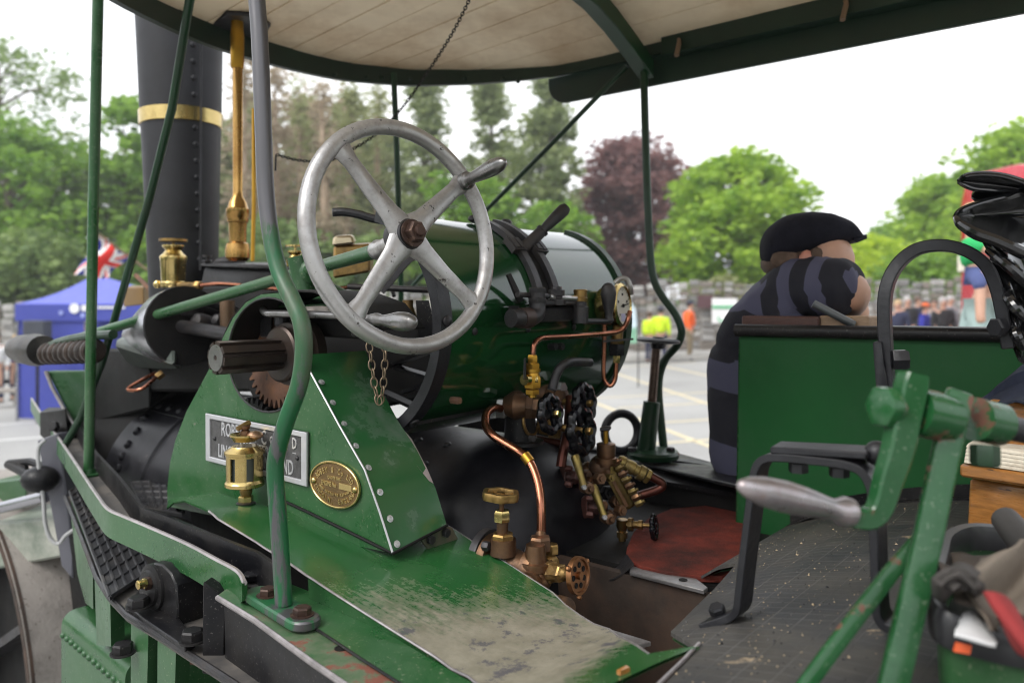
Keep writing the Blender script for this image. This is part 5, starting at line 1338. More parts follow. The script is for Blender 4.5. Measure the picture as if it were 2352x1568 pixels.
# quadrant rails with stop blocks and reversing lever
qd = grp('reversing_quadrant', dr(1.52, 0.8))
for t in (1.465, 1.53): part('rail', arc_band(t - 0.011, t + 0.011, DR + 0.002, DR + 0.016, 0.12, AT), m_iron, qd)
part('slot', arc_band(1.478, 1.517, DR + 0.0005, DR + 0.003, 0.12, AT), m_black_dk, qd)
for t in (1.455, 1.54): part('stop_block', arc_band(t - 0.022, t + 0.022, DR + 0.004, DR + 0.02, 0.70, 0.86, 4), m_iron, qd)
for t in (1.445, 1.465, 1.53, 1.55): part('stop_block', arc_band(t - 0.006, t + 0.008, DR + 0.02, DR + 0.023, 0.72, 0.84, 3), m_iron, qd)
for t, a in ((1.44, 1.30), (1.56, 1.30), (1.44, 1.22)): part('clamp', MB().ball(dr(t, a, DR + .012), 0.016, 10, (1, 1, .6)), m_iron, qd)
la = dr(1.50, 0.80, DR - 0.01); lb_ = P(1303, 474, (la.y + 0.05))
Ld = (lb_ - la).length
part('lever', MB().lathe(la, lb_ - la, [(0, 0.0165), (Ld * .43, 0.0145), (Ld * .44, 0.0165), (Ld * .47, 0.0165), (Ld * .48, 0.011), (Ld * .55, 0.0125), (Ld * .75, 0.0155), (Ld * .92, 0.0165), (Ld * .98, 0.012), (Ld, 0.0)], 16), m_iron, qd)

# regulator block and its pipework on the side of the casing
reg = grp('regulator_valve', S(1250, 700, 1.10))
rs = 1.085
def sc_(p, q, r, m, n=14, name='pipe'): return part(name, MB().cyl(p, q, r, n), m, reg)
part('valve_block', MB().hexa([S(1205, 742, rs), S(1350, 735, rs), S(1350, 735, rs + .05), S(1205, 742, rs + .05), S(1205, 706, rs), S(1350, 704, rs), S(1350, 700, rs + .05), S(1205, 704, rs + .05)]), m_black, reg, bevel=0.004)
part('block_cap', MB().hexa([S(1245, 702, rs - .01), S(1345, 700, rs - .01), S(1345, 698, rs + .05), S(1245, 700, rs + .05), S(1250, 690, rs - .01), S(1340, 690, rs - .01), S(1340, 688, rs + .05), S(1250, 688, rs + .05)]), m_iron, reg, bevel=0.003)
part('elbow', MB().tube(spline([S(1173, 731, rs - .01), S(1195, 731, rs - .012), S(1222, 729, rs - .012), S(1233, 718, rs - .012), S(1234, 700, rs - .01), S(1234, 664, rs - .01)], 5), lambda u: 0.0195 if u < .3 else 0.0185, 16), m_iron, reg)
part('elbow_collar', MB().cyl(S(1195, 731, rs - .011), S(1216, 730, rs - .012), 0.0225, 18), mat('brown_iron', (0.06, 0.04, 0.035), 0.45, 0.5), reg)
part('body_nut', MB().hexn(S(1234, 695, rs - .01), ZV, 0.022, 0.012).hexn(S(1234, 672, rs - .01), ZV, 0.021, 0.012), m_iron, reg, ang=28)
part('gland', MB().lathe(S(1278, 700, rs), ZV, [(0, 0.022), (0.012, 0.022), (0.014, 0.014), (0.02, 0.014), (0.021, 0.019), (0.034, 0.019), (0.036, 0.013), (0.042, 0.012)], 8), m_iron, reg, ang=28)
part('link_rod', MB().cyl(S(1188, 676, rs), S(1260, 680, rs), 0.006, 10), m_iron, reg)
part('link_rod', MB().cyl(S(1262, 682, rs), S(1336, 686, rs - .01), 0.0065, 10), m_steel, reg)
part('valve_spindle', MB().lathe(S(1333, 742, rs - .01), ZV, [(0, 0.019), (0.038, 0.019), (0.04, 0.016), (0.05, 0.0165)], 18), m_iron, reg)
part('spindle_cap', MB().lathe(S(1333, 692, rs - .01), ZV, [(0, 0.016), (0.008, 0.0175), (0.010, 0.015), (0.026, 0.0165), (0.028, 0.015)], 18), m_brass_old, reg)
part('bracket_arm', MB().hexa([S(1168, 738, rs), S(1198, 738, rs), S(1198, 738, rs + .04), S(1168, 738, rs + .04), S(1168, 702, rs), S(1192, 702, rs), S(1192, 702, rs + .04), S(1168, 702, rs + .04)]), m_black, reg)
part('index_blade', MB().prism([S(x, y, 1.12) for x, y in ((1166, 631), (1174, 628), (1204, 690), (1192, 696))], U * 0.006), m_black, reg)
part('handle_arm', MB().tube(spline([S(1340, 738, rs - .02), S(1375, 738, rs - .03), S(1400, 737, rs - .035), S(1403, 732, rs - .035)], 4), 0.0075, 10), m_ironblk, reg)
a_, b_ = S(1399, 738, rs - .035), S(1397, 648, rs - .035)
Lh = (b_ - a_).length
part('handle_grip', MB().lathe(a_, b_ - a_, [(Lh * u, r) for u, r in ((-.03, .009), (.03, .012), (.08, .010), (.2, .0095), (.45, .0155), (.7, .019), (.88, .0165), (.97, .009), (1, 0))], 18), m_iron, reg)
# pressure gauge
gg = grp('pressure_gauge', S(1430, 700, 1.0))
gn = V(0.86, -0.50, 0.05).normalized()
gcn = P(1430, 702, 2.03)
gR = 0.0535
part('case', MB().lathe(gcn - gn * 0.062, gn, [(0, gR * .72), (0.004, gR * .85), (0.012, gR * .96), (0.05, gR), (0.054, gR * 1.08), (0.062, gR * 1.09), (0.066, gR * 1.0), (0.067, gR * .93), (0.062, gR * .9)], 40), m_brass, gg)
part('dial', MB().lathe(gcn, gn, [(-0.002, gR * .95), (0.0, gR * .93), (0.0002, 0)], 36), mat('dial_face', (0.55, 0.53, 0.45), 0.5, var=0.03), gg)
gx = ZV.cross(gn).normalized(); gy = gn.cross(gx)
tk = MB()
for i in range(21):
    a = math.radians(225 - 270 * i / 20)
    d = gx * math.cos(a) + gy * math.sin(a)
    L1 = .78 if i % 5 else .70
    tk.bar([gcn + d * gR * L1 + gn * .0008, gcn + d * gR * .88 + gn * .0008], 0.0012, 0.0006, gn)
part('scale_marks', tk, m_black_dk, gg)
for i, tx in enumerate(('0', '50', '100', '150', '200')):
    a = math.radians(225 - 67.5 * i); d = gx * math.cos(a) + gy * math.sin(a)
    text_part('numeral', tx, 0.0085, frame(gcn + d * gR * .56 - gy * 0.004 + gn * .0008, gx, gy, gn), m_black_dk, gg, 0.0003, 0.9, 0.0002)
part('needle', MB().bar([gcn - gx * .016 + gn * .003 - gy * .002, gcn + gx * .034 + gn * .003 + gy * .005], 0.003, 0.001, gn).lathe(gcn + gn * .001, gn, [(0, .005), (.004, .004)], 12), m_black_dk, gg)
part('dial_sticker', MB().box(gcn - gy * .030 + gn * .0006, gx * .013, gy * .010, gn * .0002), mat('lilac_label', (0.42, 0.42, 0.6), 0.5), gg)
part('gauge_stem', MB().cyl(P(1420, 748, 2.03), P(1416, 800, 2.03), 0.014, 12).hexn(P(1417, 790, 2.03), ZV, .018, .014), m_brass_old, gg)
part('stem_bracket', MB().hexa([P(1385, 786, 2.0), P(1455, 781, 2.0), P(1455, 781, 2.1), P(1385, 786, 2.1), P(1385, 781, 2.0), P(1455, 776, 2.0), P(1455, 776, 2.1), P(1385, 781, 2.1)]), m_iron, gg)
part('stem_cock', MB().hexn(P(1416, 816, 2.03), ZV, .021, .03), m_black, gg)
part('gauge_loop', MB().tube(spline([P(1412, 650, 2.06), P(1425, 640, 2.06), P(1440, 642, 2.06), P(1448, 658, 2.06), P(1450, 675, 2.07)], 5), 0.0065, 10), m_steel, gg)
part('siphon_pipe', MB().tube(spline([P(1388, 738, 2.02), P(1388, 790, 2.02), P(1386, 850, 2.02), P(1388, 872, 2.02), P(1396, 884, 2.02), P(1405, 884, 2.02), P(1413, 870, 2.02), P(1415, 845, 2.02), P(1416, 815, 2.02)], 6), 0.0058, 10), m_copper, gg)
part('siphon_union', MB().hexn(P(1416, 833, 2.02), ZV, .0095, .022), m_brass, gg)
# copper pipe along the casing and its brass isolating cock
fp = grp('gauge_feed', S(1225, 850, 1.05))
part('copper_pipe', MB().tube(spline([S(1224, 830, 1.08), S(1224, 808, 1.08), S(1228, 789, 1.08), S(1240, 778, 1.08), S(1260, 774.5, 1.08), S(1320, 771.5, 1.07), S(1380, 767, 1.06), S(1415, 762, 1.05), S(1432, 753, 1.04), S(1442, 735, 1.03), S(1447, 715, 1.03)], 6), 0.0063, 12), m_copper, fp)
o = S(1223, 912, 1.06)
st_ = MB()
def zz(py): return (912 - py) / F * o.y
part('union_nuts', MB().hexn(o + ZV * zz(905), ZV, .0165, zz(905 - 0) * 0 + .012).hexn(o + ZV * zz(890), ZV, .0195, .026).lathe(o + ZV * zz(866), ZV, [(0, .016), (.01, .014), (.012, .017), (.018, .017)], 16).hexn(o + ZV * zz(848), ZV, .0165, .014).hexn(o + ZV * zz(832), ZV, .0115, .016).lathe(o, ZV, [(0, .009), (zz(828), .009)], 10), mat('yellow_brass', None), fp, ang=28)
part('cock_body', MB().ball(o + ZV * zz(872), .018, 14).cyl(S(1204, 872, 1.06), S(1222, 872, 1.06), .012, 12), m_brass, fp)
part('cock_lever', MB().hexa([S(1202, 872, 1.055), S(1208, 872, 1.055), S(1208, 872, 1.075), S(1202, 872, 1.075), S(1203, 822, 1.055), S(1209, 820, 1.055), S(1209, 820, 1.075), S(1203, 822, 1.075)]), m_iron, fp, bevel=.002)
part('damper_lever', MB().tube(spline([S(1268, 895, 1.06), S(1274, 870, 1.06), S(1284, 848, 1.055), S(1298, 836, 1.05), S(1318, 831, 1.05), S(1355, 832, 1.05)], 6), 0.0105, 12), m_iron, roller)
for x in (1262, 1278): part('stud', MB().hexn(S(x, 795, 1.125), -U, 0.0095, .02), m_iron, drum)
part('stud', MB().hexn(S(1037, 918, 1.16), -U, 0.008, .025), m_rust, drum)
# ---------------- steam fountain valves above the firebox door
ftn = grp('steam_manifold', P(1200, 940, 1.85))
ya = 1.84
# manifold stub standing on the boiler
part('stand_pipe', MB().lathe(P(1195, 1018, 1.86), ZV, [(0, .055), (.008, .055), (.01, .038), (.09, .034)], 20), m_black, ftn)
part('flange_bolt', MB().hexn(P(1222, 1012, 1.80), ZV, .009, .012), m_iron, ftn)
def along_valve(p, q, m, prof_, nm, sides=16):
    L_ = (q - p).length
    return part(nm, MB().lathe(p, q - p, [(L_ * u, r) for u, r in prof_], sides), m, ftn, ang=30)
v1a, v1b = P(1128, 944, 1.82), P(1268, 938, 1.78)
along_valve(P(1142, 936, 1.82), P(1164, 938, 1.815), m_steel, ((0, .021), (.1, .0235), (.9, .0235), (1, .02)), 'union_nut', 6)
along_valve(P(1160, 930, 1.815), P(1212, 932, 1.80), m_bronze, ((0, .021), (.2, .027), (.5, .033), (.8, .026), (1, .022)), 'valve_body')
part('valve_hump', MB().ball(P(1187, 922, 1.81), .026, 16), m_bronze, ftn)
along_valve(P(1206, 934, 1.80), P(1222, 935, 1.80), m_bronze, ((0, .026), (.1, .028), (.9, .028), (1, .025)), 'bonnet_nut', 6)
along_valve(P(1222, 936, 1.80), P(1244, 938, 1.79), m_bronze, ((0, .022), (.1, .0245), (.85, .0245), (1, .02)), 'gland_nut', 6)
along_valve(P(1240, 939, 1.79), P(1275, 946, 1.76), m_brass_old, ((0, .008), (1, .007)), 'spindle')
def lobed_wheel(c, ax, r, m, nm, th=.012, lobes=8):
    mb = MB(); a, b, ax = basis(ax); n_ = 72
    ring = []
    for i in range(n_):
        t = 2 * PI * i / n_
        rr = r * (1 + 0.07 * math.cos(lobes * t))
        ring.append(c + (a * math.cos(t) + b * math.sin(t)) * rr)
    mb.tube(ring, th * .62, 8, closed=True, up=ax)
    for i in range(4):
        t = 2 * PI * i / 4 + .3
        d = a * math.cos(t) + b * math.sin(t)
        mb.tube([c + d * .004, c + d * r * .5 + ax * 0.002, c + d * r], th * .42, 8)
    mb.lathe(c - ax * th * .6, ax, [(0, r * .3), (th * 1.2, r * .27)], 14)
    return part(nm, mb, m, ftn)
vd = V(0.80, -0.58, 0.12).normalized()
lobed_wheel(P(1264, 950, 1.745), vd, .036, m_enamel, 'hand_wheel', .015)
part('wheel_nut', MB().hexn(P(1273, 951, 1.73), vd, .0085, .014), m_brass, ftn)
# second and third valves behind
along_valve(P(1222, 902, 1.98), P(1262, 906, 1.97), m_bronze, ((0, .028), (.3, .036), (.7, .034), (1, .026)), 'valve_body')
along_valve(P(1260, 908, 1.96), P(1278, 912, 1.95), m_bronze, ((0, .028), (.1, .030), (.9, .030), (1, .026)), 'bonnet_nut', 6)
along_valve(P(1276, 914, 1.95), P(1300, 920, 1.94), m_bronze, ((0, .024), (.1, .027), (.85, .027), (1, .02)), 'gland_nut', 6)
part('union_nut', MB().hexn(P(1272, 893, 1.96), vd, .018, .03), m_steel, ftn)
lobed_wheel(P(1342, 925, 1.90), vd, .040, m_enamel, 'hand_wheel', .016)
part('wheel_nut', MB().hexn(P(1350, 926, 1.87), vd, .0085, .012), m_brass_old, ftn)
along_valve(P(1290, 922, 1.93), P(1342, 925, 1.90), m_brass_old, ((0, .009), (1, .008)), 'spindle')
lobed_wheel(P(1335, 988, 1.84), vd, .047, m_enamel, 'hand_wheel', .018)
part('wheel_nut', MB().hexn(P(1347, 990, 1.82), vd, .0095, .014), m_brass_old, ftn)
along_valve(P(1238, 978, 1.86), P(1290, 980, 1.855), m_brass_old, ((0, .018), (.4, .022), (.45, .028), (.95, .028), (1, .02)), 'valve_body', 6)
along_valve(P(1285, 981, 1.855), P(1340, 988, 1.83), m_brass_old, ((0, .009), (1, .008)), 'spindle')
part('drop_pipe', MB().tube(spline([P(1308, 912, 1.93), P(1307, 950, 1.9), P(1302, 1000, 1.86), P(1293, 1040, 1.84), P(1288, 1072, 1.83)], 4), .0115, 10), m_copper_dk, ftn)
part('cross_pipe', MB().cyl(P(1228, 1008, 2.02), P(1345, 1030, 1.98), .0115, 10), m_copper_dk, ftn)
part('collar_ring', MB().torus(P(1220, 965, 1.84), (0.8, -.5, .1), .034, .004, 24, 8), m_brass_old, ftn)
# big copper feed pipe
part('feed_pipe', MB().tube(spline([P(1150, 938, 1.80), P(1136, 936, 1.77), P(1121, 945, 1.74), P(1115, 962, 1.72), P(1118, 982, 1.70), P(1133, 1000, 1.68), P(1160, 1018, 1.66), P(1190, 1036, 1.64), P(1210, 1052, 1.62), P(1226, 1080, 1.60), P(1238, 1120, 1.58), P(1243, 1170, 1.56), P(1242, 1240, 1.55)], 6), 0.0092, 14), m_copper, ftn)
pa, pb = P(1205, 1045, 1.622), P(1218, 1062, 1.612)
part('pipe_clip', MB().cyl(pa, pb, .0112, 14), mat('yellow_brass', None), ftn)

# ---------------- lower valves beside the firebox
lv = grp('injector_valve', P(1190, 1300, 1.55))
yb = 1.53
def lzv(pts, px0, Y): return lz(pts, px0, Y)
ax_up = V(.06, 0, 1)
hwc = P(1150, 1137, yb)
def flat_wheel(c, ax, r, m, nm, lobes, parent, th=.016):
    mb = MB(); a, b, ax = basis(ax); n_ = 64
    ring = []
    for i in range(n_):
        t = 2 * PI * i / n_; rr = r * (1 + .07 * math.cos(lobes * t))
        ring.append(c + (a * math.cos(t) + b * math.sin(t)) * rr)
    mb.sweep(ring, [(-.004, -th / 2), (.004, -th / 2), (.006, 0), (.004, th / 2), (-.004, th / 2), (-.006, 0)], up=ax, closed=True)
    for i in range(4):
        t = 2 * PI * i / 4 + .4; d = a * math.cos(t) + b * math.sin(t)
        mb.tube([c, c + d * r], .0045, 6)
    mb.lathe(c - ax * .006, ax, [(0, r * .28), (.012, r * .26)], 12)
    return part(nm, mb, m, parent)
flat_wheel(hwc, ax_up, .0305, m_brass_old, 'hand_wheel', 6, lv, .015)
o, pr = lz([(1178, 6), (1146, 6.5), (1140, 9)], 1152, yb); part('stem', MB().lathe(o, ZV, pr, 10), m_bronze, lv)
part('gland_nut', MB().hexn(P(1153, 1196, yb), ZV, .0165, .021), m_brass, lv, ang=28)
o, pr = lz([(1224, 13), (1196, 14)], 1154, yb); part('neck', MB().lathe(o, ZV, pr, 14), m_bronze, lv)
part('bonnet_nut', MB().hexn(P(1155, 1246, yb), ZV, .0225, .019), m_brass_old, lv, ang=28)
part('valve_body', MB().lathe(P(1122, 1285, yb + .04), V(.80, -.5, -.04), [(0, .052), (.016, .052), (.018, .036), (.05, .036), (.075, .03), (.09, .032), (.092, .044), (.112, .044), (.114, .034)], 24).lathe(P(1156, 1272, yb), ZV, [(0, .026), (.03, .024)], 16), m_bronze, lv)
part('flange_disc', MB().lathe(P(1110, 1282, yb + .06), V(.8, -.5, 0), [(0, .06), (.016, .06)], 24), m_iron, lv)
for px, py in ((1110, 1252), (1097, 1290), (1118, 1320), (1205, 1290), (1215, 1320), (1210, 1262)): part('flange_bolt', MB().hexn(P(px, py, yb - .0), V(.8, -.5, 0), .0095, .014), m_iron, lv)
part('pipe_nut', MB().hexn(P(1241, 1262, 1.53), ZV, .0215, .026), m_bronze, lv, ang=28)
part('pipe_sleeve', MB().cyl(P(1242, 1240, 1.54), P(1242, 1224, 1.55), .0105, 12), m_bronze, lv)
part('tee_body', MB().lathe(P(1230, 1335, 1.50), ZV, [(0, .029), (.012, .025), (.03, .024), (.045, .021), (.07, .018)], 18).ball(P(1232, 1325, 1.5), .031, 16), m_bronze, lv)
part('side_boss', MB().hexn(P(1268, 1270, 1.53), ZV, .013, .018).cyl(P(1268, 1290, 1.53), P(1252, 1300, 1.51), .017, 12), m_brass_old, lv)
part('tee_collar', MB().lathe(P(1232, 1305, 1.50), ZV, [(0, .031), (.014, .031)], 20), m_bronze, lv)
part('blank_cap', MB().hexn(P(1214, 1340, 1.47), V(-.55, -.75, -.35), .024, .026).cyl(P(1214, 1340, 1.47), P(1235, 1328, 1.5), .022, 14), m_bronze, lv, ang=28)
wv = (P(1328, 1321, 1.43) - P(1255, 1312, 1.50))
wdir = wv.normalized()
p0 = P(1255, 1312, 1.50); Lw = wv.length
part('gland_nut', MB().hexn(p0 + wdir * Lw * .12, wdir, .021, .012).hexn(p0 + wdir * Lw * .32, wdir, .017, .02).lathe(p0, wdir, [(0, .02), (Lw * .15, .02), (Lw * .6, .012), (Lw * .65, .008), (Lw, .007)], 12), m_brass_old, lv, ang=28)
cw = P(1328, 1321, 1.43)
mb = MB(); a, b, ax = basis(V(.80, -.58, .10)); r_ = .0335
mb.lathe(cw - ax * .005, ax, [(0, r_ * .8), (0, r_), (.010, r_), (.010, r_ * .86), (.006, r_ * .82), (.006, r_ * .2), (.012, r_ * .2), (.012, 0)], 30)
for i in range(3):
    t = 2 * PI * i / 3 + 1.5
    mb.ball(cw + (a * math.cos(t) + b * math.sin(t)) * r_ * 1.12, .0055, 8)
hw = part('hand_wheel', mb, mat('red_bronze', (0.32, 0.15, 0.065), 0.34, 0.95, var=0.2, vscale=30, dust=((0.06, 0.03, 0.02), 0.3, 30, .6, .4)), lv)
for i in range(7):
    t = 2 * PI * i / 7; q_ = cw + (a * math.cos(t) + b * math.sin(t)) * r_ * .55 + ax * .0016
    part('wheel_hole', MB().lathe(q_, ax, [(0, .0052), (.0006, .0052), (.0007, 0)], 10), m_black_dk, lv)
along_l = lambda p, q, prof_, nm, m, sd=14: part(nm, MB().lathe(p, q - p, [((q - p).length * u, r) for u, r in prof_], sd), m, lv, ang=30)
along_l(P(1236, 1385, 1.47), P(1302, 1400, 1.40), ((0, .02), (.3, .02), (.32, .024), (.45, .024), (.5, .019), (.7, .019), (.72, .023), (.98, .022), (1, .015)), 'drain_pipe', m_bronze)
spr = []
sa_, sb_ = P(1288, 1402, 1.40), P(1338, 1436, 1.36)
sx_, sy_, sz_ = basis(sb_ - sa_)
for i in range(97):
    u = i / 96; t = 2 * PI * 8 * u
    spr.append(sa_.lerp(sb_, u) + (sx_ * math.cos(t) + sy_ * math.sin(t)) * .0105)
part('coil_spring', MB().tube(spr, .0026, 6), mat('red_bronze', None), lv)

# ---------------- water gauge
wg = grp('water_gauge', P(1400, 1100, 1.95))
yw = 1.90
def pw(x, y, d=0): return P(x, y, yw + d)
m_cyb = mat('cast_yellow_brass', (0.27, 0.20, 0.065), 0.36, 0.95, var=0.25, vscale=12, dust=((.06, .04, .02), .35, 14, .6, .4))
part('gauge_top', MB().lathe(pw(1392, 1062), ZV, [(0, .026), (.012, .026), (.014, .021), (.02, .0225), (.045, .0225), (.047, .018)], 18), m_bronze, wg)
part('top_spindle', MB().cyl(pw(1392, 1018), pw(1391, 985), .006, 10), mat('yellow_brass', None), wg)
part('top_lever', MB().hexa([pw(1377, 991, -.02), pw(1402, 988, -.02), pw(1404, 986, .02), pw(1380, 988, .02), pw(1378, 981, -.02), pw(1402, 978, -.02), pw(1404, 977, .02), pw(1380, 979, .02)]), m_iron, wg, bevel=.002)
part('top_body', MB().ball(pw(1380, 1072, .02), .03, 14).cyl(pw(1392, 1070), pw(1390, 1050), .018, 12).ball(pw(1352, 1080, .05), .022, 12), m_bronze, wg)
pg = [pw(*q) for q in ((1374, 1066), (1397, 1049), (1455, 1158), (1446, 1170), (1428, 1170))]
part('glass_protector', MB().prism(pg, V(.45, .85, 0) * .035), m_cyb, wg, bevel=.003)
for i in range(8):
    u = i / 7; q_ = pw(1407, 1064).lerp(pw(1460, 1158), u)
    part('protector_nut', MB().hexn(q_, V(.85, -.3, .45), .0078, .018).cyl(q_, q_ + V(.85, -.3, .45) * .024, .004, 8), m_cyb if i % 2 else m_bronze, wg, ang=28)
part('protector_rib', MB().bar([pw(1394, 1078, -.004), pw(1440, 1162, -.004)], .006, .008), m_bronze, wg)
for (a_, b_) in (((1320, 1045), (1342, 1118)), ((1361, 1114), (1389, 1187))):
    p, q = pw(*a_, -.11), pw(*b_, -.13); L_ = (q - p).length
    part('tap_handle', MB().lathe(p, q - p, [(L_ * u, r) for u, r in ((-.02, .004), (0, .0085), (.08, .0105), (.3, .0095), (.75, .0075), (.95, .0085), (1, .006))], 14), m_cyb, wg)
    part('tap_boss', MB().lathe(pw(*b_, -.10), V(.3, -.9, .1), [(0, .0135), (.02, .0145), (.03, .012), (.032, .006), (.042, .005)], 14), m_bronze, wg)
    part('tap_plug', MB().hexn(pw(b_[0] - 2, b_[1], -.138), V(.3, -.9, .1), .006, .008), m_zinc, wg)
for (x, y, d_, r, m) in ((1372, 1098, -.06, .0145, m_bronze), (1420, 1171, -.05, .0135, m_bronze), (1352, 1104, -.03, .013, m_bronze), (1396, 1096, -.03, .010, m_cyb), (1400, 1180, -.03, .012, m_bronze), (1378, 1158, -.02, .012, m_bronze), (1358, 1135, 0, .016, m_iron), (1340, 1090, .02, .015, m_bronze), (1410, 1150, .03, .017, m_bronze), (1392, 1130, .04, .018, m_black)):
    part('gauge_cock', MB().hexn(pw(x, y, d_), V(.35, -.9, .15), r, .022).cyl(pw(x, y, d_), pw(x, y, d_ + .07), r * .75, 10).lathe(pw(x, y, d_), V(.35, -.9, .15), [(.02, r * .5), (.028, r * .45)], 8), m, wg, ang=28)
m_bred = mat('heat_reddened_bronze', (.13, .05, .04), .42, .6, var=.4, vscale=22, dust=((.03, .02, .018), .45, 16, .6, .2), wear=((.28, .2, .17), .18, 30, .5, .5), bump=.25)
for (x, y) in ((1302, 1093), (1352, 1162)):
    part('cock_flange', MB().hexa([pw(x - 17, y + 26, .0), pw(x - 4, y + 30, -.02), pw(x + 2, y + 28, .05), pw(x - 12, y + 24, .07), pw(x - 17, y - 22, 0), pw(x - 4, y - 28, -.02), pw(x + 2, y - 28, .05), pw(x - 12, y - 22, .07)]), m_bred, wg, bevel=.004)
    part('cock_neck', MB().cyl(pw(x - 6, y, .01), pw(x + 40, y + 4, -.01), .0145, 12).hexn(pw(x + 12, y + 1, .0), V(.9, -.3, 0), .018, .014), m_bred, wg, ang=28)
    for dy in (-18, 18): part('flange_nut', MB().hexn(pw(x - 3, y + dy, -.02), V(.85, -.45, 0), .008, .016), m_bred, wg)
part('blow_elbow', MB().lathe(pw(1418, 1056, .02), (pw(1484, 1092, .02) - pw(1418, 1056, .02)), [(0, .012), (.008, .0165), (.018, .0165), (.02, .0145), (.032, .0165), (.044, .0165), (.046, .0145), (.056, .0145), (.058, .019), (.072, .019)], 14), m_cyb, wg)
part('elbow_union', MB().hexn(pw(1482, 1090, .02), pw(1494, 1097, .02) - pw(1482, 1090, .02), .019, .012), m_cyb, wg, ang=28)
part('drain_bend', MB().tube(spline([pw(1484, 1088, .02), pw(1505, 1099, .02), pw(1519, 1108, .02), pw(1521, 1117, .02), pw(1508, 1125, .02), pw(1480, 1134, .02), pw(1450, 1143, .02)], 6), .0105, 12), m_copper_dk, wg)
part('drain_valve', MB().lathe(pw(1429, 1246), ZV, [(0, .009), (.012, .009), (.013, .013), (.026, .013), (.027, .009), (.04, .014), (.056, .014)], 12).lathe(pw(1430, 1203), V(.9, -.35, .05), [(0, .009), (.014, .009), (.015, .016), (.025, .016), (.026, .009), (.038, .009), (.039, .0115), (.048, .0115), (.049, .005), (.066, .005)], 10), m_brass_old, wg, ang=30)
_f = ftn; ftn = wg
lobed_wheel(pw(1502, 1210, -.05), V(.92, -.38, .1), .025, m_enamel, 'hand_wheel', .009)
ftn = _f
part('tail_pipe', MB().tube([pw(1429, 1240), pw(1431, 1262), pw(1440, 1288)], .006, 8), m_bronze, wg)
# ---------------- driver's well, floor mats, side bunker
KF = 1.1875
MATP = [(a * KF, b * KF) for a, b in ((-0.8, -0.50), (-0.4, -0.375), (0.0, -0.335), (0.28, -0.347), (0.40, -0.372), (0.48, -0.40), (0.535, -0.425), (0.59, -0.447), (0.655, -0.497), (0.71, -0.553), (0.8, -0.66))]
TB = 1.90
def mz(s): return lerp(MATP, s)
def mat_material():
    m = mat('rubber_mat', (0.028, 0.028, 0.031), 0.5, var=0.3, vscale=4, spec=.35, dust=((0.085, 0.078, 0.066), 0.45, 3.5, 0.75, 0), wear=((0.27, 0.21, 0.14), 0.15, 11, 0.85, 0))
    nt = m.node_tree; N, L = nt.nodes, nt.links
    b = N['Principled BSDF']; co = N.new('ShaderNodeTexCoord')
    def dot(v):
        d = N.new('ShaderNodeVectorMath'); d.operation = 'DOT_PRODUCT'; d.inputs[1].default_value = v
        L.new(co.outputs['Object'], d.inputs[0]); return d.outputs['Value']
    cmb = N.new('ShaderNodeCombineXYZ'); L.new(dot(tuple(U)), cmb.inputs[0]); L.new(dot(tuple(R)), cmb.inputs[1])
    br = N.new('ShaderNodeTexBrick'); br.offset = 0.0
    br.inputs['Scale'].default_value = 1; br.inputs['Brick Width'].default_value = 0.042; br.inputs['Row Height'].default_value = 0.0235
    br.inputs['Mortar Size'].default_value = 0.0011; br.inputs['Mortar Smooth'].default_value = 0.3
    L.new(cmb.outputs[0], br.inputs['Vector'])
    nz_ = N.new('ShaderNodeTexNoise'); nz_.inputs['Scale'].default_value = 5; L.new(cmb.outputs[0], nz_.inputs['Vector'])
    mr = N.new('ShaderNodeMapRange'); mr.inputs[1].default_value = .42; mr.inputs[2].default_value = .6; mr.inputs[3].default_value = .12; mr.inputs[4].default_value = 1.0; L.new(nz_.outputs['Fac'], mr.inputs[0])
    ml = N.new('ShaderNodeMath'); ml.operation = 'MULTIPLY'; L.new(br.outputs['Fac'], ml.inputs[0]); L.new(mr.outputs[0], ml.inputs[1])
    fn = N.new('ShaderNodeTexNoise'); fn.inputs['Scale'].default_value = 120; L.new(cmb.outputs[0], fn.inputs['Vector'])
    ad = N.new('ShaderNodeMath'); ad.operation = 'MULTIPLY_ADD'; L.new(fn.outputs['Fac'], ad.inputs[0]); ad.inputs[1].default_value = .25; L.new(ml.outputs[0], ad.inputs[2])
    bp_ = N.new('ShaderNodeBump'); bp_.inputs['Strength'].default_value = 1.0; bp_.inputs['Distance'].default_value = .003
    L.new(ad.outputs[0], bp_.inputs['Height']); L.new(bp_.outputs[0], b.inputs['Normal'])
    src = b.inputs['Base Color'].links[0].from_socket
    x = N.new('ShaderNodeMix'); x.data_type = 'RGBA'; L.new(ml.outputs[0], x.inputs[0]); L.new(src, x.inputs[6]); x.inputs[7].default_value = (.11, .105, .10, 1)
    L.new(x.outputs[2], b.inputs['Base Color'])
    return m
m_mat = mat_material()
floor_ = grp('footplate_floor', M(0.3, 1.2, -0.4))
mb = MB(); rows = []
ss = [0.845 - .0125 * i for i in range(36)] + [.38, .33, .26, .18, .08, -.05, -.2, -.4, -.7, -1.0]
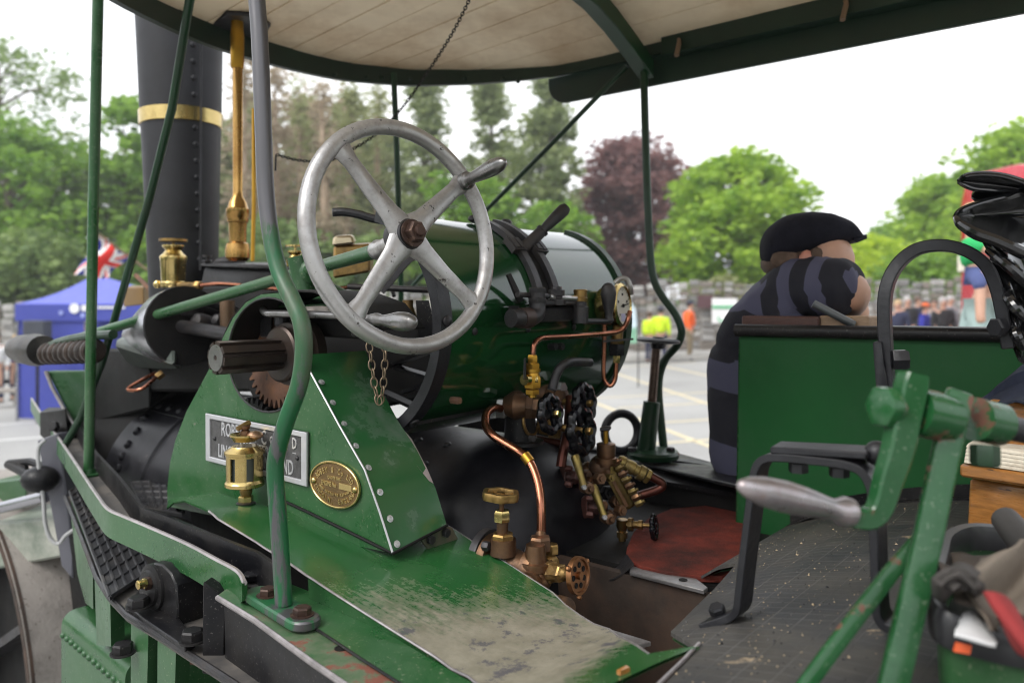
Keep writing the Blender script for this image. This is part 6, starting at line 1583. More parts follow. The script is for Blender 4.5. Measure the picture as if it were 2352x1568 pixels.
# front edge of the mat runs slanting; clip each cross row to it
TM = sorted((p.dot(U), p.dot(R)) for p in [onprof(x, y, mz, 2.6, .4) for x, y in ((1692, 1292), (1640, 1352), (1575, 1416), (1540, 1450), (1600, 1487), (1560, 1530), (1521, 1568))])
TM = [(-1.2, .62), (TM[0][0] - .25, .66)] + TM
def tmin(s):
    # near boundary of the mat: follows the sheet joint, then the near side of the floor
    return lerp(TM, s)
for s_ in ss:
    r_ = []
    t0 = tmin(s_)
    for k in range(25):
        t = t0 + (TB - .003 - t0) * k / 24
        r_.append(M(s_, t, mz(s_) + .0))
    rows.append(r_)
ids = [mb.add(r_) for r_ in rows]; ids2 = [mb.add([p - V(0, 0, .006) for p in r_]) for r_ in rows]
for i in range(len(ids) - 1):
    for k in range(24):
        mb.face(ids[i] + k, ids[i + 1] + k, ids[i + 1] + k + 1, ids[i] + k + 1)
        mb.face(ids2[i] + k, ids2[i] + k + 1, ids2[i + 1] + k + 1, ids2[i + 1] + k)
    mb.face(ids[i], ids2[i], ids2[i + 1], ids[i + 1])
part('rubber_mat', mb, m_mat, floor_)
# metal cover below the mat (continues the sheet)
mb = MB(); rows = []
for s_ in ss:
    z_ = mz(s_) - .012
    tq = tmin(s_) + .004
    rows.append([M(s_, tq + (TB + .02 - tq) * k / 6, z_) for k in range(7)])
ids = [mb.add(r_) for r_ in rows]
for i in range(len(ids) - 1):
    for k in range(6): mb.face(ids[i] + k, ids[i + 1] + k, ids[i + 1] + k + 1, ids[i] + k + 1)
part('roll_cover', mb, m_green, floor_)
jl = [onprof(x, y, mz, 2, .4) + V(0, 0, .003) for x, y in ((1606, 1482), (1565, 1525), (1521, 1568), (1480, 1610))]
part('joint_bead', MB().tube(jl, .0024, 6), m_edge, floor_)
# well
part('well_floor', MB().hexa([M(1.3, 1.0, -.86), M(.4, 1.0, -.86), M(.4, 1.75, -.86), M(1.3, 1.75, -.86), M(1.3, 1.0, -.84), M(.4, 1.0, -.84), M(.4, 1.75, -.84), M(1.3, 1.75, -.84)]), m_rustdk, floor_)
part('well_wall', MB().hexa([M(1.3, 1.46, -.86), M(.45, 1.46, -.86), M(.45, 1.48, -.86), M(1.3, 1.48, -.86), M(1.3, 1.44, -.575), M(.62, 1.44, -.575), M(.62, 1.46, -.575), M(1.3, 1.46, -.575)]), m_rustdk, floor_)
part('well_wall', MB().hexa([M(1.3, 1.0, -.86), M(.5, 1.0, -.86), M(.5, 1.02, -.86), M(1.3, 1.02, -.86), M(1.3, 1.0, -.57), M(.62, 1.0, -.57), M(.62, 1.02, -.57), M(1.3, 1.02, -.57)]), m_black_dk, floor_)
m_strip = mat('scuffed_steel_strip', (0.26, 0.25, 0.25), 0.4, 0.7, var=.25, vscale=14, dust=((.06, .05, .045), .35, 10, .7, .1), bump=.1)
def strip(px, z, nm='cover_strip'):
    q_ = [Zp(x, y, z) for x, y in px]
    return part(nm, MB().prism(q_, (0, 0, -.008)), m_strip, floor_, bevel=.001)
s1 = strip(((1450, 1296), (1470, 1294), (1600, 1328), (1626, 1348), (1616, 1355), (1446, 1312)), -.562)
part('strip_hole', MB().lathe(Zp(1569, 1331, -.5615), ZV, [(0, .009), (.0008, .009), (.0009, 0)], 12), m_black_dk, floor_)
s2 = strip(((1335, 1424), (1370, 1434), (1496, 1472), (1438, 1486), (1410, 1482), (1330, 1440)), -.562)
part('strip_hole', MB().lathe(Zp(1403, 1464, -.5615), ZV, [(0, .009), (.0008, .009), (.0009, 0)], 12), m_black_dk, floor_)
part('bent_flap', MB().ribbon(spline([P(1380, 1322, 1.72), P(1400, 1330, 1.7), P(1425, 1318, 1.68), P(1456, 1294, 1.66)], 5), spline([P(1360, 1300, 1.8), P(1385, 1305, 1.78), P(1410, 1296, 1.76), P(1440, 1272, 1.74)], 5), (0, 0, -.004)), m_iron, floor_)
part('platform', MB().hexa([M(1.35, 1.48, -.60), M(.60, 1.48, -.60), M(.60, 2.2, -.60), M(1.35, 2.2, -.60), M(1.35, 1.48, -.572), M(.66, 1.48, -.572), M(.66, 2.2, -.572), M(1.35, 2.2, -.572)]), m_black_dk, floor_)
m_red = mat('red_coir_mat', (0.16, 0.032, 0.022), 0.95, var=.3, vscale=10, dust=((.035, .02, .018), .5, 7, .95, 0), bump=1.0, bscale=150, spec=.1)
rc = [Zp(x, y, -.556) for x, y in ((1440, 1256), (1438, 1272), (1448, 1290), (1475, 1300), (1530, 1312), (1610, 1322), (1660, 1322), (1690, 1305), (1720, 1290), (1740, 1240), (1720, 1180), (1620, 1160), (1540, 1168), (1490, 1188), (1455, 1220))]
part('red_mat', MB().prism(rc, (0, 0, -.014)), m_red, floor_, bevel=.002)
# ---------------- far side bunker, bead and items
bk_ = grp('side_bunker', T(1950, 1000, TB))
def tb(x, y, d=0): return T(x, y, TB + d)
bpoly = [tb(1697, 772), tb(2400, 786), tb(2400, 1150), tb(2220, 1148), tb(2080, 1156), tb(1950, 1172), tb(1870, 1186), tb(1815, 1208), tb(1740, 1262), tb(1688, 1312)]
part('side_plate', MB().prism(bpoly, R * .004), mat('bunker_green', (0.008, 0.075, 0.018), 0.5, var=.2, vscale=3, spec=.22, dust=((.02, .085, .03), .35, 5, .6, 0), wear=((.25, .3, .25), .02, 40, .6, 0), bump=.06, bscale=20), bk_)
part('front_plate', MB().hexa([tb(1697, 772) , tb(1688, 1312), tb(1688, 1312) + R * .3, tb(1697, 772) + R * .3, tb(1697, 772) + U * -.004, tb(1688, 1312) - U * .004, tb(1688, 1312) + R * .3 - U * .004, tb(1697, 772) + R * .3 - U * .004]), m_green, bk_)
ba, bb_ = T(1690, 758, TB - .008), T(2420, 772, TB - .008)
part('bead_rail', MB().tube([ba, bb_], .0155, 14), m_black, bk_)
part('lid', MB().hexa([ba + R * .02 + V(0, 0, -.004), bb_ + R * .02 + V(0, 0, -.004), bb_ + R * .32 + V(0, 0, -.004), ba + R * .32 + V(0, 0, -.004), ba + R * .02 + V(0, 0, .008), bb_ + R * .02 + V(0, 0, .008), bb_ + R * .32 + V(0, 0, .008), ba + R * .32 + V(0, 0, .008)]), m_black, bk_, bevel=.003)
al = [tb(x, y, -.006) for x, y in ((1816, 1205), (1870, 1183), (1950, 1166), (2080, 1150), (2220, 1142), (2400, 1142))]
part('foot_angle', MB().ribbon(spline(al, 3), [p + V(0, 0, .028) for p in spline(al, 3)], -R * .004), m_black, bk_)
part('foot_angle', MB().ribbon(spline(al, 3), [p - R * .03 for p in spline(al, 3)], (0, 0, .004)), m_black, bk_)
# far side rail, brake column with screw
ff = grp('far_side_frame', M(1.3, 2.2, -.55))
part('frame_plate', MB().hexa([M(2.9, 2.2, -.62), M(.55, 2.2, -.62), M(.55, 2.24, -.62), M(2.9, 2.24, -.62), M(2.9, 2.2, -.49), M(.55, 2.2, -.49), M(.55, 2.24, -.49), M(2.9, 2.24, -.49)]), m_black, ff, bevel=.003)
part('frame_top', MB().hexa([M(2.9, 1.98, -.515), M(.55, 1.98, -.515), M(.55, 2.2, -.515), M(2.9, 2.2, -.515), M(2.9, 1.98, -.503), M(.55, 1.98, -.503), M(.55, 2.2, -.503), M(2.9, 2.2, -.503)]), m_black, ff)
part('fender', MB().hexa([M(1.95, 2.02, -.5), M(1.38, 2.02, -.5), M(1.38, 2.05, -.5), M(1.95, 2.05, -.5), M(1.9, 2.02, -.37), M(1.42, 2.02, -.40), M(1.42, 2.05, -.40), M(1.9, 2.05, -.37)]), m_black, ff, bevel=.004)
part('grab_ring', MB().torus(P(1427, 992, 2.45), V(.35, -.93, .05), .057, .0135, 40, 10), m_ironblk, ff)
bcol = grp('brake_column', P(1492, 1045, 2.46))
o, pr = lz([(1050, 58), (1040, 60), (1034, 56), (1030, 24)], 1500, 2.44); part('flange', MB().lathe(o, ZV, pr, 32), m_green_dk, bcol)
part('column_tube', MB().lathe(P(1484, 1036, 2.44), P(1497, 921, 2.44) - P(1484, 1036, 2.44), [(0, .028), (.152, .0255), (.154, .016)], 24), m_green_dk, bcol)
mb = MB(); pth = []
sa_, sb_ = P(1497, 925, 2.44), P(1507, 800, 2.44)
mb.cyl(sa_, sb_, .0125, 12)
sx_, sy_, _z = basis(sb_ - sa_)
for i in range(241):
    u = i / 240; t = 2 * PI * 22 * u; pth.append(sa_.lerp(sb_, u) + (sx_ * math.cos(t) + sy_ * math.sin(t)) * .013)
mb.tube(pth, .0022, 5)
part('brake_screw', mb, mat('greasy_screw', (.12, .08, .06), .4, .7, var=.3, vscale=30), bcol)
part('hand_disc', MB().lathe(P(1511, 800, 2.44), V(.06, 0, 1), [(0, .022), (.014, .026), (.016, .05), (.02, .066), (.026, .066), (.031, .058), (.031, .02), (.036, .016)], 32), m_ironblk, bcol)
for x in (1452, 1540): part('flange_bolt', MB().hexn(P(x, 1036, 2.42), ZV, .014, .012), m_iron, bcol)
part('frame_shelf', MB().hexa([P(1440, 1062, 2.5), P(1720, 1130, 1.95), P(1760, 1100, 2.1), P(1560, 1050, 2.75), P(1440, 1056, 2.5), P(1720, 1118, 1.95), P(1760, 1094, 2.1), P(1560, 1040, 2.75)]), m_black, ff, bevel=.003)
part('shelf_pedestal', MB().hexa([P(1465, 1110, 2.44), P(1545, 1110, 2.42), P(1555, 1100, 2.55), P(1475, 1100, 2.57), P(1470, 1056, 2.44), P(1540, 1056, 2.42), P(1550, 1050, 2.55), P(1478, 1050, 2.57)]), m_green_dk, ff, bevel=.004)
part('side_step', MB().hexa([M(.15, 2.30, -1.46), M(1.0, 2.30, -1.46), M(1.0, 2.75, -1.46), M(.15, 2.75, -1.46), M(.15, 2.30, -1.43), M(1.0, 2.30, -1.43), M(1.0, 2.75, -1.43), M(.15, 2.75, -1.43)]), m_black, ff)
part('inner_side', MB().hexa([M(1.35, 2.0, -.9), M(.5, 2.0, -.9), M(.5, 2.03, -.9), M(1.35, 2.03, -.9), M(1.35, 2.0, -.51), M(.5, 2.0, -.51), M(.5, 2.03, -.51), M(1.35, 2.03, -.51)]), m_black_dk, ff)
# hidden lower body: firebox apron and rear roll, keeps light from leaking under the machine
part('ash_pan', MB().hexa([M(3.0, 1.2, -1.3), M(.7, 1.2, -1.3), M(.7, 1.9, -1.3), M(3.0, 1.9, -1.3), M(3.0, 1.15, -.8), M(.7, 1.15, -.9), M(.7, 1.95, -.9), M(3.0, 1.95, -.8)]), m_black_dk, ff)
part('rear_roll', MB().lathe(M(0.25, 0.75, -1.5), R, [(0, 0), (0.0, .62), (1.4, .62), (1.4, 0)], 48), m_rollsurf, ff)

rg = random.Random(5); gm = MB()
for k in range(2600):
    sx = rg.uniform(-.1, .7); tx = rg.uniform(max(tmin(sx) + .01, .7), 1.86)
    if rg.random() > .35 and not (abs(mnoise.noise(V(sx * 4, tx * 4, 1))) > .22): continue
    c_ = M(sx, tx, mz(sx) + .0008); r_ = rg.uniform(.0006, .0018) if rg.random() < .97 else rg.uniform(.002, .0035)
    a = rg.uniform(0, 6); d1, d2 = V(math.cos(a), math.sin(a), 0) * r_, V(-math.sin(a), math.cos(a), 0) * r_ * .7
    o_ = gm.add([c_ - d1, c_ + d2, c_ + d1, c_ - d2, c_ + V(0, 0, r_ * .9)]); gm.mi = 0 if rg.random() < .55 else 1
    for q_ in ((0, 1, 4), (1, 2, 4), (2, 3, 4), (3, 0, 4)): gm.face(*[o_ + w_ for w_ in q_])
grit = part('grit', gm, [mat('coal_grit', (.012, .012, .013), .4), mat('straw_grit', (.36, .28, .18), .8)], floor_, clean=False)
grit['kind'] = 'stuff'
# ---------------- stool-like foot bracket and arched seat bracket
sb = grp('seat_bracket', onprof(1660, 1430, mz, 1.6, .5))
yB = 0.985 * KF
tB = onprof(1640, 1425, mz, 2, .5).dot(R)
def pb(x, y, d=0): return T(x, y, tB + d)
leg = spline([pb(1622, 1432, -.01), pb(1660, 1420, -.005), pb(1690, 1408), pb(1705, 1390), pb(1710, 1350), pb(1722, 1250), pb(1740, 1110), pb(1748, 1070), pb(1766, 1050), pb(1800, 1046), pb(1880, 1053), pb(1950, 1062), pb(1988, 1078), pb(2008, 1110), pb(2014, 1150), pb(2018, 1250), pb(2022, 1380), pb(2030, 1415), pb(2050, 1432), pb(2090, 1440)], 4)
# flat bar: width across the view direction of the bend (its axis lies along the depth)
wdir_ = R * .021
def flat_bar(path, th, wv_):
    A, B = [], []
    for i, p in enumerate(path):
        d = (path[min(i + 1, len(path) - 1)] - path[max(i - 1, 0)]).normalized()
        nn = d.cross(wv_).normalized() * th / 2
        A.append((p - wv_ - nn, p + wv_ - nn, p + wv_ + nn, p - wv_ + nn))
    mb = MB(); ids = [mb.add(x) for x in A]
    for p, q_ in zip(ids, ids[1:]):
        for j in range(4): mb.face(p + j, p + (j + 1) % 4, q_ + (j + 1) % 4, q_ + j)
    mb.face(*[ids[0] + j for j in (3, 2, 1, 0)]); mb.face(*[ids[-1] + j for j in range(4)])
    return mb
part('bent_leg', flat_bar(leg, .0105, wdir_), m_ironblk, sb, bevel=.0012)
part('top_plate', MB().hexa([pb(1768, 1042, -.02), pb(1990, 1056, -.02), pb(2008, 1050, .03), pb(1790, 1034, .03), pb(1768, 1026, -.02), pb(1992, 1038, -.02), pb(2004, 1022, .03), pb(1792, 1012, .03)]), m_ironblk, sb, bevel=.002)
part('ball_end', MB().ball(pb(2014, 1040, .01), .0155, 16), m_ironblk, sb)
for x, y, s_ in ((1834, 1066, 1), (1928, 1076, 1.05)): part('bolt', MB().hexn(pb(x, y + 18, 0), ZV, .0125, .0145), m_ironblk, sb, ang=28)
inst('bolt', MB().hexn((0, 0, 0), ZV, .0115, .0125).mesh('bracket_bolt_mesh', m_ironblk, ang=28), along(pb(1650, 1408, .0), V(-.35, -.2, .9)), sb)
ab = grp('seat_arch', P(2030, 800, 1.31))
yA = 1.31
pa_ = spline([P(2052, 1040, yA), P(2046, 960, yA), P(2040, 880, yA), P(2034, 780, yA), P(2032, 700, yA), P(2040, 650, yA), P(2062, 608, yA), P(2098, 577, yA), P(2140, 565, yA), P(2190, 567, yA), P(2235, 585, yA), P(2268, 615, yA), P(2288, 660, yA), P(2302, 720, yA), P(2316, 800, yA)], 4)
part('arch_bar', flat_bar(pa_, .0195, V(.55, .83, 0).normalized() * .015), m_ironblk, ab, bevel=.002)
part('clamp_plate', MB().hexa([P(2012, 895, yA - .02), P(2040, 893, yA - .02), P(2046, 890, yA + .01), P(2020, 892, yA + .01), P(2004, 786, yA - .02), P(2024, 783, yA - .02), P(2030, 782, yA + .01), P(2010, 784, yA + .01)]), m_ironblk, ab, bevel=.002)
part('clamp_nut', MB().hexn(P(2050, 826, yA - .015), V(.93, -.3, .05), .0175, .024), m_ironblk, ab, ang=28)
part('seat_nut', MB().hexn(P(2300, 752, yA - .01), V(-.95, -.3, 0), .0165, .016), m_ironblk, ab, ang=28)
# cast pan seat seen from its side: a wavy-edged black dish
seat = grp('pan_seat', P(2320, 640, 1.33))
def loft(lines, m, nm, th=.006, nsub=5):
    mb = MB(); L2 = []
    k = len(lines[0])
    cols = [spline([l[i] for l in lines], nsub) for i in range(k)]
    nr_ = len(cols[0]); ids = []
    rows = [[cols[i][j] for i in range(k)] for j in range(nr_)]
    nrm_ = []
    for j in range(nr_):
        rr = []
        for i in range(k):
            a = rows[min(j + 1, nr_ - 1)][i] - rows[max(j - 1, 0)][i]; b = rows[j][min(i + 1, k - 1)] - rows[j][max(i - 1, 0)]
            c_ = a.cross(b); rr.append(c_.normalized() if c_.length > 1e-9 else V(0, 0, 1))
        nrm_.append(rr)
    f_ = [mb.add(r_) for r_ in rows]; g_ = [mb.add([p - n_ * th for p, n_ in zip(r_, nn)]) for r_, nn in zip(rows, nrm_)]
    for j in range(nr_ - 1):
        for i in range(k - 1):
            mb.face(f_[j] + i, f_[j] + i + 1, f_[j + 1] + i + 1, f_[j + 1] + i); mb.face(g_[j] + i, g_[j + 1] + i, g_[j + 1] + i + 1, g_[j] + i + 1)
        mb.face(f_[j], f_[j + 1], g_[j + 1], g_[j]); mb.face(f_[j] + k - 1, g_[j] + k - 1, g_[j + 1] + k - 1, f_[j + 1] + k - 1)
    for i in range(k - 1):
        mb.face(f_[0] + i, g_[0] + i, g_[0] + i + 1, f_[0] + i + 1); mb.face(f_[-1] + i, f_[-1] + i + 1, g_[-1] + i + 1, g_[-1] + i)
    return part(nm, mb, m, seat, ang=60)
def Lp(pts): return spline([P(x, y, d * 1.17) for x, y, d in pts], 7)
def lens_loft(top, bot, mid_d, nm, th=.006, n=9):
    """a dished leaf between two edge curves that share their tip"""
    k = min(len(top), len(bot)); lines = []
    for a in range(n):
        u = a / (n - 1); row = []
        for p, q_ in zip(top[:k], bot[:k]):
            r_ = p.lerp(q_, u); r_ = r_ + (r_ - V(0, 0, ZC)).normalized() * mid_d * math.sin(PI * u) * min(1, (p - q_).length * 14)
            row.append(r_)
        lines.append(row)
    return loft(lines, m_black_gloss, nm, th, 2)
t1 = Lp(((2202, 415, 1.15), (2224, 404, 1.13), (2261, 401, 1.12), (2303, 405, 1.11), (2352, 420, 1.10), (2440, 455, 1.08)))
b1 = Lp(((2202, 416, 1.15), (2215, 425, 1.145), (2240, 434, 1.14), (2285, 438, 1.135), (2345, 442, 1.13), (2440, 472, 1.12)))
t2 = Lp(((2198, 498, 1.11), (2206, 486, 1.12), (2229, 475, 1.125), (2271, 462, 1.13), (2313, 452, 1.13), (2345, 441, 1.13), (2440, 430, 1.13)))
b2 = Lp(((2198, 500, 1.11), (2203, 512, 1.10), (2219, 523, 1.095), (2245, 537, 1.09), (2282, 550, 1.085), (2319, 566, 1.08), (2352, 582, 1.08), (2440, 628, 1.07))[:7])
lens_loft(t1, b1, .035, 'seat_wing')
lens_loft(t2, b2, .075, 'seat_dish')
wa = Lp(((2243, 436, 1.145), (2277, 438, 1.14), (2313, 438, 1.135), (2348, 443, 1.132)))
wb_ = Lp(((2272, 461, 1.14), (2300, 456, 1.14), (2325, 450, 1.135), (2348, 443, 1.132)))
loft([wa, [p.lerp(q_, .5) + V(.0, .03, 0) for p, q_ in zip(wa, wb_)], wb_], m_black_gloss, 'seat_waist', .005)
part('seat_lip', MB().tube(t1, .0034, 8).tube(b1, .0034, 8).tube(t2, .0036, 8), m_black_gloss, seat)
part('seat_lip', MB().tube(b2, lambda u: .0055 + .005 * min(1, u * 2), 10), m_black_gloss, seat)
lines = [
    Lp(((2248, 540, 1.12), (2300, 562, 1.12), (2352, 584, 1.12), (2450, 630, 1.12))),
    Lp(((2264, 572, 1.13), (2310, 592, 1.10), (2355, 630, 1.12), (2450, 680, 1.14))),
    Lp(((2280, 606, 1.13), (2318, 624, 1.13), (2360, 670, 1.10), (2450, 720, 1.10))),
    Lp(((2291, 643, 1.13), (2322, 660, 1.10), (2360, 705, 1.13), (2450, 760, 1.14))),
    Lp(((2302, 686, 1.13), (2328, 706, 1.12), (2362, 745, 1.09), (2450, 790, 1.10))),
    Lp(((2313, 732, 1.13), (2336, 752, 1.10), (2366, 785, 1.12), (2450, 820, 1.14))),
    Lp(((2324, 790, 1.13), (2344, 806, 1.12), (2370, 826, 1.10), (2450, 850, 1.12))),
    Lp(((2338, 828, 1.13), (2350, 836, 1.12), (2372, 846, 1.12), (2450, 860, 1.12))),
]
loft(lines, m_black_gloss, 'seat_back', .006)
for pts in (((2270, 575, 1.11), (2300, 598, 1.09), (2340, 632, 1.08), (2400, 690, 1.08), (2440, 720, 1.08)), ((2300, 660, 1.12), (2320, 690, 1.10), (2345, 720, 1.09), (2380, 750, 1.09)), ((2318, 735, 1.12), (2335, 770, 1.1), (2352, 800, 1.1))):
    part('seat_fold', MB().tube(Lp(pts), lambda u: .010 * (1 - .7 * abs(u - .5)), 10), m_black_gloss, seat)

# ---------------- green crank and its stand, near the lens
ck = grp('crank_stand', P(2080, 1540, 1.02))
yC = 0.86
def pc_(x, y, d=0): return P(x, y, yC + d)
arm = spline([pc_(2182, 900, 0.02345), pc_(2172, 960, 0.01564), pc_(2150, 1080, 0), pc_(2120, 1230, -0.02345), pc_(2080, 1400, -0.05473), pc_(2040, 1570, -0.09382), pc_(2010, 1690, -0.1251)], 4)
arm = [pc_(2206, 896, 0.01564), pc_(2190, 960, 0.009382), pc_(2163, 1080, -0.003909), pc_(2132, 1230, -0.01955), pc_(2092, 1400, -0.03909), pc_(2052, 1570, -0.05864), pc_(2020, 1700, -0.07036)]
part('stand_bar', flat_bar(arm, 0.02815, V(.2, .98, 0).normalized() * 0.009382), m_green_crank, ck, bevel=.005, seg=2)
part('stand_brace', flat_bar([pc_(2138, 1210, -0), pc_(2050, 1310, -0.01564), pc_(1960, 1425, -0.03127), pc_(1860, 1560, -0.04691), pc_(1790, 1660, -0.05473)], 0.0172, V(.2, .98, 0).normalized() * 0.006255), m_green_crank, ck, bevel=.004, seg=2)
ax_a, ax_b = pc_(2012, 936, -0.01564), pc_(2312, 990, 0.03909)
part('bearing_tube', MB().lathe(pc_(2100, 944, 0), pc_(2196, 966, 0.01564) - pc_(2100, 944, 0), [(0, .0266), (.045, .0262)], 28), m_green_crank, ck)
part('shaft_nut', MB().hexn(pc_(2050, 935, -0.007818), pc_(2008, 932, -0.01564) - pc_(2050, 935, -0.007818), .0242, .019), m_green_crank, ck, bevel=.003, ang=28)
part('shaft_collar', MB().lathe(pc_(2240, 962, 0.02345), pc_(2312, 978, 0.03909) - pc_(2240, 962, 0.02345), [(0, .0242), (.036, .0238), (.0375, .0156)], 28), m_green_crank, ck)
part('set_screw', MB().hexn(pc_(2262, 1022, 0.01564), V(-.1, -.2, -1), .0149, .0235), m_green_dk, ck, ang=28)
part('drive_shaft', MB().lathe(pc_(2300, 978, 0.03909), pc_(2420, 1004, 0.07818) - pc_(2300, 978, 0.03909), [(0, .0141), (.2, .0141)], 20), m_ironblk, ck)
ca = [pc_(2098, 858, -0.009382), pc_(2090, 900, -0.01095), pc_(2076, 960, -0.01407), pc_(2062, 1030, -0.01564), pc_(2040, 1100, -0.0172), pc_(2026, 1150, -0.01876), pc_(2010, 1180, -0.02033), pc_(1985, 1190, -0.02189), pc_(1945, 1182, -0.02345), pc_(1930, 1176, -0.02345)]
def arm_prof(u):
    w_ = lerp([(0, .017), (.08, .0205), (.3, .020), (.6, .0155), (.8, .0145), (1, .0165)], u); h_ = lerp([(0, .012), (.3, .012), (.7, .0095), (1, .0115)], u)
    w_ *= .74; h_ *= .9
    return [(-w_, -h_ * .75), (-w_ * .82, -h_), (w_ * .82, -h_), (w_, -h_ * .75), (w_, h_ * .75), (w_ * .82, h_), (-w_ * .82, h_), (-w_, h_ * .75)]
part('crank_arm', MB().sweep(spline(ca, 4), arm_prof, up=V(.15, -.98, .05)), m_green_crank, ck, ang=25)
ga_, gb_ = pc_(1950, 1178, -0.02345), pc_(1692, 1112, -0.07818)
Lg = (gb_ - ga_).length
part('crank_grip', MB().lathe(ga_, gb_ - ga_, [(Lg * u, r * .782) for u, r in ((0, .0195), (.06, .0205), (.10, .0165), (.16, .0135), (.22, .0145), (.4, .0185), (.6, .0205), (.78, .0185), (.9, .0135), (.97, .0075), (1, 0))], 24), mat('worn_grip_steel', (.36, .33, .34), .3, .85, var=.2, vscale=20, dust=((.16, .07, .035), .28, 25, .5, .3)), ck)
# ================================================================== PEOPLE
def skin(name, joints, edges, mats, parent=None, root=0, sub=2, W=None):
    """one continuous surface grown round a skeleton; joints: (position, radius or (rx, ry))"""
    me = bpy.data.meshes.new(name)
    me.from_pydata([tuple(j[0]) for j in joints], edges, [])
    o = bpy.data.objects.new(name, me); COL.objects.link(o)
    md = o.modifiers.new('skin', 'SKIN'); md.use_smooth_shade = True
    for i, j in enumerate(joints):
        r = j[1] if isinstance(j[1], tuple) else (j[1], j[1])
        me.skin_vertices[0].data[i].radius = r
        me.skin_vertices[0].data[i].use_root = (i == root)
    sb_ = o.modifiers.new('sub', 'SUBSURF'); sb_.levels = sub; sb_.render_levels = sub
    dg = bpy.context.evaluated_depsgraph_get()
    m2 = bpy.data.meshes.new_from_object(o.evaluated_get(dg))
    bpy.data.objects.remove(o); bpy.data.meshes.remove(me)
    m2.name = name
    m2.materials.clear()
    for m in (mats if isinstance(mats, list) else [mats]): m2.materials.append(m)
    m2.polygons.foreach_set('use_smooth', [True] * len(m2.polygons))
    return link(name, m2, parent, W)
m_skin = mat('skin', (.52, .30, .21), .5, var=.08, vscale=20)
def clothm(name, c): return mat(name, c, .85, var=.2, vscale=8, bump=.2, bscale=60)
def person(label, X, Yd, h, top, legs, hair, face=0.0, z=None, vest=None, arms='down', hat=None, group=None, bald=False, cat='person', skirt=False, kidpose=False):
    """standing figure; face = heading in radians (0 looks at the camera)"""
    z0 = gz(X) if z is None else z
    root = empty('person', (X, Yd, z0), label, cat, group)
    Rm = Matrix.Translation((X, Yd, z0)) @ Matrix.Rotation(face, 4, 'Z') @ Matrix.Scale(h / 1.75, 4)
    def w(x, y, zz): return Rm @ V(x, -y, zz)      # y = forwards
    k = h / 1.75
    ar = {'down': ((.20, .0, 1.40), (.25, -.02, 1.12), (.24, .08, .88), (.24, .10, .80)), 'fold': ((.20, 0, 1.40), (.26, .03, 1.14), (.08, .2, 1.12), (.0, .21, 1.13)), 'up': ((.20, 0, 1.42), (.27, .1, 1.35), (.18, .16, 1.55), (.16, .16, 1.62))}[arms]
    J = [(w(0, 0, .95), (.14 * k, .10 * k)), (w(0, 0, 1.18), (.13 * k, .09 * k)), (w(0, 0, 1.38), (.15 * k, .09 * k)), (w(0, .0, 1.50), .055 * k), (w(0, .02, 1.57), .075 * k), (w(0, .03, 1.66), (.078 * k, .095 * k)), (w(0, .02, 1.73), .05 * k)]
    E_ = [(0, 1), (1, 2), (2, 3), (3, 4), (4, 5), (5, 6)]
    TJ = [(J[0][0], (.20 * k, .155 * k)), (J[1][0], (.19 * k, .145 * k)), (J[2][0], (.205 * k, .15 * k)), (w(0, 0, 1.47), .10 * k)]; TE = [(0, 1), (1, 2), (2, 3)]
    for sx in (-1, 1):
        i = len(J); t = len(TJ)
        pts = [w(sx * a[0], a[1], a[2]) for a in ar]
        J += [(pts[0], .058 * k), (pts[1], .043 * k), (pts[2], .032 * k), (pts[3], .036 * k)]
        E_ += [(2, i), (i, i + 1), (i + 1, i + 2), (i + 2, i + 3)]
        TJ += [(pts[0], .088 * k), (pts[1], .066 * k), (pts[1].lerp(pts[2], .9), .055 * k)]
        TE += [(2, t), (t, t + 1), (t + 1, t + 2)]
    LJ = [(w(0, 0, .98), (.16 * k, .12 * k))]; LE = []
    for sx in (-1, 1):
        i = len(J); l = len(LJ)
        pts = [w(sx * .095, 0, .86), w(sx * .10, .02, .48), w(sx * .10, -.01, .09), w(sx * .11, .13, .04)]
        J += [(pts[0], .085 * k), (pts[1], .056 * k), (pts[2], .04 * k), (pts[3], .035 * k)]
        E_ += [(0, i), (i, i + 1), (i + 1, i + 2), (i + 2, i + 3)]
        LJ += [(pts[0], .10 * k), (pts[1], .075 * k), (pts[2], .06 * k)]
        LE += [(0, l), (l, l + 1), (l + 1, l + 2)]
        part('shoe', MB().ball(w(sx * .105, .05, .045), .075 * k, 10, (.6, 1.5, .55), None), mat('dark_shoe', (.03, .028, .027), .6), root)
    skin('body', J, E_, m_skin, root, sub=1)
    skin('top', TJ, TE, top, root, sub=1)
    skin('trousers', LJ, LE, legs, root, sub=1)
    if vest:
        skin('vest', [(w(0, 0, .92), (.215 * k, .17 * k)), (w(0, 0, 1.18), (.205 * k, .16 * k)), (w(0, 0, 1.40), (.235 * k, .165 * k)), (w(0, 0, 1.47), (.14 * k, .12 * k))], [(0, 1), (1, 2), (2, 3)], vest, root, sub=1)
        part('reflective_band', MB().lathe(w(0, 0, 1.03), ZV, [(0, .205 * k), (.05 * k, .205 * k)], 16), mat('reflective_band', (.65, .66, .62), .5), root) if False else None
    if not bald:
        hb_ = MB().ball(w(0, -.015, 1.675), .105 * k, 12, (.95, 1.05, 1.0))
        hb_.v = [v for v in hb_.v]
        part('hair', hb_, hair, root)
        # pull the face clear of the hair
        o = root.children[-1]
        for v in o.data.vertices:
            q = Rm.inverted() @ v.co
            if -q.y > .055 and q.z < 1.70: v.co = Rm @ V(q.x, q.y + (-q.y - .055) * .8, q.z)
    part('nose', MB().ball(w(0, .125, 1.625), .016 * k, 8), m_skin, root)
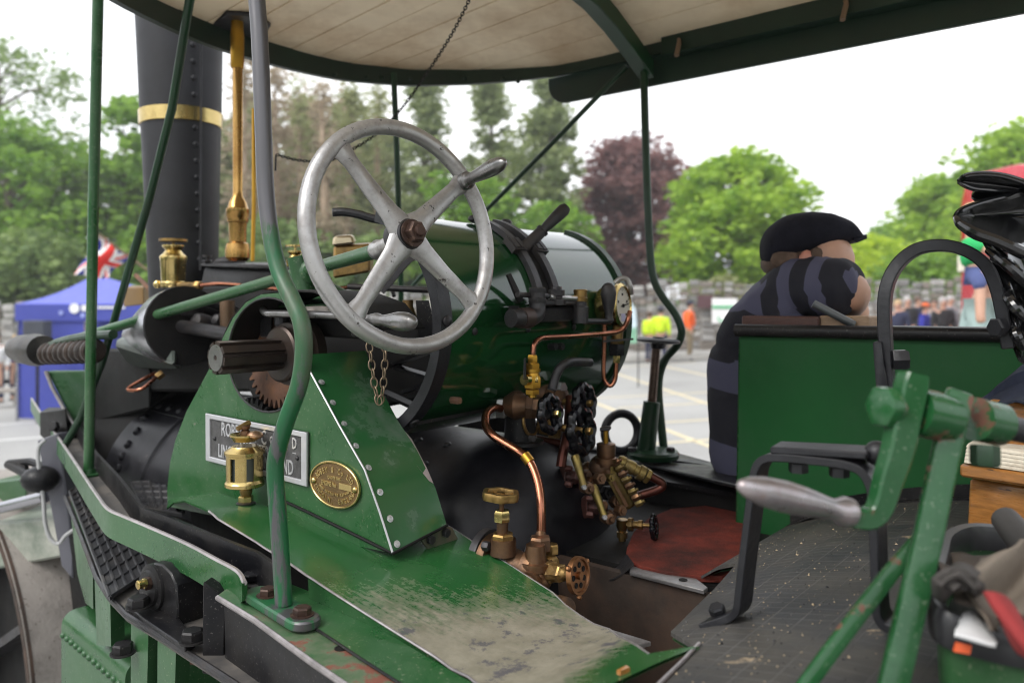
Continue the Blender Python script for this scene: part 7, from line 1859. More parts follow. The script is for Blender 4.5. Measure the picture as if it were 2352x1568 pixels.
    for sx in (-1, 1):
        part('eye', MB().ball(w(sx * .03, .112, 1.655), .009 * k, 6), mat('eye_dark', (.02, .02, .02), .3), root)
        part('ear', MB().ball(w(sx * .088, .01, 1.645), .022 * k, 8, (.5, 1, 1.4)), m_skin, root)
    part('mouth', MB().ball(w(0, .112, 1.585), .02 * k, 8, (1, .4, .3)), mat('lips', (.35, .14, .12), .5), root)
    if hat:
        part('cap', MB().ball(w(0, .01, 1.72), .108 * k, 12, (.98, 1.1, .62)).ball(w(0, .13, 1.70), .07 * k, 10, (1, 1, .16)), hat, root)
    return root
def px_person(label, px, feet, head, top, legs, hair, Yd=None, **kw):
    """stand a figure so that its head top shows at a pixel"""
    if Yd is None:
        p = G(px, feet); Yd = p.y
    X = (px - CX) / F * Yd
    ztop = ZC - (head - HY) / F * Yd
    h = ztop - gz(X)
    return person(label, X, Yd, h, top, legs, hair, **kw)
c_blue, c_navy, c_black, c_grey, c_teal = clothm('blue_cloth', (.03, .035, .33)), clothm('dark_navy_cloth', (.02, .025, .06)), clothm('black_cloth', (.02, .02, .022)), clothm('grey_cloth', (.2, .2, .22)), clothm('pale_teal_knit', (.35, .46, .44))
c_khaki, c_hiv, c_hio, c_white, c_green = clothm('khaki_cloth', (.20, .16, .10)), clothm('hi_vis_yellow', (.55, .75, .02)), clothm('hi_vis_orange', (.85, .13, .02)), clothm('white_cloth', (.7, .7, .7)), clothm('bright_green_cloth', (.02, .36, .10))
h_blond, h_brown, h_grey, h_dark = mat('blond_hair', (.42, .30, .16), .7), mat('brown_hair', (.09, .05, .03), .7), mat('grey_hair', (.4, .39, .38), .7), mat('dark_hair', (.025, .02, .018), .7)
px_person('blond woman in a bright blue jacket left of the blue gazebo', 38, 918, 768, c_blue, c_navy, h_blond, face=.6, arms='fold', group='people by the gazebo')
px_person('person in a white jacket at the extreme left edge', -8, 925, 765, c_white, c_navy, h_dark, face=.4, group='people by the gazebo')
px_person('bald man standing in front of the blue gazebo wall', 106, 905, 752, c_navy, c_black, h_grey, face=.9, bald=True, group='people by the gazebo')
px_person('man with pink face right beside the straight front post', 190, 890, 742, c_navy, c_black, h_grey, face=-.5, bald=True, group='people by the gazebo')
px_person('steward in a yellow hi-vis vest and dark cap, right of the pair', 1518, 808, 706, c_hiv, c_navy, h_dark, face=2.8, vest=c_hiv, hat=c_navy, Yd=24, group='stewards in hi-vis vests')
px_person('steward in a yellow hi-vis vest turned away, left of the pair', 1492, 808, 716, c_hiv, c_navy, h_brown, face=2.3, vest=c_hiv, Yd=24.8, group='stewards in hi-vis vests')
px_person('steward in an orange hi-vis jacket and khaki trousers walking by the wall', 1584, 828, 692, c_hio, c_khaki, h_dark, face=1.2, vest=c_hio, hat=c_navy, group='stewards in hi-vis vests')
crowd = [(2062, 690, c_navy, h_blond, 'fair haired person in navy at the left of the distant crowd'), (2084, 682, c_black, h_grey, 'grey haired person in dark clothes in the distant crowd'), (2108, 684, c_navy, h_brown, 'brown haired person in navy beside the orange cap'), (2124, 698, c_blue, h_brown, 'person wearing an orange cap in the distant crowd'), (2146, 690, c_grey, h_brown, 'person in grey right of the orange cap'), (2166, 684, c_black, h_grey, 'person with a dark rucksack near the teal jumper'), (2182, 680, c_grey, h_grey, 'grey haired person nearest the man in the teal jumper')]
for i, (px, hd, tp, hr, lab) in enumerate(crowd):
    px_person(lab, px, 0, hd, tp, c_navy, hr, Yd=20 + (i * 37 % 5) * 1.1, face=.5 * (i % 4) - .6, group='distant crowd seen through the seat arch', hat=clothm('orange_cap_cloth', (.75, .14, .03)) if 'wearing an orange' in lab else None)
# father with a child on his shoulders
fy = 5.6; fx = (2258 - CX) / F * fy; fz = ZC - (594 - HY) / F * fy
stg = part('staging', MB().box(V(fx, fy, (fz - 1.75 + gz(fx)) / 2), (.6, 0, 0), (0, .6, 0), (0, 0, (fz - 1.75 - gz(fx)) / 2)), mat('grey_timber', (.25, .24, .22), .8), None, bevel=.01)
tag(stg, 'low grey timber staging under the man in the teal jumper', 'staging')
dad = person('man in a pale teal jumper carrying a child on his shoulders', fx, fy, 1.75, c_teal, c_navy, h_brown, face=.9, arms='fold', cat='person', z=fz - 1.75)
kz = fz - .32
kid = empty('person', (fx - .05, fy + .02, kz), 'small child in a green top and blue shorts riding on the man\'s shoulders', 'person')
kb = P(2232, 660, 5.42)
skin('body', [(kb + V(0, 0, .10), .055), (kb + V(0, 0, .25), .055), (kb + V(.0, 0, .36), .035), (kb + V(.03, 0, .46), .08), (kb + V(.03, 0, .54), .06), (kb + V(-.08, -.1, .30), .035), (kb + V(.04, -.18, .22), .025), (kb + V(.10, -.2, .24), .025), (kb + V(-.02, -.13, .06), .042), (kb + V(-.06, -.2, -.2), .03), (kb + V(-.05, -.2, -.24), .034), (kb + V(.13, -.05, .06), .055), (kb + V(.17, -.2, -.2), .036)],
     [(0, 1), (1, 2), (2, 3), (3, 4), (1, 5), (5, 6), (6, 7), (0, 8), (8, 9), (9, 10), (0, 11), (11, 12)], m_skin, kid, sub=2)
skin('green_top', [(kb + V(0, 0, .12), .07), (kb + V(0, 0, .25), .07), (kb + V(0, 0, .33), .05), (kb + V(-.08, -.1, .30), .05), (kb + V(.0, -.15, .25), .042)], [(0, 1), (1, 2), (1, 3), (3, 4)], c_green, kid)
skin('shorts', [(kb + V(0, 0, .1), .066), (kb + V(-.03, -.13, .05), .05), (kb + V(-.05, -.18, -.02), .045), (kb + V(.12, -.06, .05), .05)], [(0, 1), (1, 2), (0, 3)], clothm('denim', (.07, .09, .22)), kid)
part('hair', MB().ball(kb + V(.035, .02, .50), .098, 12, (1, 1.05, .9)), h_blond, kid)

# ---------------- the man in the flat cap leaning on the bunker
mx_, my_ = .80, 2.16
man = empty('person', (mx_, my_, .45), 'man in a flat cap and striped polo leaning his folded arms on the green bunker', 'person')
def q(px, py, Y): return P(px, py, Y)
hd = q(1856, 590, 2.16)
body_j = [(q(1775, 1150, 2.22), (.17, .14)), (q(1765, 960, 2.2), (.16, .13)), (q(1775, 800, 2.19), (.15, .11)), (q(1800, 715, 2.18), (.11, .09)), (q(1838, 650, 2.16), .058), (q(1856, 612, 2.155), (.078, .085)), (q(1860, 570, 2.15), (.085, .10)), (q(1856, 530, 2.15), .07),
          (q(1845, 668, 2.07), .055), (q(1945, 664, 1.96), .053), (q(1964, 672, 1.96), .051), (q(1950, 705, 2.12), .04), (q(1900, 705, 2.25), .03),
          (q(1900, 720, 2.35), .06), (q(1985, 715, 2.2), .045),
          (q(1735, 1330, 2.2), .10), (q(1735, 1600, 2.2), .065), (q(1735, 1880, 2.2), .05), (q(1825, 1330, 2.25), .10), (q(1825, 1600, 2.25), .065), (q(1825, 1880, 2.25), .05)]
body_e = [(0, 1), (1, 2), (2, 3), (3, 4), (4, 5), (5, 6), (6, 7), (3, 8), (8, 9), (9, 10), (10, 11), (11, 12), (3, 13), (13, 14), (0, 15), (15, 16), (16, 17), (0, 18), (18, 19), (19, 20)]
skin('body', body_j, body_e, m_skin, man, root=0)
def stripe_mat():
    m = mat('striped_polo', (.02, .022, .04), .85, var=.2, vscale=12, bump=.25, bscale=25)
    nt = m.node_tree; N, L = nt.nodes, nt.links; b = N['Principled BSDF']
    at = N.new('ShaderNodeVertexColor'); at.layer_name = 'stripe'
    nz_ = N.new('ShaderNodeMapRange'); nz_.inputs[1].default_value = .45; nz_.inputs[2].default_value = .55; L.new(at.outputs[0], nz_.inputs[0])
    x = N.new('ShaderNodeMix'); x.data_type = 'RGBA'; L.new(nz_.outputs[0], x.inputs[0]); x.inputs[6].default_value = (.012, .012, .020, 1); x.inputs[7].default_value = (.075, .075, .125, 1)
    L.new(x.outputs[2], b.inputs['Base Color'])
    return m
shirt = skin('polo_shirt', [(q(1772, 1180, 2.22), (.185, .155)), (q(1765, 960, 2.2), (.178, .148)), (q(1768, 800, 2.19), (.185, .145)), (q(1790, 715, 2.17), (.145, .13)), (q(1832, 668, 2.16), (.075, .075)),
                     (q(1848, 654, 2.06), .089), (q(1905, 658, 2.0), .085), (q(1982, 670, 1.95), .070), (q(1900, 725, 2.35), .075)], [(0, 1), (1, 2), (2, 3), (3, 4), (3, 5), (5, 6), (6, 7), (3, 8)], stripe_mat(), man, sub=3)
ca_ = shirt.data.color_attributes.new('stripe', 'FLOAT_COLOR', 'POINT')
sh0, sh1 = q(1800, 700, 2.13), q(1965, 680, 1.93)
for i, v in enumerate(shirt.data.vertices):
    p = v.co
    u = (p - sh0).dot(sh1 - sh0) / (sh1 - sh0).length_squared
    d = ((p - sh0) - (sh1 - sh0) * max(0, min(1, u))).length
    wob = mnoise.noise(p * 5) * .22
    if u > .10 and d < .15: band = (u * 2.9 + .15 + wob) % 1 < .47
    else: band = ((p.z + .10 * p.x) * 4.6 + .15 + wob * .4) % 1 < .42
    c_ = 1.0 if band else 0.0
    ca_.data[i].color = (c_, c_, c_, 1)
for v in shirt.data.vertices:      # folds in the cloth
    nn = mnoise.noise(v.co * 9.0) * .012 + mnoise.noise(V(v.co.x * 45, v.co.y * 30, v.co.z * 9)) * .007
    v.co += v.normal * nn
skin('trousers', [(q(1775, 1200, 2.22), (.18, .15)), (q(1735, 1330, 2.2), .115), (q(1735, 1600, 2.2), .085), (q(1735, 1850, 2.2), .07), (q(1825, 1330, 2.25), .115), (q(1825, 1600, 2.25), .085), (q(1825, 1850, 2.25), .07)], [(0, 1), (1, 2), (2, 3), (0, 4), (4, 5), (5, 6)], c_navy, man)
for x, yy in ((1745, 2.16), (1835, 2.21)): part('shoe', MB().ball(q(x, 1915, yy), .11, 12, (.95, .5, .42)), mat('dark_shoe', None), man)
def ell(c, rx, ry, rz, n=20): return MB().ball(c, 1, n, (rx, ry, rz))
# hair at nape and side, ear, face, glasses
part('hair', ell(q(1826, 588, 2.155), .078, .09, .062).ball(q(1832, 580, 2.10), .045, 14, (1.1, .8, 1)), mat('brown_grey_hair', (.10, .062, .042), .8, var=.4, vscale=30, bump=.6, bscale=80), man)
part('ear', ell(q(1853, 602, 2.058), .022, .012, .032, 12).ball(q(1850, 603, 2.052), .012, 8), mat('ear_skin', (.55, .24, .17), .5), man)
part('hair', ell(q(1786, 606, 2.15), .040, .085, .034, 14).ball(q(1805, 598, 2.075), .034, 12, (1.2, .7, .9)).ball(q(1876, 590, 2.055), .020, 10, (1, .6, 1.3)), mat('brown_grey_hair', None), man)
part('cheek', ell(q(1893, 602, 2.12), .075, .085, .085, 18), m_skin, man)
part('nose', ell(q(1942, 615, 2.12), .020, .018, .022, 10), m_skin, man)
part('beard', ell(q(1880, 640, 2.13), .078, .08, .05), mat('brown_grey_hair', None), man)
gl = MB().tube([q(1868, 598, 2.045), q(1900, 599, 2.035), q(1932, 602, 2.03)], .0028, 6)
gl.torus(q(1940, 600, 2.075), V(.95, -.25, 0), .021, .0028, 20, 6)
part('glasses', gl, m_black, man)
# flat cap: a domed crown pulled forwards to a short peak
cm = MB(); ids = []
sta = [(1751, 560, 592, .035), (1756, 540, 600, .062), (1768, 520, 604, .082), (1790, 503, 602, .098), (1815, 493, 595, .106), (1845, 489, 585, .110), (1880, 489, 575, .108), (1912, 495, 568, .099), (1936, 507, 564, .088), (1953, 521, 561, .076), (1966, 534, 558, .058), (1976, 545, 554, .034)]
xs_ = spline([V(a, b, c) for a, b, c, d in sta], 3); ws_ = spline([V(d, 0, 0) for a, b, c, d in sta], 3)
for p_, w_ in zip(xs_, ws_):
    ctr = P(p_.x, (p_.y + p_.z) / 2, 2.145); hh = (p_.z - p_.y) / 2 / F * 2.145; ring = []
    for k in range(28):
        a = 2 * PI * k / 28
        ca1, sa1 = math.cos(a), math.sin(a)
        yy = w_.x * math.copysign(abs(ca1) ** .8, ca1); zz_ = hh * math.copysign(abs(sa1) ** .75, sa1)
        lump = mnoise.noise(V(p_.x * .03, a * 1.3, 2)) * .005
        ring.append(ctr + V(.10 * yy, yy, zz_ + lump))
    ids.append(cm.add(ring))
for a, b in zip(ids, ids[1:]):
    for k in range(28): cm.face(a + k, a + (k + 1) % 28, b + (k + 1) % 28, b + k)
cm.face(*[ids[0] + k for k in range(28)]); cm.face(*[ids[-1] + k for k in range(27, -1, -1)])
m_felt = mat('black_felt', (.012, .012, .018), .95, var=.4, vscale=12, bump=.5, bscale=140, spec=.15)
part('flat_cap', cm, m_felt, man, ang=70)
pk = MB()
for k in range(9):
    u = k / 8; yw_ = (u - .5) * 2
    e_ = math.sqrt(max(0, 1 - yw_ * yw_))
    a_ = P(1940, 559, 2.145) + V(-.01, .082 * yw_, .002); b_ = P(1940 + 40 * e_ ** .8, 559 - 12 * e_, 2.145) + V(0, .080 * yw_, -.004 * (1 - e_))
    if k == 0: A_, B_ = [], []
    A_.append(a_); B_.append(b_)
pk.ribbon(A_, B_, (0, 0, .009))
part('cap_peak', pk, m_felt, man, ang=70)
# a fist closed over the far forearm
hand_c = q(1895, 706, 2.27)
for i in range(4):
    part('finger', MB().tube(spline([hand_c + V(-.012 + .0, -.02 + .014 * i, .012), hand_c + V(-.05, -.022 + .014 * i, .016), hand_c + V(-.062 - .004 * (i % 2), -.02 + .014 * i, -.008)], 4), .0085, 8), m_skin, man)
part('thumb', MB().tube(spline([hand_c + V(0, -.03, .005), hand_c + V(-.03, -.045, .02), hand_c + V(-.045, -.035, .022)], 4), .009, 8), m_skin, man)

# ================================================================== LOOSE THINGS ON THE ROLLER
def solid(name, pts8, m, label, cat, bevel=.003, group=None):
    o = part(name, MB().hexa(pts8), m, None, bevel=bevel)
    return tag(o, label, cat, group)
zl = T(1690, 758, TB).z + .012
def onlid(x0, x1, tin, tout, h_, s_shift=0):
    """a block on the bunker lid whose near face spans pixels x0..x1"""
    a, b = T(x0, 745, tin), T(x1, 745, tin)
    a.z = b.z = zl
    return [a, b, b + R * (tout - tin), a + R * (tout - tin), a + ZV * h_, b + ZV * h_, b + R * (tout - tin) + ZV * h_, a + R * (tout - tin) + ZV * h_]
solid('wood_block', onlid(1703, 1880, TB + .03, TB + .10, .0235), m_wood_dk, 'dark red hardwood batten lying on the bunker lid', 'wood block', group='wooden blocks on the bunker')
solid('wood_block', onlid(1882, 1996, TB + .045, TB + .12, .026), m_wood_lt, 'pale softwood block under the elbow of the man in the cap', 'wood block', group='wooden blocks on the bunker')
bar_ = part('steel_bar', MB().cyl(T(1868, 697, TB + .0), T(1962, 746, TB + .04), .0095, 16), mat('dull_bar', (.13, .14, .145), .4, .6), None)
tag(bar_, 'short grey round steel bar leaning across the blocks', 'bar')
# oak box with papers
yX = 1.40
def pxb(x, y, d=0): return P(x, y, yX + d)
box_ = empty('wooden_box', pxb(2300, 1260), 'varnished oak box under the seat with a projecting moulded edge', 'box')
part('box_front', MB().hexa([pxb(2220, 1262), pxb(2440, 1330, -0.12), pxb(2440, 1330, 0.09), pxb(2240, 1240, 0.135), pxb(2228, 1098), pxb(2440, 1130, -0.12), pxb(2440, 1130, 0.09), pxb(2250, 1090, 0.135)]), m_wood, box_, bevel=.004)
part('box_ledge', MB().hexa([pxb(2204, 1094, -0.02), pxb(2440, 1130, -0.15), pxb(2440, 1100, 0.09), pxb(2240, 1070, 0.135), pxb(2205, 1064, -0.02), pxb(2440, 1098, -0.15), pxb(2440, 1070, 0.09), pxb(2240, 1045, 0.135)]), m_wood, box_, bevel=.004)
part('box_lid', MB().hexa([pxb(2268, 940, 0.054), pxb(2440, 960, 0.045), pxb(2440, 950, 0.18), pxb(2290, 935, 0.189), pxb(2272, 916, 0.054), pxb(2440, 930, 0.045), pxb(2440, 915, 0.18), pxb(2300, 912, 0.189)]), m_wood, box_, bevel=.004)
part('box_side', MB().hexa([pxb(2275, 1070, 0.063), pxb(2440, 1080, 0.054), pxb(2440, 1070, 0.18), pxb(2300, 1060, 0.189), pxb(2275, 938, 0.063), pxb(2440, 955, 0.054), pxb(2440, 945, 0.18), pxb(2300, 935, 0.189)]), m_wood, box_)
book = empty('papers', pxb(2290, 1070, -0.03), 'cream coloured sheaf of papers on the ledge of the oak box', 'papers')
for i in range(5):
    o_ = .004 * i
    part('sheet', MB().hexa([pxb(2214 + i, 1062 - i * 9, -.03), pxb(2440, 1096 - i * 9, -.14), pxb(2440, 1075 - i * 9, .05), pxb(2240, 1050 - i * 9, .08), pxb(2216 + 2 * i, 1054 - i * 9, -.03), pxb(2440, 1088 - i * 9, -.14), pxb(2440, 1068 - i * 9, .05), pxb(2240, 1044 - i * 9, .08)]), m_paper, book)
# navy cloth over the box
def cloth(name, label, cat, fn, nu, nv, m, amp, fr, seed, th=.004):
    mb = MB(); ids = []
    for j in range(nv + 1):
        r_ = []
        for i in range(nu + 1):
            p = fn(i / nu, j / nv)
            d = V(mnoise.noise(p * fr + V(seed, 0, 0)), mnoise.noise(p * fr + V(0, seed, 5)), mnoise.noise(p * fr + V(3, 1, seed)))
            r_.append(p + d * amp)
        ids.append(mb.add(r_))
    for a, b in zip(ids, ids[1:]):
        for i in range(nu): mb.face(a + i, a + i + 1, b + i + 1, b + i)
    o = part(name, mb, m, None, ang=80)
    sm = o.modifiers.new('thick', 'SOLIDIFY'); sm.thickness = th
    return tag(o, label, cat)
def jac(u, v):
    x = 2246 + 200 * u; top_ = 922 - 78 * math.sin(min(u * 1.3 + .02, 1) * PI / 2)
    y = top_ + (926 - top_ + 8 * u) * (1 - v) if v < .6 else top_ - (v - .6) * 8
    return pxb(x, y, .02 + .10 * v + .015 * math.sin(u * 9))
cloth('jacket', 'crumpled navy blue jacket thrown over the oak box', 'jacket', jac, 40, 24, m_navy, .022, 14, 2)
# black tub with rags, close to the lens
tub = empty('tool_tub', P(2300, 1560, .95), 'black plastic tub with an orange sticker at the lower right corner', 'tub')
yT = .84
def pt_(x, y, d=0): return P(x, y, yT + d)
rim_p = spline([pt_(2480, 1508, -.10), pt_(2400, 1492, -.08), pt_(2300, 1474, -.05), pt_(2215, 1452, -.03), pt_(2172, 1434, -.02), pt_(2154, 1412, .0), pt_(2150, 1380, .04), pt_(2156, 1330, .10), pt_(2166, 1290, .16), pt_(2180, 1250, .24), pt_(2230, 1230, .30), pt_(2320, 1236, .30), pt_(2480, 1260, .28)], 5)
part('rim', MB().sweep(rim_p, [(-.008, -.019), (.006, -.019), (.010, 0), (.006, .015), (-.004, .017), (-.010, .008)], up=ZV), m_plastic, tub, ang=50)
part('wall', MB().ribbon([p + V(0, 0, -.01) for p in rim_p], [p + V(.012, .01, -.18) for p in rim_p], R * .004), m_green, tub)
part('sticker', MB().prism([pt_(2198, 1476, -.052), pt_(2232, 1483, -.06), pt_(2228, 1502, -.06), pt_(2192, 1496, -.052)], V(.1, .9, 0) * .004), m_orange, tub)
part('base', MB().hexa([pt_(2170, 1620, .02), pt_(2480, 1680, -.08), pt_(2480, 1600, .3), pt_(2190, 1560, .3), pt_(2170, 1600, .02), pt_(2480, 1660, -.08), pt_(2480, 1580, .3), pt_(2190, 1540, .3)]), m_black_dk, tub)
def rag1(u, v): return pt_(2158 + 300 * u, 1258 + 250 * v * (.5 + .6 * u) + 14 * math.sin(5 * u), .17 - .16 * v + .04 * math.sin(u * 5 + v * 4))
cloth('rag', 'big oily dark brown rag heaped in the tub', 'rag', rag1, 44, 34, m_rag, .03, 13, 5)
def rag5(u, v): return pt_(2236 + 200 * u, 1262 + 150 * v + 50 * u * v + 18 * math.sin(4 * u + 1), .06 - .12 * v - .03 * math.sin(u * 6 + v * 3))
cloth('rag', 'beige grey rag thrown over the back of the tub', 'rag', rag5, 40, 30, mat('beige_rag', (.20, .165, .13), .85, var=.3, vscale=9, dust=((.06, .045, .035), .4, 9, .85, 0), bump=.4), .026, 15, 9)
def rag2(u, v): return pt_(2262 + 62 * u + 80 * v, 1362 + 130 * v + 20 * u, -.055 - .05 * v - .03 * math.sin(u * PI))
cloth('rag', 'red rag hanging among the oily cloths in the tub', 'rag', rag2, 20, 24, m_ragred, .012, 20, 8)
def rag3(u, v): return pt_(2196 + 95 * u, 1452 + 22 * u - 62 * v * math.sin(PI * min(1, .2 + u * .75)), -.075 + .05 * v)
cloth('rag', 'clean white cloth tucked inside the rim of the tub', 'rag', rag3, 16, 14, c_white, .005, 25, 3)
def rag4(u, v): return pt_(2162 + 84 * u, 1318 + 66 * v - 26 * math.sin(PI * u), -.03 - .05 * math.sin(PI * v))
cloth('rag', 'folded dark grey rag at the left end of the tub', 'rag', rag4, 18, 14, mat('dark_grey_rag', (.05, .044, .04), .8, var=.3, vscale=12, bump=.3), .008, 20, 11, .012)
hd_ = part('hand_tool', MB().lathe(P(2304, 1186, 1.06), P(2420, 1330, .92) - P(2304, 1186, 1.06), [(-.004, .0), (0, .012), (.006, .017), (.03, .0185), (.16, .0185)], 16), mat('grey_rubber_grip', (.045, .042, .04), .6, bump=.2), None)
tag(hd_, 'dark rubber gripped tool handle leaning against the oak box', 'tool')
# small dirt and chips on the sheet
chip = part('wood_chip', MB().hexa([V(-.009, -.003, 0), V(.009, -.003, 0), V(.009, .003, 0), V(-.009, .003, 0), V(-.008, -.003, .006), V(.009, -.002, .005), V(.008, .003, .006), V(-.009, .003, .005)]), m_wood, None, W=Matrix.Translation(onprof(1432, 1546, shz) + V(0, 0, .001)) @ Matrix.Rotation(.7, 4, 'Z'))
tag(chip, 'small brown wood chip lying on the worn footplate sheet', 'wood chip')

# ================================================================== BACKGROUND THINGS
gy0 = 16.0
def gp_(px, py, d=0): return P(px, py, gy0 + d)
gz_ = empty('gazebo', gp_(215, 860), 'blue pop-up gazebo with a white round badge, behind the front posts', 'gazebo')
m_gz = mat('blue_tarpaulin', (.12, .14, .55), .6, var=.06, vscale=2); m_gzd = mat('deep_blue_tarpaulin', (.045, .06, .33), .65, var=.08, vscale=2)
pk_ = gp_(219, 630, 1.5)
ev = [gp_(34, 698), gp_(405, 698), P(405, 698, gy0 + 3) , P(34, 698, gy0 + 3)]
ev[2] = V(ev[1].x, gy0 + 3, ev[1].z); ev[3] = V(ev[0].x, gy0 + 3, ev[0].z)
mb = MB()
for i in range(4):
    a, b = ev[i], ev[(i + 1) % 4]
    rr = [mb.add([a.lerp(pk_, u) + V(0, 0, -.10 * math.sin(PI * u)), a.lerp(b, .5).lerp(pk_, u) + V(0, 0, -.02 * math.sin(PI * u)), b.lerp(pk_, u) + V(0, 0, -.10 * math.sin(PI * u))]) for u in [k / 6 for k in range(7)]]
    for p, q_ in zip(rr, rr[1:]):
        mb.face(p, p + 1, q_ + 1, q_); mb.face(p + 1, p + 2, q_ + 2, q_ + 1)
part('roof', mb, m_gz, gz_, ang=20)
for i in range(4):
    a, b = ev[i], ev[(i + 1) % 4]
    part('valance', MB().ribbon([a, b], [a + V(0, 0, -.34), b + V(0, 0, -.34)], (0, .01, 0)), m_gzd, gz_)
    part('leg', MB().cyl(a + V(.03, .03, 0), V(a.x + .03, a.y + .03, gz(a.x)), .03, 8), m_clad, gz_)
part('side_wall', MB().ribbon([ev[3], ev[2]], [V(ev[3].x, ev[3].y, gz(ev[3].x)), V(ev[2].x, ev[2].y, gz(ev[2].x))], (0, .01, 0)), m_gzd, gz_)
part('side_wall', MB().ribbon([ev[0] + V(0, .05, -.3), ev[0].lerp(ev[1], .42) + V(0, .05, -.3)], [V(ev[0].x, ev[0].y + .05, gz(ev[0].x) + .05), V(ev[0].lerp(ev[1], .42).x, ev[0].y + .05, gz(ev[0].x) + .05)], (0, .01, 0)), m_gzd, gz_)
part('badge', MB().lathe(gp_(171, 708, -.02), (0, -1, 0), [(0, .10), (.01, .10)], 20), m_white, gz_)
part('badge', MB().box(gp_(193, 707, -.02), (.05, 0, 0), (0, .004, 0), (0, 0, .06)), m_white, gz_)
part('fringe', MB().box(gp_(255, 706, -.02), (.28, 0, 0), (0, .004, 0), (0, 0, .02)), m_white, gz_)
for x, y in ((140, 718), (190, 724)): part('badge', MB().lathe(gp_(x, y, -.02), (0, -1, 0), [(0, .045), (.006, .045)], 12), mat('pale_print', (.3, .35, .7), .6), gz_)
sp = part('loudspeaker', MB().box(gp_(86, 765, -.4), (.21, 0, 0), (0, .15, 0), (0, 0, .25)), mat('speaker_grey', (.045, .05, .065), .7), None, bevel=.02)
tag(sp, 'dark grey box loudspeaker in front of the blue gazebo', 'loudspeaker')
part('speaker_stand', MB().cyl(gp_(86, 785, -.4), V(gp_(86, 785, -.4).x, gy0 - .4, gz(gp_(86, 785, -.4).x)), .03, 8), m_black, sp)
bn = empty('bench', P(20, 925, 19), 'grey picnic bench at the feet of the woman in blue', 'bench')
part('seat', MB().box(P(15, 896, 18.5), (.45, 0, 0), (0, .18, 0), (0, 0, .04)), mat('weathered_timber', (.3, .27, .24), .8, var=.2), bn)
for x in (-10, 38): part('leg', MB().hexa([P(x - 8, 930, 18.5), P(x + 8, 930, 18.5), P(x + 8, 929, 18.7), P(x - 8, 929, 18.7), P(x - 6, 900, 18.5), P(x + 6, 900, 18.5), P(x + 6, 900, 18.7), P(x - 6, 900, 18.7)]), mat('weathered_timber', None), bn)
# union flag on a pole
fl_y = 9.0
FA, FB, FC, FD = P(228, 541, fl_y), P(295, 587, fl_y + .15), P(252, 640, fl_y + .1), P(166, 632, fl_y - .05)
def union(u, v):
    x, y = (u - .46) * 1.6, (v - .5) * .86
    if abs(x) < .1 or abs(y) < .1: return 1
    if abs(x) < .167 or abs(y) < .167: return 0
    for sgn in (1, -1):
        d = (y - sgn * x * .5) * .894
        if abs(d) < .1:
            dd = d if x < 0 else -d
            return 1 if 0 < dd < .066 else 0
    return 2
mb = MB(); nu, nv = 64, 32; ids = []
for j in range(nv + 1):
    r_ = []
    for i in range(nu + 1):
        u, v = i / nu, j / nv
        p = (FA * (1 - u) + FB * u) * (1 - v) + (FD * (1 - u) + FC * u) * v
        r_.append(p + V(.02 * math.sin(v * 7), .05 * math.sin(u * 8 + v * 3), .015 * math.sin(u * 7)))
    ids.append(mb.add(r_))
for j in range(nv):
    for i in range(nu):
        mb.mi = union((j + .5) / nv, (i + .5) / nu) if True else 0
        mb.face(ids[j] + i, ids[j] + i + 1, ids[j + 1] + i + 1, ids[j + 1] + i)
fl = part('flag', mb, [mat('flag_white', (.72, .7, .68), .8, var=.03), mat('flag_red', (.62, .025, .02), .8, var=.05), mat('flag_blue', (.015, .025, .22), .8, var=.05)], None, clean=False)
tag(fl, 'red white and blue union flag hanging between the two front posts', 'flag')
part('flag_pole', MB().tube([P(226, 538, fl_y), P(300, 592, fl_y + .16), P(355, 632, fl_y + .3), P(420, 676, fl_y + .4), P(470, 760, fl_y + .4)], .012, 8), mat('pole_wood', (.2, .13, .08), .6), fl)
# red double-decker bus
bus = empty('double_decker_bus', (14.0, 16, gz(14)), 'red double-decker bus with a cream panel at the right edge of the car park', 'bus')
m_busr = mat('bus_red', (.50, .012, .03), .25, var=.05, coat=.5); m_busc = mat('bus_cream', (.75, .70, .58), .4)
bY = 15.0
bx0 = (2207 - CX) / F * 17.4; bx1 = bx0 + 9.0
zt, zb0 = ZC - (402 - HY) / F * 16.8, gz(9) + .35
prof_ = [(0, zb0), (0, zt - .5), (.05, zt - .25), (.18, zt - .08), (.45, zt), (2.0, zt + .04), (2.25, zt - .15), (2.4, zt - .5), (2.4, zb0)]
poly = [V(bx0, bY + x, z) for x, z in prof_]
part('body', MB().prism(poly, V(9.0, 0, 0)), m_busr, bus, bevel=.03, seg=2)
part('cream_panel', MB().box(V(bx0 - .02, 17.12, ZC - (604 - HY) / F * 17.1), (.03, 0, 0), (0, .34, 0), (0, 0, .18)), m_busc, bus, bevel=.02)
for dk, zc_ in ((0, ZC - (520 - HY) / F * bY + .1), (1, ZC - (680 - HY) / F * bY)):
    for i in range(6):
        w_ = part('window', MB().box(V(bx0 + 2.4 + i * 1.05, bY - .012, zc_), (.46, 0, 0), (0, .012, 0), (0, 0, .34)), m_glass, bus, bevel=.01)
for i, x in enumerate((1.6, 7.2)):
    wh = part('wheel', MB().lathe(V(bx0 + x, bY - .03, gz(9) + .5), (0, 1, 0), [(0, .3), (.0, .5), (.28, .5), (.28, .2)], 24), m_black_dk, bus)
    part('hub_cap', MB().lathe(V(bx0 + x, bY - .04, gz(9) + .5), (0, -1, 0), [(0, .25), (.03, .2), (.05, .05)], 16), m_busr, wh)
part('roof_rib', MB().box(V((bx0 + bx1) / 2, bY + .1, zt - .42), (4.52, 0, 0), (0, .14, 0), (0, 0, .02)), m_busr, bus)
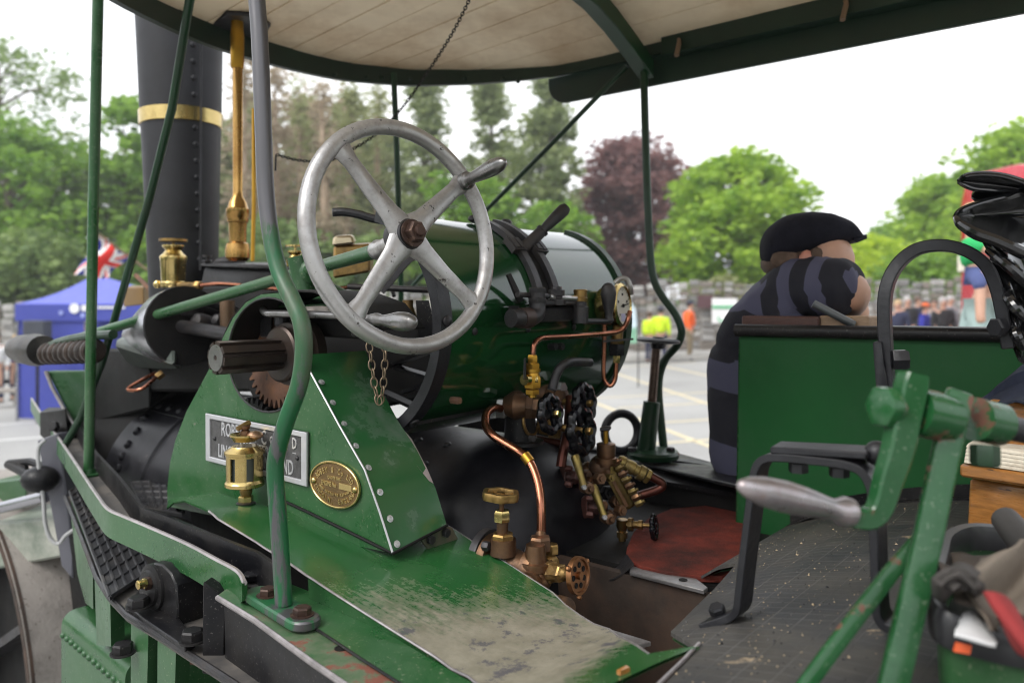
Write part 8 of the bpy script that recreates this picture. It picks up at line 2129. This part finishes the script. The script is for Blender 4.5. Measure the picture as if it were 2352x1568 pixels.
# sign boards and a feather banner by the wall
sg = empty('notice_board', P(1660, 780, 26.5), 'white notice board with green print on the stone wall', 'sign')
part('board', MB().box(P(1664, 714, 26.75), (.42, 0, 0), (0, .03, 0), (0, 0, .42)), m_white, sg, bevel=.01)
part('green_band', MB().box(P(1664, 705, 26.70), (.41, 0, 0), (0, .012, 0), (0, 0, .045)), mat('print_green', (.08, .45, .2), .6), sg)
part('green_logo', MB().torus(P(1658, 730, 26.71), (0, 1, 0), .12, .025, 20, 6, (.4, 3.4)), mat('print_green', None), sg)
sg2 = part('plaque', MB().box(P(1620, 692, 26.8), (.26, 0, 0), (0, .03, 0), (0, 0, .22)), mat('maroon_board', (.09, .04, .045), .6), None, bevel=.01)
tag(sg2, 'small dark maroon plaque on the stone wall beside the white notice', 'sign')
bnr = empty('feather_banner', P(1446, 790, 18), 'pale feather banner with a green foot behind the pressure gauge', 'banner')
bp2 = [P(x, y, 18) for x, y in ((1434, 788), (1462, 788), (1463, 740), (1460, 712), (1452, 696), (1444, 690), (1440, 720))]
part('sail', MB().prism(bp2, (0, .01, 0)), mat('banner_pale', (.55, .66, .72), .7), bnr)
part('green_foot', MB().prism([P(x, y, 17.98) for x, y in ((1434, 788), (1462, 788), (1462, 752), (1437, 758))], (0, .008, 0)), mat('banner_green', (.2, .42, .28), .7), bnr)
part('pole', MB().cyl(P(1466, 690, 18), V(P(1466, 690, 18).x, 18, gz(4) ), .015, 8), m_black, bnr)
# parked cars half hidden under the trees at the far left
for i, (px, c_, lab) in enumerate(((30, (.25, .35, .6), 'pale blue parked car under the trees at the far left'), (92, (.45, .45, .47), 'silver parked car under the trees above the gazebo'))):
    cy_ = 31.5; cx_ = (px - CX) / F * cy_; zc_ = ZC - (672 - HY) / F * cy_
    car = empty('parked_car', (cx_, cy_, zc_), lab, 'car', 'cars parked above the wall')
    mm = mat('car_paint_%s' % ('blue', 'silver')[i], c_, .3, coat=.4)
    part('body', MB().prism([V(cx_ + x, cy_, zc_ + z) for x, z in ((-1.9, .25), (1.9, .25), (1.95, .7), (1.5, .85), (.8, .95), (-1.1, .95), (-1.8, .85), (-1.95, .6))], (0, 1.6, 0)), mm, car, bevel=.05)
    part('cabin', MB().hexa([V(cx_ + x, cy_ + y, zc_ + z) for x, y, z in ((-1.1, .05, .95), (1.0, .05, .95), (1.0, 1.55, .95), (-1.1, 1.55, .95), (-.75, .2, 1.42), (.45, .2, 1.42), (.45, 1.4, 1.42), (-.75, 1.4, 1.42))]), m_glass, car, bevel=.04)
    for x in (-1.2, 1.2): part('wheel', MB().lathe(V(cx_ + x, cy_ - .02, zc_ + .3), (0, 1, 0), [(0, .2), (0, .31), (.2, .31), (.2, 0)], 16), m_black_dk, car)
    part('raised_ground', MB().box(V(cx_, cy_ + .8, zc_ - .5), (3, 0, 0), (0, 3, 0), (0, 0, .5)), m_bark, car) if False else None
# raised bank behind the wall that carries the trees and cars
bank = MB()
bx_ = [-60, -30, -14, -4, 4, 9]
for a, b in ((WY + .5, WY + 25),):
    r0 = bank.add([V(x, a, 1.55 + .02 * x - .15) for x in bx_]); r1 = bank.add([V(x, b, 2.0 + .02 * x) for x in bx_])
    for i in range(len(bx_) - 1): bank.face(r0 + i, r0 + i + 1, r1 + i + 1, r1 + i)
tag(part('grass_bank', bank, mat('bank_grass', (.05, .08, .02), .9, var=.3, vscale=1)), kind='structure')
# ---------------- thin summer haze over the whole place
hz = bpy.data.materials.new('haze_air'); hz.use_nodes = True
hn = hz.node_tree; hn.nodes.remove(hn.nodes['Principled BSDF'])
pv = hn.nodes.new('ShaderNodeVolumePrincipled'); pv.inputs['Color'].default_value = (.93, .95, 1, 1); pv.inputs['Density'].default_value = 0.0016; pv.inputs['Anisotropy'].default_value = 0.2
hn.links.new(pv.outputs[0], hn.nodes['Material Output'].inputs['Volume'])
hb_ = MB().box(V(0, 20, 9.5), (330, 0, 0), (0, 460, 0), (0, 0, 12.8))
tag(part('haze', hb_, hz), 'thin pale summer haze', kind='stuff')
